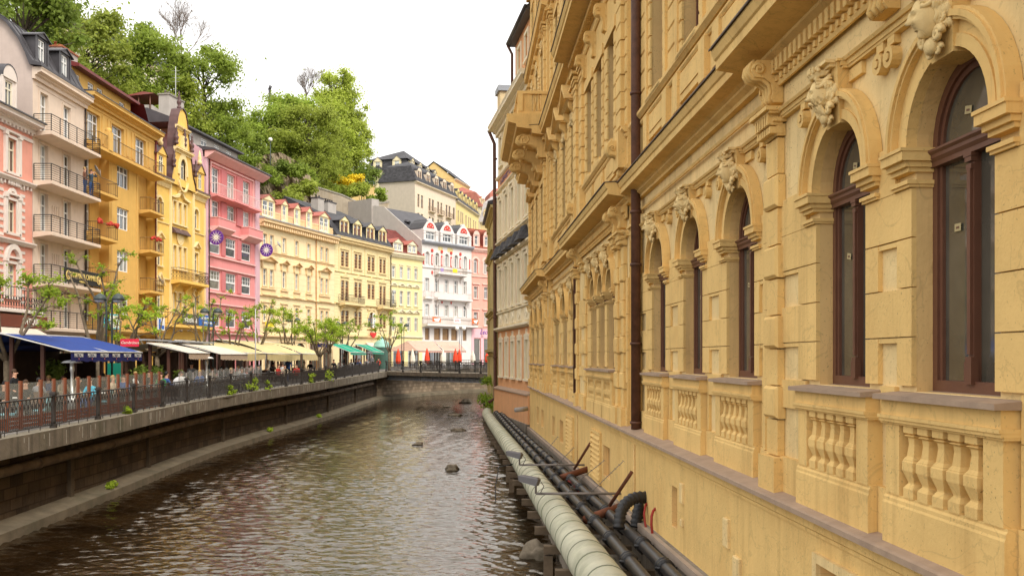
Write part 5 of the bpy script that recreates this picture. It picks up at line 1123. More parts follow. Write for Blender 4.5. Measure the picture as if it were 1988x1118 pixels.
# ---- green-gold corner house beyond
OLV=stucco('olive_yellow_render',(205,180,96))
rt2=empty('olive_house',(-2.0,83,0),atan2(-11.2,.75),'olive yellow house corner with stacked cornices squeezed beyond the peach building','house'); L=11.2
shell(rt2,L,-5,11.8,8,OLV,[(2+3*k,3+3*k,z,z+2,False) for k in range(3) for z in (-.5,4.2,8.6)])
b=mb(OLV)
for z in (11.2,8.0,3.3,.2): cornice(b,-.35,L,z,z+.5,.4)
for z0,z1 in ((8.5,11.2),(3.8,8.0),(.7,3.3),(-3,.2)): b.box(-.1,.7,0,.16,z0,z1); b.box(-.16,-.02,-.7,0,z0,z1); b.box(-.2,.8,0,.24,z1-.35,z1)
b.build('moulding',rt2)
for k in range(3):
    for z in (-.5,4.2,8.6): window(rt2,2+3*k,3+3*k,z,z+2,fm=CREAMF)
b=mb(SLATEP); b.prof(-.6,L,[(.6,11.75),(.6,11.95),(-3,13),(-3,11.75)]); b.build('roof',rt2)
# ================================================================== GROUND, RIVER, QUAY
def sheet(name,pts,fz,m,kind='structure'):
    b=mb(m); b.poly([(x,y,fz(y)) for x,y in pts]); o=b.build(name); o['kind']=kind; return o
EARTH=mat('earth',(.12,.11,.08),.95,var=.3,scale=.05)
o=mb(EARTH); o.poly([(-900,-300,-9),(900,-300,-9),(900,1400,-9),(-900,1400,-9)]); g=o.build('ground'); g['kind']='structure'
PAV=mat('paving',(.23,.21,.19),.9,var=.2,scale=2,bump=.01,block=(.25,.12,.02,(.5,.5,.5)))
qp=[(qx(z),z) for z in list(range(4,128,4))]
left=[(-90,4)]+qp+[(16,124),(70,124),(70,230),(-90,230)]
sheet('promenade',left,deck,PAV)
# water
WM=bpy.data.materials.new('river_water'); WM.use_nodes=True; t=WM.node_tree; N=t.nodes; Lk=t.links; pb=N['Principled BSDF']
pb.inputs['Base Color'].default_value=(.035,.021,.010,1); pb.inputs['Roughness'].default_value=.06; pb.inputs['IOR'].default_value=2.1; pb.inputs['Specular Tint'].default_value=(1,.84,.62,1)
tc=N.new('ShaderNodeTexCoord'); mp=N.new('ShaderNodeMapping'); mp.inputs['Scale'].default_value=(.55,1.7,1); mp.inputs['Rotation'].default_value=(0,0,R(8)); Lk.new(tc.outputs['Object'],mp.inputs['Vector'])
n1=N.new('ShaderNodeTexNoise'); n1.inputs['Scale'].default_value=1.5; n1.inputs['Detail'].default_value=2.5; n1.inputs['Roughness'].default_value=.5; n1.inputs['Distortion'].default_value=.6; Lk.new(mp.outputs[0],n1.inputs['Vector'])
n2=N.new('ShaderNodeTexNoise'); n2.inputs['Scale'].default_value=4.5; n2.inputs['Detail'].default_value=2; n2.inputs['Roughness'].default_value=.6; Lk.new(mp.outputs[0],n2.inputs['Vector'])
b1=N.new('ShaderNodeBump'); b1.inputs['Distance'].default_value=.03; b1.inputs['Strength'].default_value=1; Lk.new(n1.outputs['Fac'],b1.inputs['Height'])
b2=N.new('ShaderNodeBump'); b2.inputs['Distance'].default_value=.02; Lk.new(n2.outputs['Fac'],b2.inputs['Height']); Lk.new(b1.outputs[0],b2.inputs['Normal']); Lk.new(b2.outputs[0],pb.inputs['Normal'])
n3=N.new('ShaderNodeTexNoise'); n3.inputs['Scale'].default_value=.5; n3.inputs['Detail'].default_value=5; Lk.new(tc.outputs['Object'],n3.inputs['Vector'])
cr=N.new('ShaderNodeMix'); cr.data_type='RGBA'; cr.inputs[6].default_value=(.008,.004,.0015,1); cr.inputs[7].default_value=(.03,.016,.006,1); mr=N.new('ShaderNodeMapRange'); mr.inputs[1].default_value=.35; mr.inputs[2].default_value=.65
Lk.new(n3.outputs['Fac'],mr.inputs[0]); Lk.new(mr.outputs[0],cr.inputs[0]); ms2=N.new('ShaderNodeMapRange'); ms2.inputs[3].default_value=.35; ms2.inputs[4].default_value=1.0; n4=N.new('ShaderNodeTexNoise'); n4.inputs['Scale'].default_value=.16; n4.inputs['Detail'].default_value=3; n4.inputs['Distortion'].default_value=1.5; Lk.new(tc.outputs['Object'],n4.inputs['Vector']); ms2.inputs[1].default_value=.35; ms2.inputs[2].default_value=.6; Lk.new(n4.outputs['Fac'],ms2.inputs[0]); Lk.new(ms2.outputs[0],b1.inputs['Strength']); Lk.new(cr.outputs[2],pb.inputs['Base Color'])
NC=380; yv=[3.0]
while yv[-1]<126: yv.append(yv[-1]+min(.4,.018+.0022*yv[-1]))
yv=np.array(yv); tv=np.linspace(0,1,NC); X0=-17.0; x1v=np.interp(yv,[3,60,126],[5,4,20]); XX=X0+(x1v[:,None]-X0)*tv[None,:]; YY=np.repeat(yv[:,None],NC,1)
rs=np.random.RandomState(12); Zs=np.zeros_like(XX); lx_=(x1v-X0)/(NC-1); 
patch=.55+.45*np.clip(.5+.6*(np.sin(XX*.35+YY*.11+1.3*np.sin(YY*.13))*np.cos(YY*.17-XX*.21+np.sin(XX*.4))),0,1)
for k in range(72):
    lam=.15*(5.2**(rs.rand()**1.3)); th=rs.normal()*.5+R(8); kx,ky=2*pi/lam*sin(th),2*pi/lam*cos(th); am=lam*(.0092 if lam<.4 else .0058)*(.6+rs.rand()); ph=rs.rand()*6.28
    fade=np.clip((lam/(2.6*np.maximum(lx_,np.gradient(yv))))-.6,0,1)[:,None]
    Zs+=am*fade*np.sin(kx*XX+ky*YY+ph+.8*np.sin(.9*XX*kx*.2+.5*YY*.3+ph))
Zs*=patch
for (sx,sy,sr) in ((.9,21.5,.7),(-3.5,19,.9),(-1.0,41,.8),(-6,31,.7)): Zs+=.03*np.exp(-((XX-sx)**2+(YY-sy)**2)/sr**2)*np.sin(9*np.hypot(XX-sx,YY-sy)-2*XX)
ZZ=(-5.3+.0115*(YY-27))+Zs
nr=len(yv); idx=np.arange(nr*NC).reshape(nr,NC); Fq=np.stack([idx[:-1,:-1],idx[:-1,1:],idx[1:,1:],idx[1:,:-1]],-1).reshape(-1,4)
me=bpy.data.meshes.new('river'); me.vertices.add(nr*NC); me.vertices.foreach_set('co',np.stack([XX,YY,ZZ],-1).astype(np.float32).ravel()); me.loops.add(Fq.size); me.loops.foreach_set('vertex_index',Fq.ravel().astype(np.int32)); me.polygons.add(len(Fq)); me.polygons.foreach_set('loop_start',np.arange(0,Fq.size,4,dtype=np.int32)); me.polygons.foreach_set('use_smooth',np.ones(len(Fq),dtype=bool)); me.materials.append(WM); me.update(calc_edges=True); me.validate()
o=bpy.data.objects.new('river',me); COL.objects.link(o); o['kind']='structure'
# river wall, slab edge, footing
WALLM=mat('river_wall_stone',(.10,.068,.042),.95,var=.35,scale=.8,bump=.03,bscale=5,streak=.4,block=(.75,.36,.022,(.45,.4,.35)),darkamt=.5,dark=(.03,.022,.015))
SLABM=mat('quay_slab_concrete',(.19,.155,.115),.95,var=.3,scale=1.2,bump=.015,bscale=10,streak=.85,zs=.05,darkamt=.55,dark=(.10,.095,.055))
SLABT=mat('quay_slab_top',(.22,.19,.14),.95,var=.2,scale=2,bump=.01)
LEDGE=mat('river_ledge',(.15,.12,.08),.95,var=.3,scale=1.4,bump=.02,bscale=7,darkamt=.5,dark=(.09,.085,.05))
def ribbon(b,f0,f1,zs):
    """surface between two edge functions z->(x,y,h)"""
    P=[]; 
    for z in zs: P+=[f0(z),f1(z)]
    b.add(P,[(2*i,2*i+1,2*i+3,2*i+2) for i in range(len(zs)-1)])
ZS=[6+2*i for i in range(60)]
def off(z,d):
    """point d metres landward of the quay edge at z"""
    e=.5; tx,ty=qx(z+e)-qx(z-e),2*e; l=hypot(tx,ty); return qx(z)-ty/l*d, z+tx/l*d
def pf(d,fz,dz): return lambda z:(*off(z,d),fz(z)+dz)
qw=empty('quay_wall',(0,0,0),0,'dark stone river wall under an overhanging streaked concrete walkway edge','quay wall')
b=mb(WALLM); ribbon(b,pf(1.0,wat,-1),pf(1.0,deck,-.3),ZS[:48]); b.use(mat('far_wall_lightened',(.30,.225,.15),.95,var=.25,scale=.8,bump=.03,bscale=5,block=(.75,.36,.022,(.5,.45,.4)))); ribbon(b,pf(1.0,wat,-1),pf(1.0,deck,-.3),ZS[47:]); b.build('wall',qw)  # far stretch coloured lighter to offset the bridge's shade
b=mb(SLABM); ribbon(b,pf(0,deck,.06),pf(0,deck,-.52),ZS); ribbon(b,pf(0,deck,-.52),pf(1.0,deck,-.6),ZS)
b.use(SLABT); ribbon(b,pf(0,deck,.06),pf(.55,deck,.06),ZS); ribbon(b,pf(.55,deck,.06),pf(.55,deck,-.02),ZS); b.build('slab',qw)
b=mb(LEDGE); ribbon(b,pf(1.0,wat,.42),pf(.25,wat,.28),ZS); ribbon(b,pf(.25,wat,.28),pf(.2,wat,-.6),ZS); b.build('footing',qw)
PIPEM=mat('rusty_grey_pipe',(.17,.125,.09),.75,var=.4,scale=2,bump=.004)
b=mb(PIPEM); b.tube([(*off(z,.72),deck(z)-1.05) for z in range(8,98,2)],.16,8)
for z in range(9,98,3): b.tube([(*off(z,.72),deck(z)-1.05),(*off(z+.12,.72),deck(z+.12)-1.05)],.2,8)
b.build('pipe',qw)
b=mb(mat('lime_stain',(.5,.47,.4),.95)); rg=random.Random(5)
for k in range(120):
    z=rg.uniform(16,96); x,y=off(z,-.004); hh=rg.uniform(.12,.46); b.add([(x,y,deck(z)-.02),(x,y+.03,deck(z)-.02),(x,y+.03,deck(z)-.02-hh),(x,y,deck(z)-.02-hh)],[(0,1,2,3)])
b.build('stain',qw)
for z in (25,33,41,52,64,76,88):
    b=mb(mat('wall_pier_stone',(.085,.062,.04),.95,var=.3)); x,y=off(z,.97); b.M=Matrix.Translation((x,y,0)); b.xyz(-.12,.1,-.12,.12,wat(z),deck(z)-.6); b.build('pier',qw)
# quay railing: posts and panels
RAILM=mat('railing_iron',(.042,.035,.031),.55,var=.3,scale=6,spec=.45)
def rail_post():
    b=mb(RAILM); b.xyz(-.085,.085,-.085,.085,0,.14); b.lathe((0,0,.14),[(.07,0),(.06,.1),(.06,.85),(.075,.87),(.06,.9)],8); b.xyz(-.08,.08,-.08,.08,1.04,1.08); b.xyz(-.1,.1,-.1,.1,1.08,1.12); b.xyz(-.06,.06,-.06,.06,1.12,1.16); return b.mesh('post')
def rail_panel(Lp,dz):
    b=mb(RAILM); T=lambda y:dz*y/Lp; k=int(Lp/.118)
    b.tube([(0,0,1.0),(0,Lp,1.0+dz)],.028,6); b.tube([(0,0,.12),(0,Lp,.12+dz)],.02,5)
    for i in range(k):
        y=Lp*(i+.5)/k; b.tube([(0,y,.12+T(y)),(0,y,.86+T(y))],.0155,4,False); q=Lp/k
        b.tube([(0,y,.84+T(y)),(0,y+q*(.5 if i%2 else -.5)*1.0,.985+T(y))],.014,4,False)
        b.tube([(0,y,.66+T(y)),(0,y+q*(.5 if i%2==0 else -.5),.82+T(y))],.012,4,False)
        if i%6==3: b.tube([(0,y,-.02+T(y)),(0,y,.12+T(y))],.014,4,False)
    return b.mesh('panel')
qr=empty('quay_railing',(0,0,0),0,'dark iron railing with pointed bar tops along the edge of the promenade','railing')
pts=[];z=12.6
while z<99.5: pts.append((off(z,.28),deck(z)+.06)); z+=3.52
PM=rail_post(); cache={}
for i,((x,y),h) in enumerate(pts):
    inst('post',PM,qr,(x,y,h),(0,0,0))
    if i+1<len(pts):
        (x2,y2),h2=pts[i+1]; Lp=hypot(x2-x,y2-y); key=round(Lp,1)
        if key not in cache: cache[key]=rail_panel(Lp,h2-h)
        inst('panel',cache[key],qr,(x,y,h),(0,0,atan2(-(x2-x),y2-y)))
# ---- footbridge
bp0,bp1=(-13.55,100.5),(-.9,84.5)
br=empty('footbridge',(bp0[0],bp0[1],0),atan2(bp1[1]-bp0[1],bp1[0]-bp0[0]),'low road bridge with blue grey girders crossing where the river bends','bridge'); L=hypot(bp1[0]-bp0[0],bp1[1]-bp0[1])
BH=deck(100)
b=mb(SLABM); b.xyz(-1.5,L+2,-.0,4.6,BH-.34,BH+.04); b.build('deck',br)
b=mb(mat('girder_blue_grey',(.27,.28,.30),.6,var=.2,streak=.4)); b.xyz(-.5,L+1,.45,.6,BH-.8,BH-.34); b.xyz(-.5,L+1,4.2,4.35,BH-.8,BH-.34); b.xyz(-.5,L+1,.3,.75,BH-.84,BH-.78)
for k in range(52): b.xyz(.1+k*.4,.16+k*.4,.38,.45,BH-.78,BH-.34)
b.build('girder',br)
for x0,x1 in ((L-.3,L+2),): b=mb(WALLM); b.xyz(x0,x1,.5,4.2,-5.6,BH-.8); b.build('abutment',br)
for y in (.15,4.45):
    k=6; Lp=L/k; pm=rail_panel(Lp,0)
    for i in range(k): inst('panel',pm,br,(i*Lp,y,BH+.04),(0,0,R(-90)))
    for i in range(k+1): inst('post',PM,br,(i*Lp,y,BH+.04))
# railing round the bend
b=mb(RAILM)
P=[(*off(z,.3),deck(z)+.06) for z in range(107,124,2)]
b.tube([(x,y,h+1.0) for x,y,h in P],.03,5); b.tube([(x,y,h+.1) for x,y,h in P],.02,4)
for i in range(len(P)-1):
    a,c=Vector(P[i]),Vector(P[i+1])
    for k in range(10): q=a.lerp(c,k/10); b.tube([(q.x,q.y,q.z),(q.x,q.y,q.z+1)],.02 if k else .04,4,False)
tag(b.build('bend_railing'),'low iron railing edging the square beyond the bridge','railing')
# ---- rocks and riverbed wall on this side
ROCK=mat('river_rock',(.25,.20,.14),.9,var=.4,scale=2.5,bump=.03,bscale=6,darkamt=.5,dark=(.05,.05,.025))
def rock(px,py,w,hh,label):
    dr=py-695; z=30
    for _ in range(9): z=-1830*wat(z)/dr
    x=(px-994)/1830*z; sd=random.Random(px)
    ph=[sd.uniform(0,6) for _ in range(6)]
    fn=lambda d:1+.22*sin(3*d.x+ph[0])*cos(2.5*d.y+ph[1])+.14*sin(5*d.z+4*d.y+ph[2])+.1*sin(8*d.x+ph[3])+.06*sin(13*d.y+9*d.z+ph[4])
    b=mb(ROCK); b.ball((0,0,0),1,12,(w/2,w*.42,hh),fn); tag(b.build('rock',None,(x,z,wat(z)+hh*.15)),label,'rock','stones in the river')
rock(1047,1082,.85,.36,'squarish mossy boulder beside the big pipe, nearest of the river stones')
rock(878,912,.75,.22,'dark rock with pale top in mid stream below the small flat stone')
rock(811,864,.6,.14,'small flat dark stone standing alone near the middle of the river')
rock(890,836,1.0,.14,'broad low slab of rock upstream of the dark mid river rock')
rock(905,782,1.3,.3,'rounded boulder in the shallows close to the bridge')
rock(884,806,1.1,.12,'thin flat stone awash between boulder and broad slab')
rock(868,790,.8,.1,'tiny stone barely breaking the surface far upstream')
# ================================================================== PIPES AND GEAR ALONG THE SPA BUILDING
BIGM=mat('pipe_jacket',(.56,.54,.40),.6,var=.2,scale=1.6,spec=.3,bump=.004,darkamt=.35,dark=(.2,.24,.1),streak=.3,rnd=0)
def pline(z): return float(np.interp(z,[6,16,40,60,73,76],[2.05,1.47,.2,-1.1,-1.95,-1.9])), float(np.interp(z,[6,16,40,60,73,76],[-3.55,-3.7,-4.12,-4.32,-4.35,-4.1]))
bpz=[6+.8*i for i in range(86)]
big=empty('district_heating_pipe',(0,0,0),0,'fat pale green insulated pipe on brackets above the water','pipe')
b=mb(BIGM); b.tube([(pline(z)[0],z,pline(z)[1]) for z in bpz],[.375+.004*sin(z*3) for z in bpz],28)
b.use(mat('jacket_seam',(.24,.25,.17),.6,var=.2)); z=7
while z<74:
    x,h=pline(z); x2,h2=pline(z+.05); b.tube([(x,z,h),(x2,z+.05,h2)],.386,28); z+=1.15
b.build('jacket',big)
BRK=mat('timber_bracket',(.17,.12,.075),.9,var=.3,scale=4,bump=.01)
z=8
while z<72:
    b=mb(BRK); x,h=pline(z); b.xyz(x-.5,4.0-.048*z,z-.1,z+.1,h-.56,h-.38)
    if int(z)%3==0: b.xyz(x-.5,x-.3,z-.1,z+.1,h-1.9,h-.6)
    b.build('bracket',big); z+=2.6
# concrete sill below the pipes, between the brackets and the wall
b=mb(STONE); 
for z0,z1 in ((5,30),(30,56)): b.add([(pline(z0)[0]+.25,z0,-6),(pline(z1)[0]+.25,z1,-6),(pline(z1)[0]+.25,z1,pline(z1)[1]-.66),(pline(z0)[0]+.25,z0,pline(z0)[1]-.66),(3.8-.048*z0,z0,pline(z0)[1]-.66),(3.8-.048*z1,z1,pline(z1)[1]-.66)],[(0,1,2,3),(3,2,5,4)])
tag(b.build('stone_ledge'),'rough stone ledge under the pipes at the foot of the yellow wall','ledge')
BLK=mat('black_pipe',(.032,.03,.03),.42,var=.4,scale=2.5,spec=.5,bump=.002)
def px_pt(px,py,h): z=-1830*h/(py-695)*-1 if 0 else h*1830/(695-py); return ((px-994)/1830*z,z,h)
def path2(P,step=1.0):
    out=[]
    for a,c in zip(P,P[1:]):
        n=max(1,int((Vector(c)-Vector(a)).length/step))
        for i in range(n): out.append(tuple(Vector(a).lerp(Vector(c),i/n)))
    return out+[P[-1]]
lines=[[(2.55,6,-3.45),(1.98,18.7,-3.6),(1.40,27.7,-3.66),(1.02,34,-3.72),(-.1,52,-3.9),(-1.2,70,-4.0)],
       [(3.1,6,-3.5),(2.55,18.2,-3.62),(1.9,27.7,-3.7),(1.45,34,-3.74),(.3,52,-3.95),(-.9,70,-4.0)]]
for i,P in enumerate(lines):
    e=empty('service_pipe',P[0],0,('slimmer black pipe running next to the fat green pipe','black pipe running closest to the yellow wall')[i],'pipe','black pipes on the brackets')
    o=Vector(P[0]); Q=[tuple(Vector(p)-o) for p in path2(P)]
    b=mb(BLK); b.tube(Q,.115,14); b.build('tube',e)
    for k in range(2,len(Q)-1,2):
        b=mb(BLK); a=Vector(Q[k]); d=(Vector(Q[k+1])-a).normalized(); b.tube([a,a+d*.06],.16,12); b.tube([a+d*.16,a+d*.22],.16,12); b.tube([a+Vector((-.19,0,0)),a+Vector((.19,0,0))],.03,6); b.tube([a+d*.19+Vector((0,0,-.2)),a+d*.19+Vector((0,0,.0))],.03,6); b.build('coupling',e)
    if i==0: b=mb(mat('white_tape',(.7,.7,.68),.5)); a=Vector(Q[14]); d=(Vector(Q[15])-a).normalized(); b.tube([a,a+d*.25],.118,14); b.build('tape',e)
# steel cross arms carrying floodlights
RS=mat('rusty_steel',(.17,.06,.03),.8,var=.4,scale=4,bump=.004); GALV=mat('galvanised_steel',(.23,.2,.18),.55,var=.25); LAMP=mat('lamp_housing',(.19,.18,.185),.5,var=.1)
def flood(z,h,lab1,lab2):
    xw=4.0-.048*z-.2; xe=xw-2.1
    e=empty('rusty_strut',(xw,z-.7,-3.52),0,lab2,'bracket')
    b=mb(RS); b.tube([(.02,-1.2,.95),(-.42,-.6,.1)],.05,4); b.build('brace',e)
    b=mb(RS); b.tube([(.1,.1,.03),(-1.0,-.8,-.2)],.1,10); b.build('beam',e)
    f=empty('floodlight',(xe,z,h),0,lab1,'floodlight','floodlights over the river')
    b=mb(GALV); b.tube([(2.2,.0,0),(0,0,0)],.035,6); b.build('arm',f)
    M=Matrix.Translation((-.12,0,.32))@Matrix.Rotation(R(14),4,'Y')@Matrix.Rotation(R(-20),4,'Z')@Matrix.Scale(.8,4)
    b=mb(LAMP); b.M=M
    b.add([(-.34,-.14,-.1),(.24,-.14,-.1),(.24,.14,-.1),(-.34,.14,-.1),(-.4,-.16,.05),(.26,-.16,.1),(.26,.16,.1),(-.4,.16,.05),(-.3,-.12,.1),(.2,-.12,.15),(.2,.12,.15),(-.3,.12,.1)],[(0,3,2,1),(0,1,5,4),(1,2,6,5),(2,3,7,6),(3,0,4,7),(4,5,9,8),(5,6,10,9),(6,7,11,10),(7,4,8,11),(8,9,10,11)]); b.build('housing',f)
    b=mb(mat('lamp_glass',(.4,.4,.42),.1,spec=.6)); b.M=M; b.xyz(-.31,.2,-.12,.12,-.115,-.102); b.build('glass',f)
    b=mb(GALV); b.tube([(0,0,0),(0,0,.18),(.06,0,.28)],.03,6); b.ball((.03,0,.28),.07,8); b.tube([(.12,0,.3),(.2,0,.18),(.1,-.05,.0)],.012,5); b.build('stem',f)
flood(30.4,-3.44,'grey floodlight on a thin arm above the green pipe, farther from the black hose','rusty strut and beam bolted to the yellow wall, farther from the black hose')
flood(23.2,-3.33,'grey floodlight on a thin arm above the green pipe, nearer the black hose','rusty strut and beam bolted to the yellow wall beside the black hose')
b=mb(GALV)
for a,c in (((1.9,29,-2.75),(.9,30.5,-4.0)),((2.35,24.0,-2.6),(1.05,26.5,-4.1)),((2.6,22,-2.4),(1.5,24,-3.9)),((1.6,33,-2.75),(.8,34,-3.9))):
    b.tube([a,c],.009,4)
    A_=Vector(a);C_=Vector(c)
    for k in range(14): q=A_.lerp(C_,k/14); b.tube([q+Vector((-.03,0,.02)),q+Vector((.03,0,-.02))],.006,3)
tag(b.build('barbed_wire'),'thin barbed wires slanting from the wall down to the pipes','wire')
# corrugated hose and red cables
HOSE=mat('hose_rubber',(.02,.019,.019),.5,var=.3,spec=.5)
def hose(P,r,label):
    Q=path2([Vector(p) for p in P],.035); o=Vector(P[-1]); Q=[Vector(q) for q in Q]
    for _ in range(30): Q=[Q[0]]+[(Q[i-1]+Q[i]*2+Q[i+1])/4 for i in range(1,len(Q)-1)]+[Q[-1]]
    b=mb(HOSE); b.tube([q-o for q in Q],[r*(1+.13*(1 if i%3==0 else (-.6 if i%3==1 else 0))) for i in range(len(Q))],14); tag(b.build('corrugated_hose',None,o),label,'hose','black hoses leaving the wall')
hose([(3.02,20.1,-3.0),(2.75,20.0,-2.92),(2.45,19.9,-2.98),(2.25,19.7,-3.2),(2.22,19.6,-3.55)],.12,'ribbed black hose arching from the wall to the outer black pipe')
hose([(3.05,20.5,-3.02),(2.85,20.4,-3.05),(2.72,20.3,-3.2),(2.65,20.2,-3.62)],.12,'shorter ribbed black hose dropping to the pipe beside the wall')
REDC=mat('red_hose',(.33,.03,.02),.5,var=.2)
b=mb(REDC); b.tube([(2.98,19.1,-3.06),(2.9,19.0,-3.02),(2.83,18.9,-3.06),(2.79,18.85,-3.16),(2.78,18.8,-3.32),(2.8,18.8,-3.5),(2.84,18.8,-3.66)],.028,8); b.tube([(2.86,19.9,-3.05),(2.8,19.8,-3.1),(2.76,19.7,-3.25),(2.77,19.6,-3.45),(2.8,19.5,-3.62)],.024,8); tag(b.build('red_cable'),'red cables curling out of the wall behind the black hoses','cable')
b=mb(REDC); b.tube([(1.9,26.6,-3.75),(1.8,28,-3.7),(1.65,29.5,-3.78)],.04,6); tag(b.build('red_cable'),'red cable lying between the two black pipes near the rusty beams','cable')
b=mb(GREY); b.tube([(2.9,13.6,-3.3),(2.75,13.3,-3.8)],.04,6); b.tube([(.9,56,-3.0),(.2,55.5,-3.05)],.14,10); tag(b.build('drain_spout'),'short grey drain stub poking out of the wall over the pipes','pipe')
b=mb(HOSE); P=[(.2,36,-4.0),(-.5,35.5,-4.1),(-.62,35,-4.8),(-.6,34.5,-5.3)]; b.tube(path2(P,.3),.02,5); tag(b.build('hanging_cable'),'thin grey cable hanging from the green pipe into the water','cable')
# ================================================================== HILLSIDE
def leafmat(name,c,v=.35,sc=.7): return mat(name,c,.55,var=v,scale=sc,spec=.2,trans=.5,rnd=.16)
LG=[leafmat('leaf_spring',(.37,.43,.07)),leafmat('leaf_mid',(.31,.40,.06)),leafmat('leaf_dark',(.21,.28,.05)),leafmat('leaf_lime',(.42,.49,.08))]
FORS=mat('forsythia_bloom',(.85,.62,.02),.6,var=.3,scale=3,trans=.2)
BARK=mat('bark',(.085,.065,.048),.95,var=.35,scale=6,bump=.01)
PBARK=mat('pollard_bark',(.17,.13,.085),.95,var=.4,scale=5,bump=.015,bscale=14)
FP=[(-29.0,40),(-29.0,64),(-28.8,76),(-28,86),(-26.3,98),(-21.5,114),(-16.5,127.6),(-12.7,133.5),(-6.1,142),(0,147),(14,156),(60,170)]
def dline(x,y):
    """distance behind the line of house fronts"""
    best=1e9
    for (x0,y0),(x1,y1) in zip(FP,FP[1:]):
        dx,dy=x1-x0,y1-y0; t=max(0,min(1,((x-x0)*dx+(y-y0)*dy)/(dx*dx+dy*dy))); px,py=x0+dx*t,y0+dy*t; d=hypot(x-px,y-py)
        if d<best: best=d; sg=dx*(y-py)-dy*(x-px)
    return best if sg>0 else -best
def sm(a,b,v): t=max(0,min(1,(v-a)/(b-a))); return t*t*(3-2*t)
def hill(x,y):
    d=dline(x,y)
    if d<9: return -3

    cap=float(np.interp(y,[40,75,105,125,150,190,240,300,400],[24,25,24,21,23.5,25,29,30,30]))
    c2=float(np.interp(x,[-120,-60,-40,-25,-5,20],[20,13,8,2,0,0]))
    k=sm(112,130,y)*sm(-34,-20,x); h=-3+(cap+3)*(.82*sm(9+11*k,18+14*k,d)+.18*sm(16+14*k,30+14*k,d))+c2*sm(20,60,d)
    return h+1.0*sin(x*.21+y*.13)*sm(16,30,d)+.5*sin(x*.53-y*.37)*sm(14,22,d)
HILLM=mat('hill_soil',(.10,.10,.045),.95,var=.4,scale=.35,bump=.1,bscale=1.2,darkamt=.6,dark=(.06,.1,.02))
b=mb(HILLM); nx,ny=90,120; xs=[-150+210*i/nx for i in range(nx+1)]; ys=[40+300*j/ny for j in range(ny+1)]
V=[(x,y,hill(x,y)) for y in ys for x in xs]; b.smooth=True; b.add(V,[(j*(nx+1)+i,j*(nx+1)+i+1,(j+1)*(nx+1)+i+1,(j+1)*(nx+1)+i) for j in range(ny) for i in range(nx) if dline(xs[i],ys[j])>6]); o=b.build('hillside'); o['kind']='structure'
def leaves(b,cs,n,size,rg,flat=.6,soft=0):
    """n leaf sprays scattered near the skins of the clumps cs=[(x,y,z,r)]"""
    w=np.array([c[3]**2 for c in cs]); w=w/w.sum(); cnt=(w*n).astype(int)+1; V=[];F=[]
    r=np.random.RandomState(rg)
    for (x,y,z,rr),k in zip(cs,cnt):
        d=r.normal(size=(k,3)); d/=np.linalg.norm(d,axis=1)[:,None]; q=(rr*(r.rand(k)**.4)*(1+.15*r.normal(size=k)) if not soft else rr*soft*np.abs(r.normal(size=k))); p=np.array([x,y,z])+d*q[:,None]*np.array([1,1,.7])
        a=r.normal(size=(k,3)); nrm=d+r.normal(size=(k,3))*.7+np.array([0,0,flat]); nrm/=np.linalg.norm(nrm,axis=1)[:,None]
        u=np.cross(nrm,a); u/=np.linalg.norm(u,axis=1)[:,None]; v=np.cross(nrm,u); s=size*(.55+.9*r.rand(k))[:,None]
        o=len(V); P=np.stack([p-u*s,p-v*s*.55,p+u*s,p+v*s*.55],1).reshape(-1,3); V+=P.tolist(); F+=[[o+4*i,o+4*i+1,o+4*i+2,o+4*i+3] for i in range(k)]
    b.add([tuple(p) for p in V],F)
def limbs(b,rg,base,tips,r0):
    for t in tips:
        m=Vector(base).lerp(Vector(t),.5)+Vector((rg.uniform(-.4,.4),rg.uniform(-.4,.4),rg.uniform(0,.5))); b.tube([base,tuple(m),t],[r0,r0*.6,r0*.18],5,False)
def tree_meshes(seed,H,Wd,n,lm,size=.42,sparse=0,crown_lo=.25,blob=44):
    rg=random.Random(seed); cs=[]
    for k in range(blob):
        f=rg.random(); z=H*(crown_lo+(1-crown_lo)*f); rad=Wd/2*sqrt(max(.05,1-((f-.4)/.66)**2)); a=rg.uniform(0,2*pi); q=rad*rg.uniform(.25,.95)
        cs.append((q*cos(a),q*sin(a),z*.97,Wd*rg.uniform(.055,.125)))
    t=mb(BARK); tr=[(0,0,-2),(rg.uniform(-.2,.2),0,H*.3),(rg.uniform(-.4,.4),rg.uniform(-.3,.3),H*.62),(0,0,H*.9)]; t.tube(tr,[.3,.24,.15,.03],8)
    for c in cs:
        z0=min(H*.75,max(H*.22,c[2]-Wd*.25)); bx=Vector(tr[1]).lerp(Vector(tr[2]),min(1,max(0,(z0-H*.3)/(H*.32)))); bx.z=z0; limbs(t,rg,tuple(bx),[c[:3]],.085)
        for _ in range(3): e=Vector(c[:3])+Vector((rg.uniform(-1,1),rg.uniform(-1,1),rg.uniform(-.5,1)))*c[3]; t.tube([c[:3],tuple(e)],[.04,.012],4,False)
    b=mb(lm); leaves(b,cs,n,size,seed,.4,soft=.95); return t.mesh('trunk'),b.mesh('crown')
TM={'a':tree_meshes(1,15,10,26000,LG[1],.165,blob=60),'b':tree_meshes(2,14,11,26000,LG[0],.165,blob=64),'c':tree_meshes(3,16,9,13000,LG[0],.16,blob=52),'d':tree_meshes(4,11,9,22000,LG[2],.165,crown_lo=.12,blob=60),'e':tree_meshes(5,16,10.5,36000,LG[3],.165,crown_lo=.12,blob=90),'f':tree_meshes(6,9,8,20000,LG[1],.15,crown_lo=.05,blob=60)}
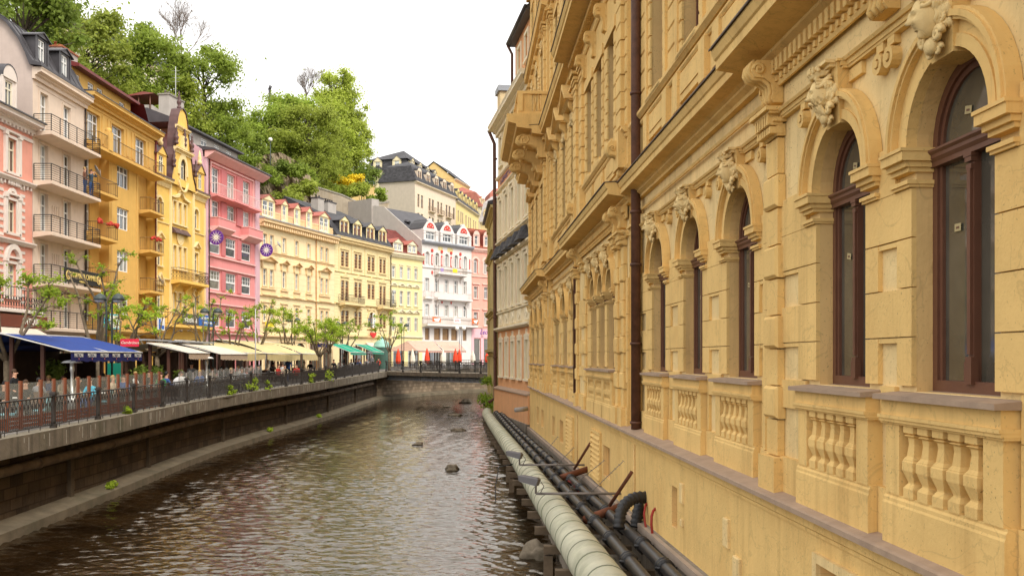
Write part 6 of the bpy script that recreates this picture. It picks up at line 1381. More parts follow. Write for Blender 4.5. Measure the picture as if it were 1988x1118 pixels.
def tree(k,px,ytop,z,hgt,label,cat='tree',wd=1.0,rz=0,name='broadleaf_tree'):
    """tree whose top reaches the given picture height, standing at depth z; scaled to stand on the hill"""
    x=(px-994)/1830*z; top=(695-ytop)/1830*z; H={'a':15,'b':14,'c':16,'d':11,'e':16,'f':9}[k]; s=hgt/H
    e=empty(name,(x,z,top-hgt),rz,label,cat,'trees on the hillside'); e.scale=(s*wd,s*wd,s)
    inst('trunk',TM[k][0],e); inst('crown',TM[k][1],e); return e
T=tree
T('d',45,-30,92,16,'dark leafed tree rising behind the brick chimney',wd=1.0)
T('c',165,-5,104,19,'tall loosely leafed tree with bright leaves above the ochre house',wd=1.05)
T('b',100,60,98,13,'rounded light green tree just above the beige roof',rz=1)
T('a',268,38,112,19,'big dense maple-like tree directly above the red orange roof',wd=1.0,rz=2)
T('b',225,150,108,13,'lower light tree filling the slope under the big dense tree',rz=3)
T('a',392,88,122,19,'spreading tree with dark forked trunk above the pink house',wd=1.0,rz=.6)
T('b',330,150,118,14,'mid green tree between the two big spreading trees',rz=4)
T('d',345,255,108,8,'dark green bushy tree close behind the copper topped gable',rz=2)
T('f',440,215,128,10,'fresh green small tree on the slope above the pink chimney',rz=1)
T('d',430,285,122,9,'dark shrubby tree in the hollow beside the pink roof',rz=5)
T('f',480,258,136,9,'rounded green tree next to the lamp on the cliff path',rz=3)
T('a',552,205,152,13,'medium green tree below the chimney pipe on the skyline',rz=5)
T('f',508,222,150,12,'light green tree closing the dip in the wooded skyline',rz=6)
T('f',570,190,158,13,'broad green tree under the bare twiggy treetop',wd=1.2,rz=2)
T('b',600,205,150,15,'large horse chestnut dotted with pale blossom candles',wd=1.1,rz=1)
T('e',655,140,170,21,'tall lime green tree, highest of the far group',wd=.92)
T('e',690,215,172,13,'lime green tree at the far end of the wooded slope',wd=.85,rz=2)
T('b',615,275,148,11,'drooping light green tree low on the cliff',wd=.9,rz=4)
T('d',560,310,140,8,'ivy dark bush tree on the rock face',wd=1.1,rz=1)
T('f',590,330,143,7,'low bright bush tree at the foot of the cliff',rz=3)
T('f',40,5,110,14,'sunlit green tree over the chimney with a dark neighbour',rz=4)
T('d',418,262,132,9,'dark evergreen looking tree at the edge of the sky gap',wd=.7,rz=2)
T('f',632,300,165,9,'soft green tree just left of the yellow flowering shrubs',wd=1.1,rz=2)
# bare trees
def bare(px,ytop,z,H,label,seed):
    rg=random.Random(seed); x=(px-994)/1830*z; b=mb(mat('bare_twigs',(.16,.115,.09),.9,var=.2))
    def rec(p,d,l,r,k):
        q=p+d*l; b.tube([tuple(p),tuple(q)],[r,r*.6],4,False)
        if k==0: return
        for _ in range(4 if k<3 else 5):
            nd=(d+Vector((rg.uniform(-1,1),rg.uniform(-1,1),rg.uniform(-.2,.6)))*.75).normalized(); rec(p.lerp(q,rg.uniform(.5,1)),nd,l*rg.uniform(.55,.75),r*.55,k-1)
    b.tube([(0,0,-4),(0,0,H*.55)],[.28,.14],6,False); rec(Vector((0,0,H*.45)),Vector((0,0,1)),H*.3,.12,5)
    tag(b.build('bare_tree',None,(x,z,(695-ytop)/1830*z-H)),label,'tree')
bare(352,25,122,17,'leafless tree with reddish twigs standing over the green crowns',11); bare(595,145,168,14,'leafless twiggy tree beside the tall lime green tree',12)
# undergrowth and rock face
rg=random.Random(21); cs=[]
for k in range(900):
    y=rg.uniform(60,200); x=rg.uniform(-75,-8); d=dline(x,y)
    if d<12 or x>-24-.1*(y-150): continue
    if 9<d<17 and y>104 and rg.random()<.75: continue
    cs.append((x,y,hill(x,y)+.4,rg.uniform(.8,1.9)))
b=mb(LG[1]); leaves(b,cs[::2],60000,.18,5,soft=.9); b.use(LG[0]); leaves(b,cs[1::2],55000,.18,6,soft=.9); tag(b.build('undergrowth'),'green undergrowth and ivy covering the slope between the trees','undergrowth',kind='stuff')
CLF=mat('cliff_rock',(.26,.2,.13),.95,var=.4,scale=.7,bump=.15,bscale=1.5,darkamt=.6,dark=(.08,.09,.03))
def up_pt(px,py,z): return ((px-994)/1830*z,z,(695-py)/1830*z)
def shrub(px,py,z,r,m,label,n=1400):
    x,y,h=up_pt(px,py,z); cs=[(random.uniform(-r,r)*.7,random.uniform(-r,r)*.5,random.uniform(-.2,.6)*r,r*random.uniform(.35,.6)) for _ in range(9)]
    e=empty('shrub',(x,y,h),0,label,'shrub','shrubs by the hillside path'); b=mb(m); leaves(b,cs,n,.2,int(px)); b.build('foliage',e); b=mb(BARK); limbs(b,random,(0,0,-r*1.4),[c[:3] for c in cs[:4]],.05); b.build('stem',e)
b=mb(CLF); rg=random.Random(9); P=[]
for i in range(31):
    px=496+i*3.6; yt=float(np.interp(px,[496,515,545,575,604],[318,300,296,312,345]))
    for j in range(19):
        z=134+i*.18+rg.uniform(-.5,.5)-j*.12+.9*sin(i*.7)*cos(j*.6); py=yt+j*(430-yt)/18+rg.uniform(-2.5,2.5)*(j>0); P.append(((px+rg.uniform(-1.4,1.4)-994)/1830*z,z,(695-py)/1830*z))
b.add(P,[t for i in range(30) for j in range(18) for t in ((i*19+j,i*19+j+1,(i+1)*19+j+1),(i*19+j,(i+1)*19+j+1,(i+1)*19+j))])
o=b.build('cliff'); o['kind']='structure'
shrub(518,352,131,2.2,LG[1],'leafy shrub clinging to the cliff beside the pink roof'); shrub(560,385,130,2.4,LG[0],'bright shrub at the foot of the cliff over the red dormers'); shrub(585,365,132,2.0,LG[0],'light shrub spilling over the cliff corner'); shrub(580,335,133,1.8,LG[1],'green shrub crowning the cliff by the globe lamp'); shrub(545,330,134,1.6,LG[2],'dark shrub in a cleft of the cliff')
# retaining walls behind the slate roofs
RW=mat('retaining_wall_concrete',(.36,.30,.22),.95,var=.25,scale=.5,bump=.02,streak=.6,darkamt=.45,dark=(.25,.15,.05))
def thick_wall(name,pts,label,t=1.0,m=RW,drop=20):
    b=mb(m)
    for (a,c) in zip(pts,pts[1:]):
        a=up_pt(*a); c=up_pt(*c); b.add([(*a[:2],a[2]-drop),(*c[:2],c[2]-drop),c,a,(a[0]-.2,a[1]+t,a[2]-drop),(c[0]-.2,c[1]+t,c[2]-drop),(c[0]-.2,c[1]+t,c[2]),(a[0]-.2,a[1]+t,a[2])],[(0,1,2,3),(4,5,6,7),(3,2,6,7),(0,1,5,4),(0,3,7,4),(1,2,6,5)])
        b.use(CONC); q=.12; b.add([(a[0],a[1]-q,a[2]),(c[0],c[1]-q,c[2]),(c[0],c[1]-q,c[2]+.2),(a[0],a[1]-q,a[2]+.2),(a[0],a[1]+t,a[2]+.2),(c[0],c[1]+t,c[2]+.2)],[(0,1,2,3),(3,2,5,4)]); b.use(m)
    tag(b.build(name),label,'wall')
thick_wall('retaining_wall',[(594,358,139),(665,380,142),(702,397,144)],'weathered concrete retaining wall stepping down behind the dark slate roof')
thick_wall('retaining_wall',[(698,399,146),(755,394,149)],'patched plaster wall joining the blank gable of the white house',m=mat('patched_plaster',(.42,.36,.27),.95,var=.3,scale=.6,darkamt=.5,dark=(.35,.2,.06),streak=.3))
thick_wall('cliff_wall',[(524,312,136),(560,322,138),(592,330,139)],'rough ochre stone wall below the lamp on the cliff path',m=CLF,drop=9)
# flowering shrubs, path lamps, skyline chimney
shrub(664,352,156,2.1,FORS,'bright yellow flowering shrub closest to the lime green tree'); shrub(690,354,158,1.7,FORS,'bright yellow flowering shrub beside a dark bush'); shrub(712,345,166,2.6,LG[2],'dark bush by the path lamp above the retaining wall'); shrub(700,372,152,2.0,LG[0],'fresh green shrub below the yellow flowers'); shrub(728,384,153,1.8,LG[1],'low green shrub by the corner of the grey house wall')
shrub(675,378,150,1.8,LG[0],'light green shrub hanging over the retaining wall'); shrub(640,372,152,1.6,LG[1],'green shrub under the yellow flowers at the wall top')
POLE=mat('lamp_post_green',(.045,.06,.055),.5,spec=.4); GLOBE=mat('lamp_globe',(.82,.8,.74),.3)
def path_lamp(px,ytop,z,H,label):
    x,y,h=up_pt(px,ytop,z); e=empty('path_lamp',(x,y,h-H),0,label,'street lamp'); b=mb(POLE); b.tube([(0,0,-3),(0,0,H-.5)],.06,6); b.build('pole',e); b=mb(GLOBE); b.ball((0,0,H-.25),.3,8); b.build('globe',e)
path_lamp(525,268,134,3.2,'globe lamp on the cliff path above the cream house'); path_lamp(702,345,158,3.6,'globe lamp beside the yellow shrubs and the upper houses')
b=mb(SLATEP); x,y,h=up_pt(524,167,176); b.tube([(0,0,-9),(0,0,-.7)],.28,8); b.tube([(-.1,0,-.8),(.15,0,0)],.3,8); tag(b.build('flue',None,(x,y,h)),'thin dark flue pipe sticking up on the wooded skyline','chimney')
b=mb(RIB); x,y,h=up_pt(263,172,98); b.add([(-1.8,0,-.9),(2.0,0,-.5),(2.2,4,-.5),(-1.6,4,-.9),(0,2,.25)],[(0,1,4),(1,2,4),(2,3,4),(3,0,4),(0,1,2,3)]); b.use(BROWNF)
for q in (-1,0.2,1.4): b.tube([(q,.3,-2.4),(q,.3,-.7)],.07,5)
b.use(GREY); b.xyz(-1.2,1.6,.4,3.5,-5,-1.6); tag(b.build('roof_turret',None,(x,y,h)),'small dark red roofed lookout on the grey roof behind the ochre house','turret')
b=mb(mat('mast',(.4,.4,.4),.5)); x,y,h=up_pt(341,130,92); b.tube([(0,0,-6.2),(0,0,0)],.04,5); [b.tube([(-.4,0,-k*.35-.4),(.4,0,-k*.35-.4)],.015,4) for k in range(4)]; tag(b.build('aerial',None,(x,y,h)),'thin television aerial above the curved yellow gable','aerial')
# ================================================================== PROMENADE: pollards, lamps, awnings, people
PL=[leafmat('pollard_leaf',(.40,.52,.05),.3,2.0),leafmat('pollard_leaf_dark',(.27,.4,.04),.3,2.0)]
def pollard(px,z,H,label,seed,spread=2.2,leafy=1.0,fork=2.1,xw=None,tw=.15):
    rg=random.Random(seed); x=(px-994)/1830*z if xw is None else xw; g=deck(z); e=empty('pollard_tree',(x,z,g),rg.uniform(0,6),label,'tree','pollarded trees on the promenade')
    b=mb(PBARK); b.tube([(0,0,-.1),(.04,0,.5),(-.03,.05,fork*.6),(0,0,fork)],[tw*1.25,tw,tw*.85,tw*.95],9)
    tips=[]; n=rg.randint(5,6)
    for i in range(n):
        a=2*pi*i/n+rg.uniform(-.3,.3); d=Vector((cos(a),sin(a),0)); p=Vector((0,0,fork-.1)); r=tw*.62; pts=[tuple(p)];rs=[r]
        L=4; el=rg.uniform(.35,.9)
        for k in range(L):
            st=(H-fork)/L*1.0; p=p+d*(spread*.72/L)*rg.uniform(.4,1.4)*(1.1-el*.5)+Vector((rg.uniform(-.22,.22),rg.uniform(-.22,.22),st*rg.uniform(.7,1.2)*(.7+el*.45))); r*=.74; pts.append(tuple(p)); rs.append(r*(1.1 if k%2 else .95))
            if k>=1 and rg.random()<.85:
                dd=(d+Vector((rg.uniform(-1,1),rg.uniform(-1,1),rg.uniform(0,.9)))).normalized(); q=p+dd*rg.uniform(.5,1.0); b.tube([tuple(p),tuple(p.lerp(q,.5)+Vector((0,0,.08))),tuple(q)],[r*.7,r*.5,r*.42],6); b.ball(tuple(q),r*.75+.03,5); tips.append(q)
        b.tube(pts,rs,7); b.ball(pts[-1],rs[-1]+.05,5); tips.append(Vector(pts[-1]))
    cs=[]
    for q in tips:
        for _ in range(rg.randint(3,5)):
            dd=Vector((rg.uniform(-1,1),rg.uniform(-1,1),rg.uniform(-.1,1))).normalized(); t=q+dd*rg.uniform(.15,.5); b.tube([tuple(q),tuple(t)],[.022,.009],4,False)
            if rg.random()<.4*leafy+.08: cs.append((t.x,t.y,t.z,rg.uniform(.12,.25)*(.8+.25*leafy)))
    b.build('trunk',e); 
    if cs: 
        b=mb(PL[0]); leaves(b,cs,int(46*len(cs)),.062,seed,.5,soft=1.0); b.use(PL[1]); leaves(b,cs[::2],int(18*len(cs)),.062,seed+50,.5,soft=1.0); b.build('crown',e)
    return e
pollard(0,38.5,5.7,'pollard with bright tufts beside the antique shop, its branches reaching over the blue awning',31,2.8,1.7,xw=-20.6,tw=.17)
pollard(168,48.5,7.0,'knobbly big pollard rising behind the middle of the blue awning',32,3.0,.8,xw=-21.2,tw=.2)
pollard(305,55.5,5.3,'sparse twiggy pollard in front of the blue and white banners',33,3.0,.35)
pollard(230,50.5,4.6,'small leafy pollard at the end of the blue awning',39,2.2,1.3,xw=-20.9)
pollard(395,64,5.4,'twiggy pollard before the pink house, left of the flag pole',34,2.8,.5)
pollard(447,68,5.2,'pollard with fresh leaves at the corner of the pink house',35,2.6,1.1)
pollard(500,74,5.4,'leafy pollard in front of the cream house beside the flag pole',36,2.8,1.5)
pollard(556,82,5.4,'leafy pollard between two twin headed lamps',37,2.8,1.5)
pollard(614,73,4.5,'bushy green pollard growing at the very edge of the quay',38,2.3,2.6,fork=1.9,xw=-14.9)
pollard(672,98,5.4,'bare topped pollard behind the green awnings',40,2.8,.8)
pollard(757,103,5.6,'slender pollard at the corner of the bridge',41,2.6,1.5,xw=-13.4)
pollard(640,88,4.2,'low leafy pollard beside the first green awning',42,2.4,2.2)
# twin headed lamps
def twin_lamp(px,ytop,z,label,globes=False,xw=None):
    x=(px-994)/1830*z; g=deck(z); H=(695-ytop)/1830*z-g; e=empty('street_lamp',(x,z,g),random.uniform(-.3,.3),label,'street lamp','twin headed street lamps')
    b=mb(POLE if not globes else mat('lamp_post_grey',(.35,.36,.38),.5)); 
    for s in (-1,1):
        b.tube([(s*.13,0,0),(s*.13,0,H-.5),(s*.2,0,H-.2),(s*.42,0,H-.05)],.045,6)
    b.tube([(-.13,0,1),(.13,0,1)],.03,5); b.lathe((0,0,0),[(.24,0),(.2,.3),(.1,.4)],8); b.build('pole',e)
    for s in (-1,1):
        h=mb(GLOBE if globes else POLE)
        if globes: h.ball((s*.42,0,H-.1),.26,8)
        else: h.lathe((s*.42,0,H-.32),[(.3,0),(.29,.1),(.22,.22),(.1,.3),(.03,.34)],12)
        h.build('lamp_head',e)
        if not globes: h=mb(GLOBE); h.lathe((s*.42,0,H-.42),[(.05,0),(.2,.03),(.27,.1)],12); h.build('lamp_glass',e)
twin_lamp(212,570,45,'twin headed dark lamp before the ochre house, closest to the blue awning'); twin_lamp(410,598,62,'twin headed dark lamp at the foot of the pink house'); twin_lamp(569,617,86,'twin headed dark lamp before the cream house'); twin_lamp(663,624,102,'twin headed dark lamp before the straw yellow house'); twin_lamp(782,628,112,'twin headed dark lamp before the lemon house'); twin_lamp(894,636,118,'pale lamp post with two white globes by the white house',True)
b=mb(mat('flag_pole_grey',(.5,.5,.5),.4)); z=63; x=(496-994)/1830*z; b.tube([(0,0,0),(0,0,5.2)],[.05,.03],8); tag(b.build('flag_pole',None,(x,z,deck(z))),'slim pale grey pole standing at the quay in front of the yellow awning','pole')
# awnings
def awning(name,F0,F1,hf,B0,B1,hb,m,label,val=.32,group=None,valm=None,posts=True,sag=0,n=6,txt=None,stripes=None,postm=None,back=None):
    """F0,F1 front corners, B0,B1 ridge corners (x,y)"""
    c0=((F0[0]+F1[0])/2,(F0[1]+F1[1])/2); g=deck(c0[1]); e=empty(name,(c0[0],c0[1],g),0,label,'awning',group)
    def P(p,h): return Vector((p[0]-c0[0],p[1]-c0[1],h-g))
    f0,f1,b0,b1=P(F0,hf),P(F1,hf),P(B0,hb),P(B1,hb); b=mb(m); t=Vector((0,0,.02)); G=[]
    for i in range(n+1):
        for j in range(7):
            q=f0.lerp(f1,i/n).lerp(b0.lerp(b1,i/n),j/6); q.z-=sag*sin(pi*i/n)*(1-j/6)*.5; q.z+=sag*1.3*sin(pi*j/6)*.7; G.append(tuple(q))
    b.smooth=True; b.add(G,[(i*7+j,(i+1)*7+j,(i+1)*7+j+1,i*7+j+1) for i in range(n) for j in range(6)]); b.smooth=False
    b.build('canopy',e); v=mb(valm or m); k=n*3; A=[f0.lerp(f1,i/k) for i in range(k+1)]
    for i in range(k):
        a,c=A[i],A[i+1]; za=sag*sin(pi*i/k)*.5; zc=sag*sin(pi*(i+1)/k)*.5; w=.03*(i%2); v.poly([a-Vector((0,0,za)),c-Vector((0,0,zc)),c-Vector((0,0,val+zc+w)),a-Vector((0,0,val+za+w))])
    v.build('valance',e)
    fr=mb(postm or mat('awning_frame',(.6,.58,.54),.4)); fr.tube([f0,f1],.04,6); fr.tube([b0,b1],.05,6); fr.tube([f0,b0],.03,5); fr.tube([f1,b1],.03,5); fr.tube([f0.lerp(f1,.5),b0.lerp(b1,.5)],.02,5)
    if back is None and m is not GRC and m is not SAC: v0,v1=Vector(B0)-Vector(F0),Vector(B1)-Vector(F1); back=(tuple(Vector(B0)+v0*.9),tuple(Vector(B1)+v1*.9),hf+.15)  # back slope added behind ivory and yellow ridges to shade the terrace
    if back is not None:
        q0,q1=P(back[0],back[2]),P(back[1],back[2]); m2=mb(m); m2.poly([tuple(v_) for v_ in (b0,b1,q1,q0)]); m2.build('canopy',e)
        m3=mb(mat('terrace_shade_backing',(.07,.035,.02) if m is BLU else (.14,.075,.04),.8,var=.4,scale=2)); k=7  # dark panels added so the space under the awning reads as shaded
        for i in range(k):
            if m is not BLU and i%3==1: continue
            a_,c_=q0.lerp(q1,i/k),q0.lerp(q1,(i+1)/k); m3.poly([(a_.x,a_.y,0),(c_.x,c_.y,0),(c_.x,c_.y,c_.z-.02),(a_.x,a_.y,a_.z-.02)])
        m3.build('dark_backing',e)
    fr.build('frame',e)
    if posts:
        PMt=mat('awning_post',(.09,.035,.022),.6)
        for f in (.12,.88):
            p=mb(PMt); a=f0.lerp(f1,f).lerp(b0.lerp(b1,f),.55); p.xyz(a.x-.07,a.x+.07,a.y-.07,a.y+.07,0,a.z); p.build('post',e); p=mb(PMt)
            a=b0.lerp(b1,f); p.xyz(a.x-.07,a.x+.07,a.y-.07,a.y+.07,0,a.z-.04); p.build('post',e)
    return e,f0,f1,b0,b1
BLU=mat('blue_canvas',(.013,.045,.23),.75,var=.1,scale=2); NAVY=mat('navy_valance',(.012,.014,.10),.8); IVC=mat('ivory_canvas',(.66,.58,.46),.85,var=.06); YEC=mat('yellow_canvas',(.62,.50,.25),.85,var=.12,scale=1.5); GRC=mat('green_canvas',(.0,.27,.16),.75,var=.08); SAC=mat('salmon_canvas',(.66,.36,.28),.85,var=.06); LW=mat('letter_white',(.8,.78,.7),.6)
GA='awnings over the terraces'
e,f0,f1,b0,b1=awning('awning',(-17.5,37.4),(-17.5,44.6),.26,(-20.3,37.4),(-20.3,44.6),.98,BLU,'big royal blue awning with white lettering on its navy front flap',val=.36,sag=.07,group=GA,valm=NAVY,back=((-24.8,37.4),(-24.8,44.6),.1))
for k in range(6):
    y=-3.0+1.2*k; inst('lettering',text_mesh('MATTONI',.24,LW,.002),e,(.012+.03,y,f0.z-.15),(R(90),0,R(90)),(.72,1,1))
    q=mb(mat('valance_emblem',(.5,.15,.12),.6)); q.M=Matrix.Translation((.045,y,f0.z-.3))@Matrix.Rotation(R(90),4,'Z'); q.extr([(-.05,.04),(.05,.04),(0,-.04)],0,.005); q.build('emblem',e)
sl_=atan2(.72,2.8)
for k in range(2):
    y=-1.5+3.1*k; o=inst('lettering',text_mesh('MATTONI',.26,LW,.004,bold=.004),e,(-1.5,y,f0.z+.4),(0,0,0)); o.rotation_euler=(sl_*.0,sl_,R(90)) ; o.rotation_mode='XYZ'
    o.matrix_basis=Matrix.Translation((-1.55,y,f0.z+.4+.03))@Matrix.Rotation(sl_,4,'Y')@Matrix.Rotation(R(90),4,'Z')
    q=mb(LW); q.M=Matrix.Translation((-1.1,y+.35,f0.z+.285+.025))@Matrix.Rotation(sl_,4,'Y'); q.poly([(0,-.35,0),(.18,0,0),(0,.35,0),(-.18,0,0)]); q.use(mat('valance_emblem',(.5,.15,.12),.6)); q.poly([(0,-.12,.005),(.07,0,.005),(0,.12,.005),(-.07,0,.005)]); q.build('emblem',e)
awning('awning',(-17,49.6),(-17,53),.27,(-19.2,49.6),(-19.2,53),.78,IVC,'ivory awning next to the blue one, with a pleated printed flap',sag=.06,group=GA,val=.3,valm=mat('printed_valance',(.5,.38,.28),.85,var=.35,scale=9))
awning('awning',(-17,55),(-17,60.6),.23,(-19.4,55),(-19.4,60.6),.84,IVC,'longer ivory awning between the first ivory one and the yellow tents',sag=.07,group=GA,val=.3,valm=mat('printed_valance',(.5,.38,.28),.85,var=.35,scale=9))
for y0,y1,l in ((49.5,53.2,'shorter'),(54.8,60.8,'longer')): b=mb(ZINC); b.xyz(-.5,.3,0,y1-y0,0,.08); tag(b.build('awning_housing',None,(-19.5,y0,.93)),'pale metal housing along the top of the '+l+' ivory awning','awning housing')
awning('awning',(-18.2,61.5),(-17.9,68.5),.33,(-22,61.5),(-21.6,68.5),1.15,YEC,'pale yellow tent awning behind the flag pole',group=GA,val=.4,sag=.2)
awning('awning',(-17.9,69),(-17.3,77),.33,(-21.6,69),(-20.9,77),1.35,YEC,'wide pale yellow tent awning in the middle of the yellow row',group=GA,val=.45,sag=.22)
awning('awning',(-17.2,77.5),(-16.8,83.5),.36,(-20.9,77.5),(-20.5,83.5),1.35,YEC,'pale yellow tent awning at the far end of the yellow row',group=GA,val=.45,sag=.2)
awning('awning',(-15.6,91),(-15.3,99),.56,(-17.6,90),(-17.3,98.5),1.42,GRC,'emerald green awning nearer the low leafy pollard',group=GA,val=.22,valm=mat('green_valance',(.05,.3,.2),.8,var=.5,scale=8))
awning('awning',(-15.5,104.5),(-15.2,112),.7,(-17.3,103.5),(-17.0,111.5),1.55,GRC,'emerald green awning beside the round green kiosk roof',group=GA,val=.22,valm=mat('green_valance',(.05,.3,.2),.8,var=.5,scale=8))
awning('awning',(-11.7,117.5),(-8.7,117.8),.92,(-13.6,122),(-10.2,122),2.2,SAC,'salmon pink awning nearer the slender corner pollard',group=GA,val=.2)
awning('awning',(-8.5,117.8),(-5.75,118),.92,(-10.05,122),(-7.0,122),2.15,SAC,'salmon pink awning closer to the globe lamps',group=GA,val=.2)
b=mb(mat('salmon_canvas_shade',(.42,.27,.2),.85)); b.add([(-11.7,117.5,.92),(-13.6,122,2.2),(-15.8,119.2,.9)],[(0,1,2)]); b.add([(-11.7,117.6,.9),(-13.6,122.1,2.18),(-15.8,119.3,.88)],[(0,2,1)]); tag(b.build('canopy_flap'),'side flap of the salmon awnings in a painted shade tone','awning')  # darker copy of the salmon canvas, shade put into its colour
b=mb(mat('backdrop_dark',(.05,.028,.018),.8,var=.4)); b.xyz(-.05,.05,-6,9,0,2.5); b.xyz(-.05,2.2,8.95,9.05,0,2.4); b.use(NAVY); b.add([(0,-6,2.5),(3.2,-6,2.75),(3.2,9,2.75),(0,9,2.5)],[(0,1,2,3)]); tag(b.build('backdrop',None,(-25,43,deck(43))),'added dark backdrop deepening the shade behind the blue awning','backdrop')  # dark sheets and roof added to make this terrace corner look shaded
# kiosk
b=mb(mat('kiosk_green',(.26,.48,.4),.6,var=.15)); kx,kz=(741-994)/1830*114,114; b.lathe((0,0,0),[(.85,0),(.85,2.5),(1.1,2.55),(1.12,2.75),(.98,2.8),(.92,3.1),(.68,3.35),(.3,3.5),(.25,3.72),(.14,3.76),(.03,3.95)],14); tag(b.build('kiosk',None,(kx,kz,deck(kz))),'round advertising kiosk with a pale green domed roof','kiosk')
# closed parasols on the square
RC=mat('red_parasol',(.72,.06,.02),.7,var=.1); WC=mat('cream_parasol',(.74,.68,.56),.8)
for px,py,z,m,lab in ((773,676,108,RC,'closed red parasol next to the corner pollard'),(801,677,109,WC,'closed cream parasol between two red ones under the salmon awning'),(829,675,110,RC,'closed red parasol in front of the middle of the salmon awnings'),(860,678,110,WC,'closed cream parasol below the globe lamps\' near side'),(884,676,112,RC,'closed red parasol touching its twin below the globe lamps'),(892,677,114,RC,'closed red parasol just beyond its touching twin'),(918,679,115,WC,'closed cream parasol before the pink shop window'),(946,680,113,RC,'closed red parasol by the dark shop door'),(956,679,109,RC,'closed red parasol nearest the olive yellow corner')):
    x=(px-994)/1830*z; g=deck(z); H=(695-py)/1830*z-g; e=empty('parasol',(x,z,g),random.uniform(0,3),lab,'parasol','closed parasols on the square'); b=mb(m); b.lathe((0,0,0),[(.22,.75),(.33,1.05),(.27,1.6),(.13,H-.35),(.02,H)],7,sm=False); b.build('canopy',e); b=mb(GALV); b.tube([(0,0,0),(0,0,.9)],.03,5); b.lathe((0,0,0),[(.3,0),(.3,.1),(.05,.12)],8); b.build('pole',e)
# glass wind screens
SCR=clearglass('screen_glass',(.55,.56,.5),.3); ORP=mat('orange_brown_post',(.19,.055,.022),.6,var=.15)
e=empty('wind_screen',(-15.8,29,deck(29)),0,'row of orange brown posts with glass panes along the near terrace','wind screen')
zz=[29.5,30.3,31.6,32.5,33.3,34.3,35.2,36.1,36.9,37.8,38.7,39.6,40.5,41.3,42.2]
zz=[28.6]+zz
pm=mb(ORP); pm.xyz(-.05,.05,-.05,.05,0,1.56); pm=pm.mesh('post')
for i,z in enumerate(zz):
    h=deck(z)-deck(29); inst('post',pm,e,(0,z-29,h))
    if i+1<len(zz):
        w=zz[i+1]-z; b=mb(SCR); b.add([(0,z-29+.06,h+.35),(0,z-29+w-.06,h+.35),(0,z-29+w-.06,h+1.5),(0,z-29+.06,h+1.5)],[(0,1,2,3)]); b.build('pane',e)
        b=mb(ORP)
        for k in range(3): b.xyz(-.02,.02,z-29+.06,z-29+w-.06,h+.06+k*.13,h+.16+k*.13)
        b.build('board',e)
e=empty('wind_screen',(-15.9,45,deck(45)),0,'grey glass wind screen with wavy top edges under the ivory awnings','wind screen')
for k in range(15):
    y=k*1.0; h=deck(45+y)-deck(45); b=mb(clearglass('screen_glass_grey',(.4,.41,.4),.45)); A=[(0,y+.03+.94*t/8,h+1.35+.16*sin(pi*t/8)) for t in range(9)]; b.add([(0,y+.03,h+.1)]+A+[(0,y+.97,h+.1)],[list(range(11))]); b.build('pane',e)
    b=mb(GALV); b.tube([(0,y,h),(0,y,h+1.4)],.02,5); b.build('post',e)
# patio heaters, folded white parasol, menu board, planters, shop sign
for px,z,lab in ((140,38.6,'tall slim folded silver heater under the end of the blue awning'),(401,53,'patio heater with round metal hood behind the wavy screen')):
    x=(px-994)/1830*z; e=empty('patio_heater',(x,z,deck(z)),0,lab,'patio heater'); b=mb(mat('heater_steel',(.6,.6,.58),.3,metal=.6)); b.lathe((0,0,0),[(.22,0),(.22,.6),(.08,.65),(.06,1.6),(.1,1.7),(.08,2.0)],12); b.build('body',e); b=mb(mat('heater_hood',(.75,.75,.73),.3)); b.lathe((0,0,2.0),[(.42,0),(.3,.08),(.02,.14)],14); b.build('hood',e)
b=mb(mat('board_green',(.01,.2,.13),.5)); z=47; x=(222-994)/1830*z; b.xyz(-.35,.35,-.03,.03,.2,1.5); b.use(BROWNF); b.xyz(-.4,-.35,-.04,.04,0,1.6); b.xyz(.35,.4,-.04,.04,0,1.6); tag(b.build('menu_board',None,(x,z,deck(z)+.35)),'dark green notice board behind the glass screen','board')
z=49; x=(252-994)/1830*z; b=mb(mat('sign_crimson',(.65,.02,.06),.5)); b.extr([(-.45,-.2),(.45,-.2),(.45,.2),(-.45,.2)],0,.08); e=b.build('hanging_sign',None,(x,z,.8)); tag(e,'small crimson sign with white script above the leafy little pollard','sign'); e.rotation_euler=(0,0,R(15)); lettering('Gambrinus',.2,LW,e,0,.09,0,shear=.3)
z=95; x=(627-994)/1830*z; b=mb(mat('sign_navy',(.02,.02,.12),.5)); b.box(-.5,.5,0,.06,0,.4); tag(b.build('street_sign',None,(x,z,1.1)),'tiny navy sign on the wall above the low leafy pollard','sign')
def planter(px,z,r,label,hh=.55):
    x=(px-994)/1830*z; e=empty('potted_plant',(x,z,deck(z)),0,label,'plant','plants on the terraces'); b=mb(mat('pot_brown',(.12,.06,.035),.7)); b.lathe((0,0,0),[(.18,0),(.26,.5),(.28,.52)],10); b.build('pot',e); b=mb(LG[2]); leaves(b,[(0,0,hh+r*.9,r),(.1,.1,hh+r*.5,r*.8)],500,.1,int(px)); b.build('foliage',e)
planter(103,43,.55,'palm like potted plant inside the terrace under the blue awning',1.2); planter(275,50,.5,'dark leafy plant in a tall pot beside the first ivory awning',.9); planter(300,50.5,.5,'dark bushy plant beside the trunk of the sparse pollard',.9); planter(350,54,.4,'small green plant on a pot under the ivory awning',.7)
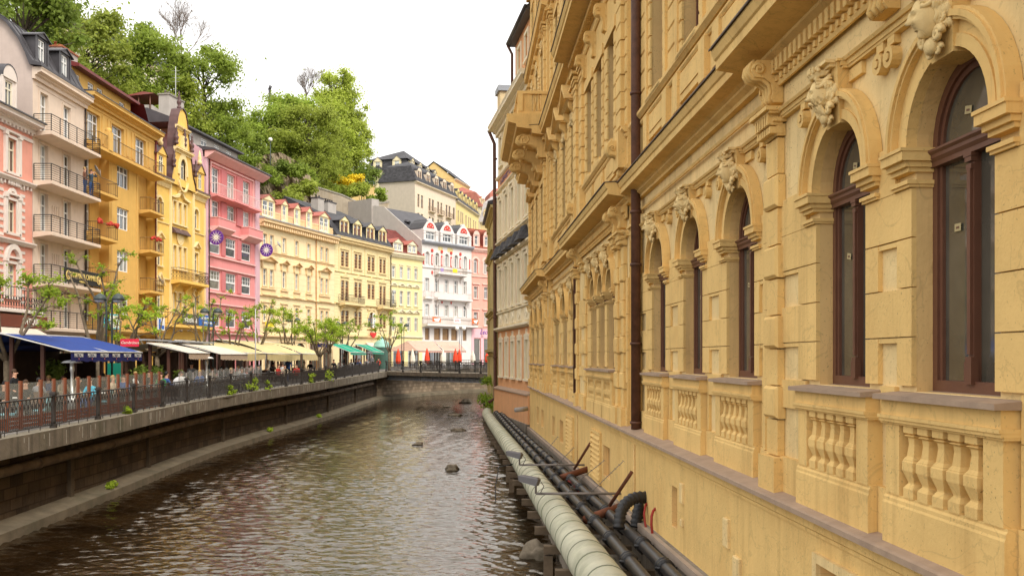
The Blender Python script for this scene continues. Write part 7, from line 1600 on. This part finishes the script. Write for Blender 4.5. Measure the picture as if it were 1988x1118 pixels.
# weeds on the slab edge
def weed(px,py_,r,label,seed):
    z=60
    for _ in range(10): z=-1830*deck(z)/(py_-695)
    x,y=off(z,.25); cs=[(random.uniform(-.1,.1),random.uniform(-r,r),random.uniform(0,r*1.2),r*.4) for _ in range(6)]; e=empty('weed',(x,y,deck(y)+.06),0,label,'plant','weeds on the quay edge'); b=mb(PL[0]); leaves(b,cs,260,.07,seed); b.build('foliage',e); b=mb(BARK); limbs(b,random,(0,0,0),[c[:3] for c in cs],.012); b.build('stem',e)
for i,(px,py,r,l) in enumerate(((428,768,.5,'green weed bush poking through the railing before the wavy screen'),(460,762,.7,'long leafy weed spreading along the slab beside the railing'),(483,757,.4,'little weed tuft right of the long leafy one'),(562,745,.6,'young sapling rooted in the quay edge below the red shirted guest'),(597,740,.9,'tall sapling growing against the railing near the edge pollard'),(250,806,.25,'small moss tuft at the foot of a railing post'))): weed(px,py,r,l,i+70)
for i,(px,py,l) in enumerate(((235,943,'grass tuft on the river ledge nearest the viewer'),(570,835,'grass tuft on the river ledge under the long wall'),(625,808,'grass tuft on the river ledge toward the bridge'))):
    z=50
    for _ in range(12): z=-1830*(wat(z)+.4)/(py-695)
    x,y=off(z,.5); e=empty('weed',(x,y,wat(y)+.4),0,l,'plant','weeds on the river ledge'); b=mb(PL[0]); leaves(b,[(0,0,.05,.2),(0,.3,.05,.18),(.1,-.3,.03,.15)],200,.06,i+90); b.build('foliage',e)
cs=[(-1.8+random.uniform(-.6,1.0),78+random.uniform(-2.5,2),-3.6+random.uniform(-.9,1.9),.6) for _ in range(16)]
b=mb(PL[1]); leaves(b,cs,1500,.11,99); b.use(PL[0]); leaves(b,cs,1000,.11,98); e=empty('river_bush',(0,0,0),0,'green bush growing from the river wall at the foot of the olive house','shrub'); b.build('foliage',e); b=mb(BARK); limbs(b,random,(-.9,78,-4.5),[c[:3] for c in cs[:6]],.04); b.build('stem',e)
# tables and chairs
CH=mat('chair_wicker',(.11,.065,.04),.8,var=.3); TB=mat('table_white',(.7,.68,.64),.6); CHB=mat('chair_blue_cloth',(.25,.55,.62),.8,var=.2); CHW=mat('chair_white',(.7,.68,.66),.5)
def chair_mesh(m):
    out=[]
    b=mb(m); b.xyz(-.23,.23,-.22,.22,.42,.47); out.append(('seat',b.mesh('seat')))
    b=mb(m); b.add([(-.23,.2,.47),(.23,.2,.47),(.23,.3,.92),(-.23,.3,.92),(-.23,.24,.47),(.23,.24,.47),(.21,.34,.92),(-.21,.34,.92)],[(0,1,2,3),(4,5,6,7),(3,2,6,7),(0,3,7,4),(1,2,6,5)]); out.append(('backrest',b.mesh('backrest')))
    for x in (-.2,.2):
        for y in (-.19,.2): b=mb(CH); b.tube([(x,y,0),(x,y,.43)],.018,5); out.append(('leg',b.mesh('leg')))
    return out
CM={k:chair_mesh(m) for k,m in (('w',CH),('b',CHB),('p',CHW))}
def chair(x,z,rz,k,label):
    e=empty('chair',(x,z,deck(z)),rz,label,'chair','chairs on the terraces'); [inst(n,me,e) for n,me in CM[k]]
def table(x,z,label):
    e=empty('table',(x,z,deck(z)),0,label,'table','tables on the terraces'); b=mb(TB); b.lathe((0,0,.72),[(.38,0),(.38,.04)],12); b.build('tabletop',e); b=mb(IRON); b.lathe((0,0,0),[(.2,0),(.2,.03),(.03,.06),(.03,.72)],8); b.build('leg',e)
# people, grown from a skeleton so that each body is one continuous skin
def person_mesh(pose):
    J={};E=[]
    def add(n,p,r,par=None): J[n]=(len(J),p,r); E.append((J[par][0],J[n][0])) if par else None
    if pose=='sit':
        add('pel',(0,0,.55),.15); add('wai',(0,.02,.72),.135,'pel'); add('che',(0,0,.98),.165,'wai'); add('nek',(0,-.03,1.14),.06,'che'); add('hd',(0,-.05,1.25),.085,'nek'); add('hd2',(0,-.05,1.35),.09,'hd')
        for s,n in ((1,'l'),(-1,'r')):
            add('sh'+n,(s*.18,0,1.05),.065,'che'); add('el'+n,(s*.25,-.08,.82),.048,'sh'+n); add('wr'+n,(s*.14,-.32,.78),.034,'el'+n); add('ha'+n,(s*.11,-.4,.78),.032,'wr'+n)
            add('hip'+n,(s*.1,-.06,.53),.1,'pel'); add('kn'+n,(s*.13,-.46,.5),.065,'hip'+n); add('an'+n,(s*.13,-.44,.1),.045,'kn'+n); add('ft'+n,(s*.13,-.58,.04),.04,'an'+n)
    else:
        add('pel',(0,0,.95),.145); add('wai',(0,0,1.12),.13,'pel'); add('che',(0,0,1.36),.165,'wai'); add('nek',(0,0,1.5),.06,'che'); add('hd',(0,-.02,1.6),.085,'nek'); add('hd2',(0,-.02,1.69),.088,'hd')
        for s,n in ((1,'l'),(-1,'r')):
            add('sh'+n,(s*.19,0,1.42),.062,'che')
            if pose=='photo': add('el'+n,(s*.26,-.22,1.33),.046,'sh'+n); add('wr'+n,(s*.08,-.25,1.55),.034,'el'+n); add('ha'+n,(s*.05,-.2,1.62),.032,'wr'+n)
            else: add('el'+n,(s*.26,.03,1.14),.046,'sh'+n); add('wr'+n,(s*.26,-.12,.98),.034,'el'+n); add('ha'+n,(s*.24,-.2,.95),.034,'wr'+n)
            add('hip'+n,(s*.1,0,.88),.1,'pel'); add('kn'+n,(s*.11,-.02,.5),.066,'hip'+n); add('an'+n,(s*.11,.02,.1),.045,'kn'+n); add('ft'+n,(s*.12,-.12,.04),.04,'an'+n)
    me=bpy.data.meshes.new('body'); me.from_pydata([j[1] for j in J.values()],E,[]); o=bpy.data.objects.new('body',me); COL.objects.link(o)
    md=o.modifiers.new('s','SKIN'); sv=me.skin_vertices[0].data
    for i,j in enumerate(J.values()): sv[i].radius=(j[2],j[2]*(.72 if j[2]>.12 else 1)); sv[i].use_root=(i==0)
    o.modifiers.new('u','SUBSURF').levels=1; dg=bpy.context.evaluated_depsgraph_get(); dg.update(); r=bpy.data.meshes.new_from_object(o.evaluated_get(dg)); bpy.data.objects.remove(o)
    for k in range(3): r.materials.append(None)
    hz=1.12 if pose=='sit' else 1.49; lz=.62 if pose=='sit' else .92
    for p in r.polygons:
        c=p.center; p.use_smooth=True
        hand=(c.y<-.3 and .7<c.z<.9 and pose=='sit') or (pose=='photo' and c.z>1.5) or (pose=='stand' and abs(c.x)>.2 and c.z<1.02 and c.z>.85)
        p.material_index=0 if (c.z>hz or hand) else (1 if c.z>lz or (pose!='sit' and abs(c.x)>.2 and c.z>.8) else 2)
    return r,(.0,-.05,1.31) if pose=='sit' else (0,-.02,1.66)
SKIN=mat('skin',(.48,.26,.17),.6,var=.05); PMESH={p:person_mesh(p) for p in ('sit','stand','photo')}
def person(x,z,h0,rz,pose,shirt,legs,hair,label,cap=False,sc=1.0):
    me,hd=PMESH[pose]; e=empty('person',(x,z,h0),rz,label,'person','people by the river'); e.scale=(sc,)*3
    o=inst('body',me,e)
    for i,m in enumerate((SKIN,shirt,legs)): o.material_slots[i].link='OBJECT'; o.material_slots[i].material=m
    b=mb(hair); hx,hy,hz=hd
    b.ball((hx,hy+.025,hz+.05),.108,8,(.92,1,1),lambda d:1 if (d.z>-.1 or d.y>.2) and not(d.y<-.35 and d.z<.45) else .78); b.build('cap' if cap else 'hair',e)
    b=mb(SKIN); b.ball((hx,hy-.1,hz-.01),.02,5,(.8,1.2,1.3)); b.ball((hx-.092,hy,hz),.02,5,(.5,1,1.3)); b.ball((hx+.092,hy,hz),.02,5,(.5,1,1.3)); b.build('face',e)
def col(n,c): return mat('cloth_'+n,c,.85,var=.12,scale=6)
BKc,WHc,RDc,BLc,GNc,TQc,GYc,BEc=col('black',(.012,.012,.014)),col('white',(.7,.7,.68)),col('red',(.4,.03,.02)),col('blue',(.04,.09,.25)),col('green',(.03,.15,.05)),col('turquoise',(.03,.42,.6)),col('grey',(.2,.2,.21)),col('beige',(.5,.4,.28))
HBR,HBK,HBL=mat('hair_brown',(.06,.03,.015),.7),mat('hair_black',(.015,.012,.01),.6),mat('hair_blond',(.4,.26,.1),.7)
person(-28.15,62.1,10.78,R(100),'stand',mat('cloth_brown',(.16,.07,.04),.85),BLc,HBL,'person in a brown jacket and jeans leaning by the railing of the beige hotel balcony')
person(-28.1,62.95,10.78,R(75),'photo',col('slate',(.06,.09,.12)),BLc,HBR,'person in a dark top holding both hands to the face on the beige balcony')
PP=[(10,33,'sit',BKc,BKc,BKc,1,'person in black with a black cap seated with back to the river',90),
(50,34.5,'sit',BKc,BKc,HBR,0,'person in a black jacket seated with back to the river behind the glass',110),
(150,37.6,'sit',BEc,BLc,HBL,0,'blond person in beige seated behind the orange posts',200),
(176,37,'sit',TQc,BLc,HBR,0,'person in a bright turquoise top seated behind the orange posts',80),
(218,40,'sit',BEc,GYc,HBL,0,'fair haired person in beige seated near the green notice board',160),
(240,41,'sit',BLc,GYc,HBR,0,'brown haired person in dark blue seated near the green notice board',100),
(313,45,'sit',GNc,BKc,HBR,0,'person in a green top seated by the dark bushy plants',90),
(322,46,'sit',BLc,BKc,HBK,0,'person in navy seated beside the green clad guest',240),
(350,47,'sit',GYc,BKc,HBR,0,'person in grey behind the rounded white chair',180),
(448,54,'sit',WHc,BKc,HBL,0,'fair haired person in white behind the wavy glass screen',200),
(470,56,'sit',GYc,BKc,HBK,0,'dark haired person in grey behind the wavy glass screen',90),
(502,64,'sit',BKc,BKc,HBK,0,'person in black seated just right of the flag pole',90),
(520,70,'stand',BEc,BKc,HBK,0,'person in pale beige standing under the yellow tents',30),
(540,67,'sit',RDc,BKc,HBR,0,'person in dull red seated with friends under the yellow tent',160),
(548,72,'sit',WHc,BLc,HBR,0,'person in a white shirt seated under the yellow tent',240),
(553,66,'sit',BEc,BKc,HBK,0,'person in beige with back to the railing under the yellow tent',90),
(576,68,'sit',RDc,BKc,HBK,0,'person in a bright red shirt seated alone close to the railing',85),
(648,91,'sit',BKc,BKc,HBK,0,'person in black seated before the green awning posts',90),
(668,94,'stand',BKc,BKc,HBK,0,'person in black standing under the first green awning',20),
(682,95,'sit',WHc,BKc,HBL,0,'white haired person seated under the first green awning',90),
(697,97,'sit',BLc,BKc,HBR,0,'person in blue seated near the far end of the first green awning',90),
(722,104,'stand',GYc,BKc,HBR,0,'person in grey standing between the two green awnings',60),
(735,106,'sit',RDc,BKc,HBK,0,'person in dark red seated under the second green awning',90)]
_w=['first','second','third','fourth','fifth','sixth']; _r=random.Random(4)
for i,(px,z,where) in enumerate([(28,36,'under the near end of the blue awning'),(75,37,'beside the first dark post of the blue awning'),(95,40,'behind the palm like plant'),(122,39,'beside the folded silver heater'),(200,43,'behind the turquoise dressed guest'),(262,46,'below the crimson sign'),(290,48,'between the two dark plants'),(372,52,'under the first ivory awning'),(388,50,'beside the hooded patio heater'),(412,56,'beyond the hooded patio heater'),(430,58,'under the long ivory awning'),(462,60,'near the printed flap of the long ivory awning'),(485,62,'left of the flag pole'),(530,74,'behind the dull red shirted guest'),(560,75,'behind the table of the middle yellow tent'),(590,80,'under the far yellow tent'),(602,83,'at the far edge of the yellow tents'),(660,92,'by the low leafy pollard'),(690,98,'at the back of the first green awning'),(712,102,'just past the first green awning')]):
    c,n_=[(BKc,'black'),(GYc,'grey'),(BLc,'dark blue'),(BEc,'beige'),(BKc,'black'),(WHc,'white')][i%6]; x=(px-994)/1830*z; person(x,z,deck(z),R(_r.choice([0,90,180,60])),'sit' if i%7 else 'stand',c,BKc,[HBR,HBK,HBL][i%3],'person in '+n_+' '+where)
for px,z,pose,sh,lg,hr,cp,lab,rz in PP:
    x=(px-994)/1830*z; person(x,z,deck(z),R(rz-90+0),pose,sh,lg,hr,lab,bool(cp),1.0)
rgc=random.Random(8); used=[]
names=['under the blue awning','behind the orange posts','by the dark bushy plants','under the first ivory awning','under the long ivory awning','beneath the flag pole tent','under the middle yellow tent','under the far yellow tent','under the first green awning','under the second green awning','under the salmon awnings']
spots=[(-18.6,35.5),(-17.2,39.2),(-17.8,46),(-17.9,51),(-17.8,57),(-18.8,64),(-18.6,72),(-18.2,80),(-16.2,94),(-16.1,107),(-10.5,119)]
for (x,z),nm in zip(spots,names):
    table(x,z,'round pale table '+nm); 
    for q,(dx,dz,rz,w) in enumerate(((.75,0,R(-90),'river side of the table'),(-.75,0,R(90),'house side of the table'),(0,.75,0,'far side of the table'),(0,-.75,R(180),'near side of the table'))):
        chair(x+dx,z+dz,rz,'w','brown wicker chair on the '+w+' '+nm)
chair(-16.5,30.9,R(-70),'b','chair draped with a pale blue blanket at the wind screen'); chair(-16.4,33,R(-100),'b','lower pale blue chair between the orange posts'); chair(-16.6,38.3,R(-80),'b','pale blue cloth chair farther along the orange posts')
b=mb(CHW); b.ball((0,0,.75),.42,10,(1,.6,.75)); b.tube([(0,0,0),(0,0,.5)],.05,6); z=46.2; tag(b.build('shell_chair',None,((352-994)/1830*z,z,deck(z)+.15)),'rounded white shell chair behind the railing','chair')
# dark shop interiors behind the terraces: low shop fronts with awnings on the houses
b=mb(mat('shop_awning_cream',(.62,.52,.42),.85,var=.1)); b.prof(0,6.5,[(.1,2.2),(1.8,1.3),(1.8,1.1),(1.78,1.1),(1.78,1.27),(.1,2.15)]); e=b.build('shop_awning',None,(-29,49,0)); e.rotation_euler=(0,0,R(90)); tag(e,'cream shop awning on the salmon striped house','awning')
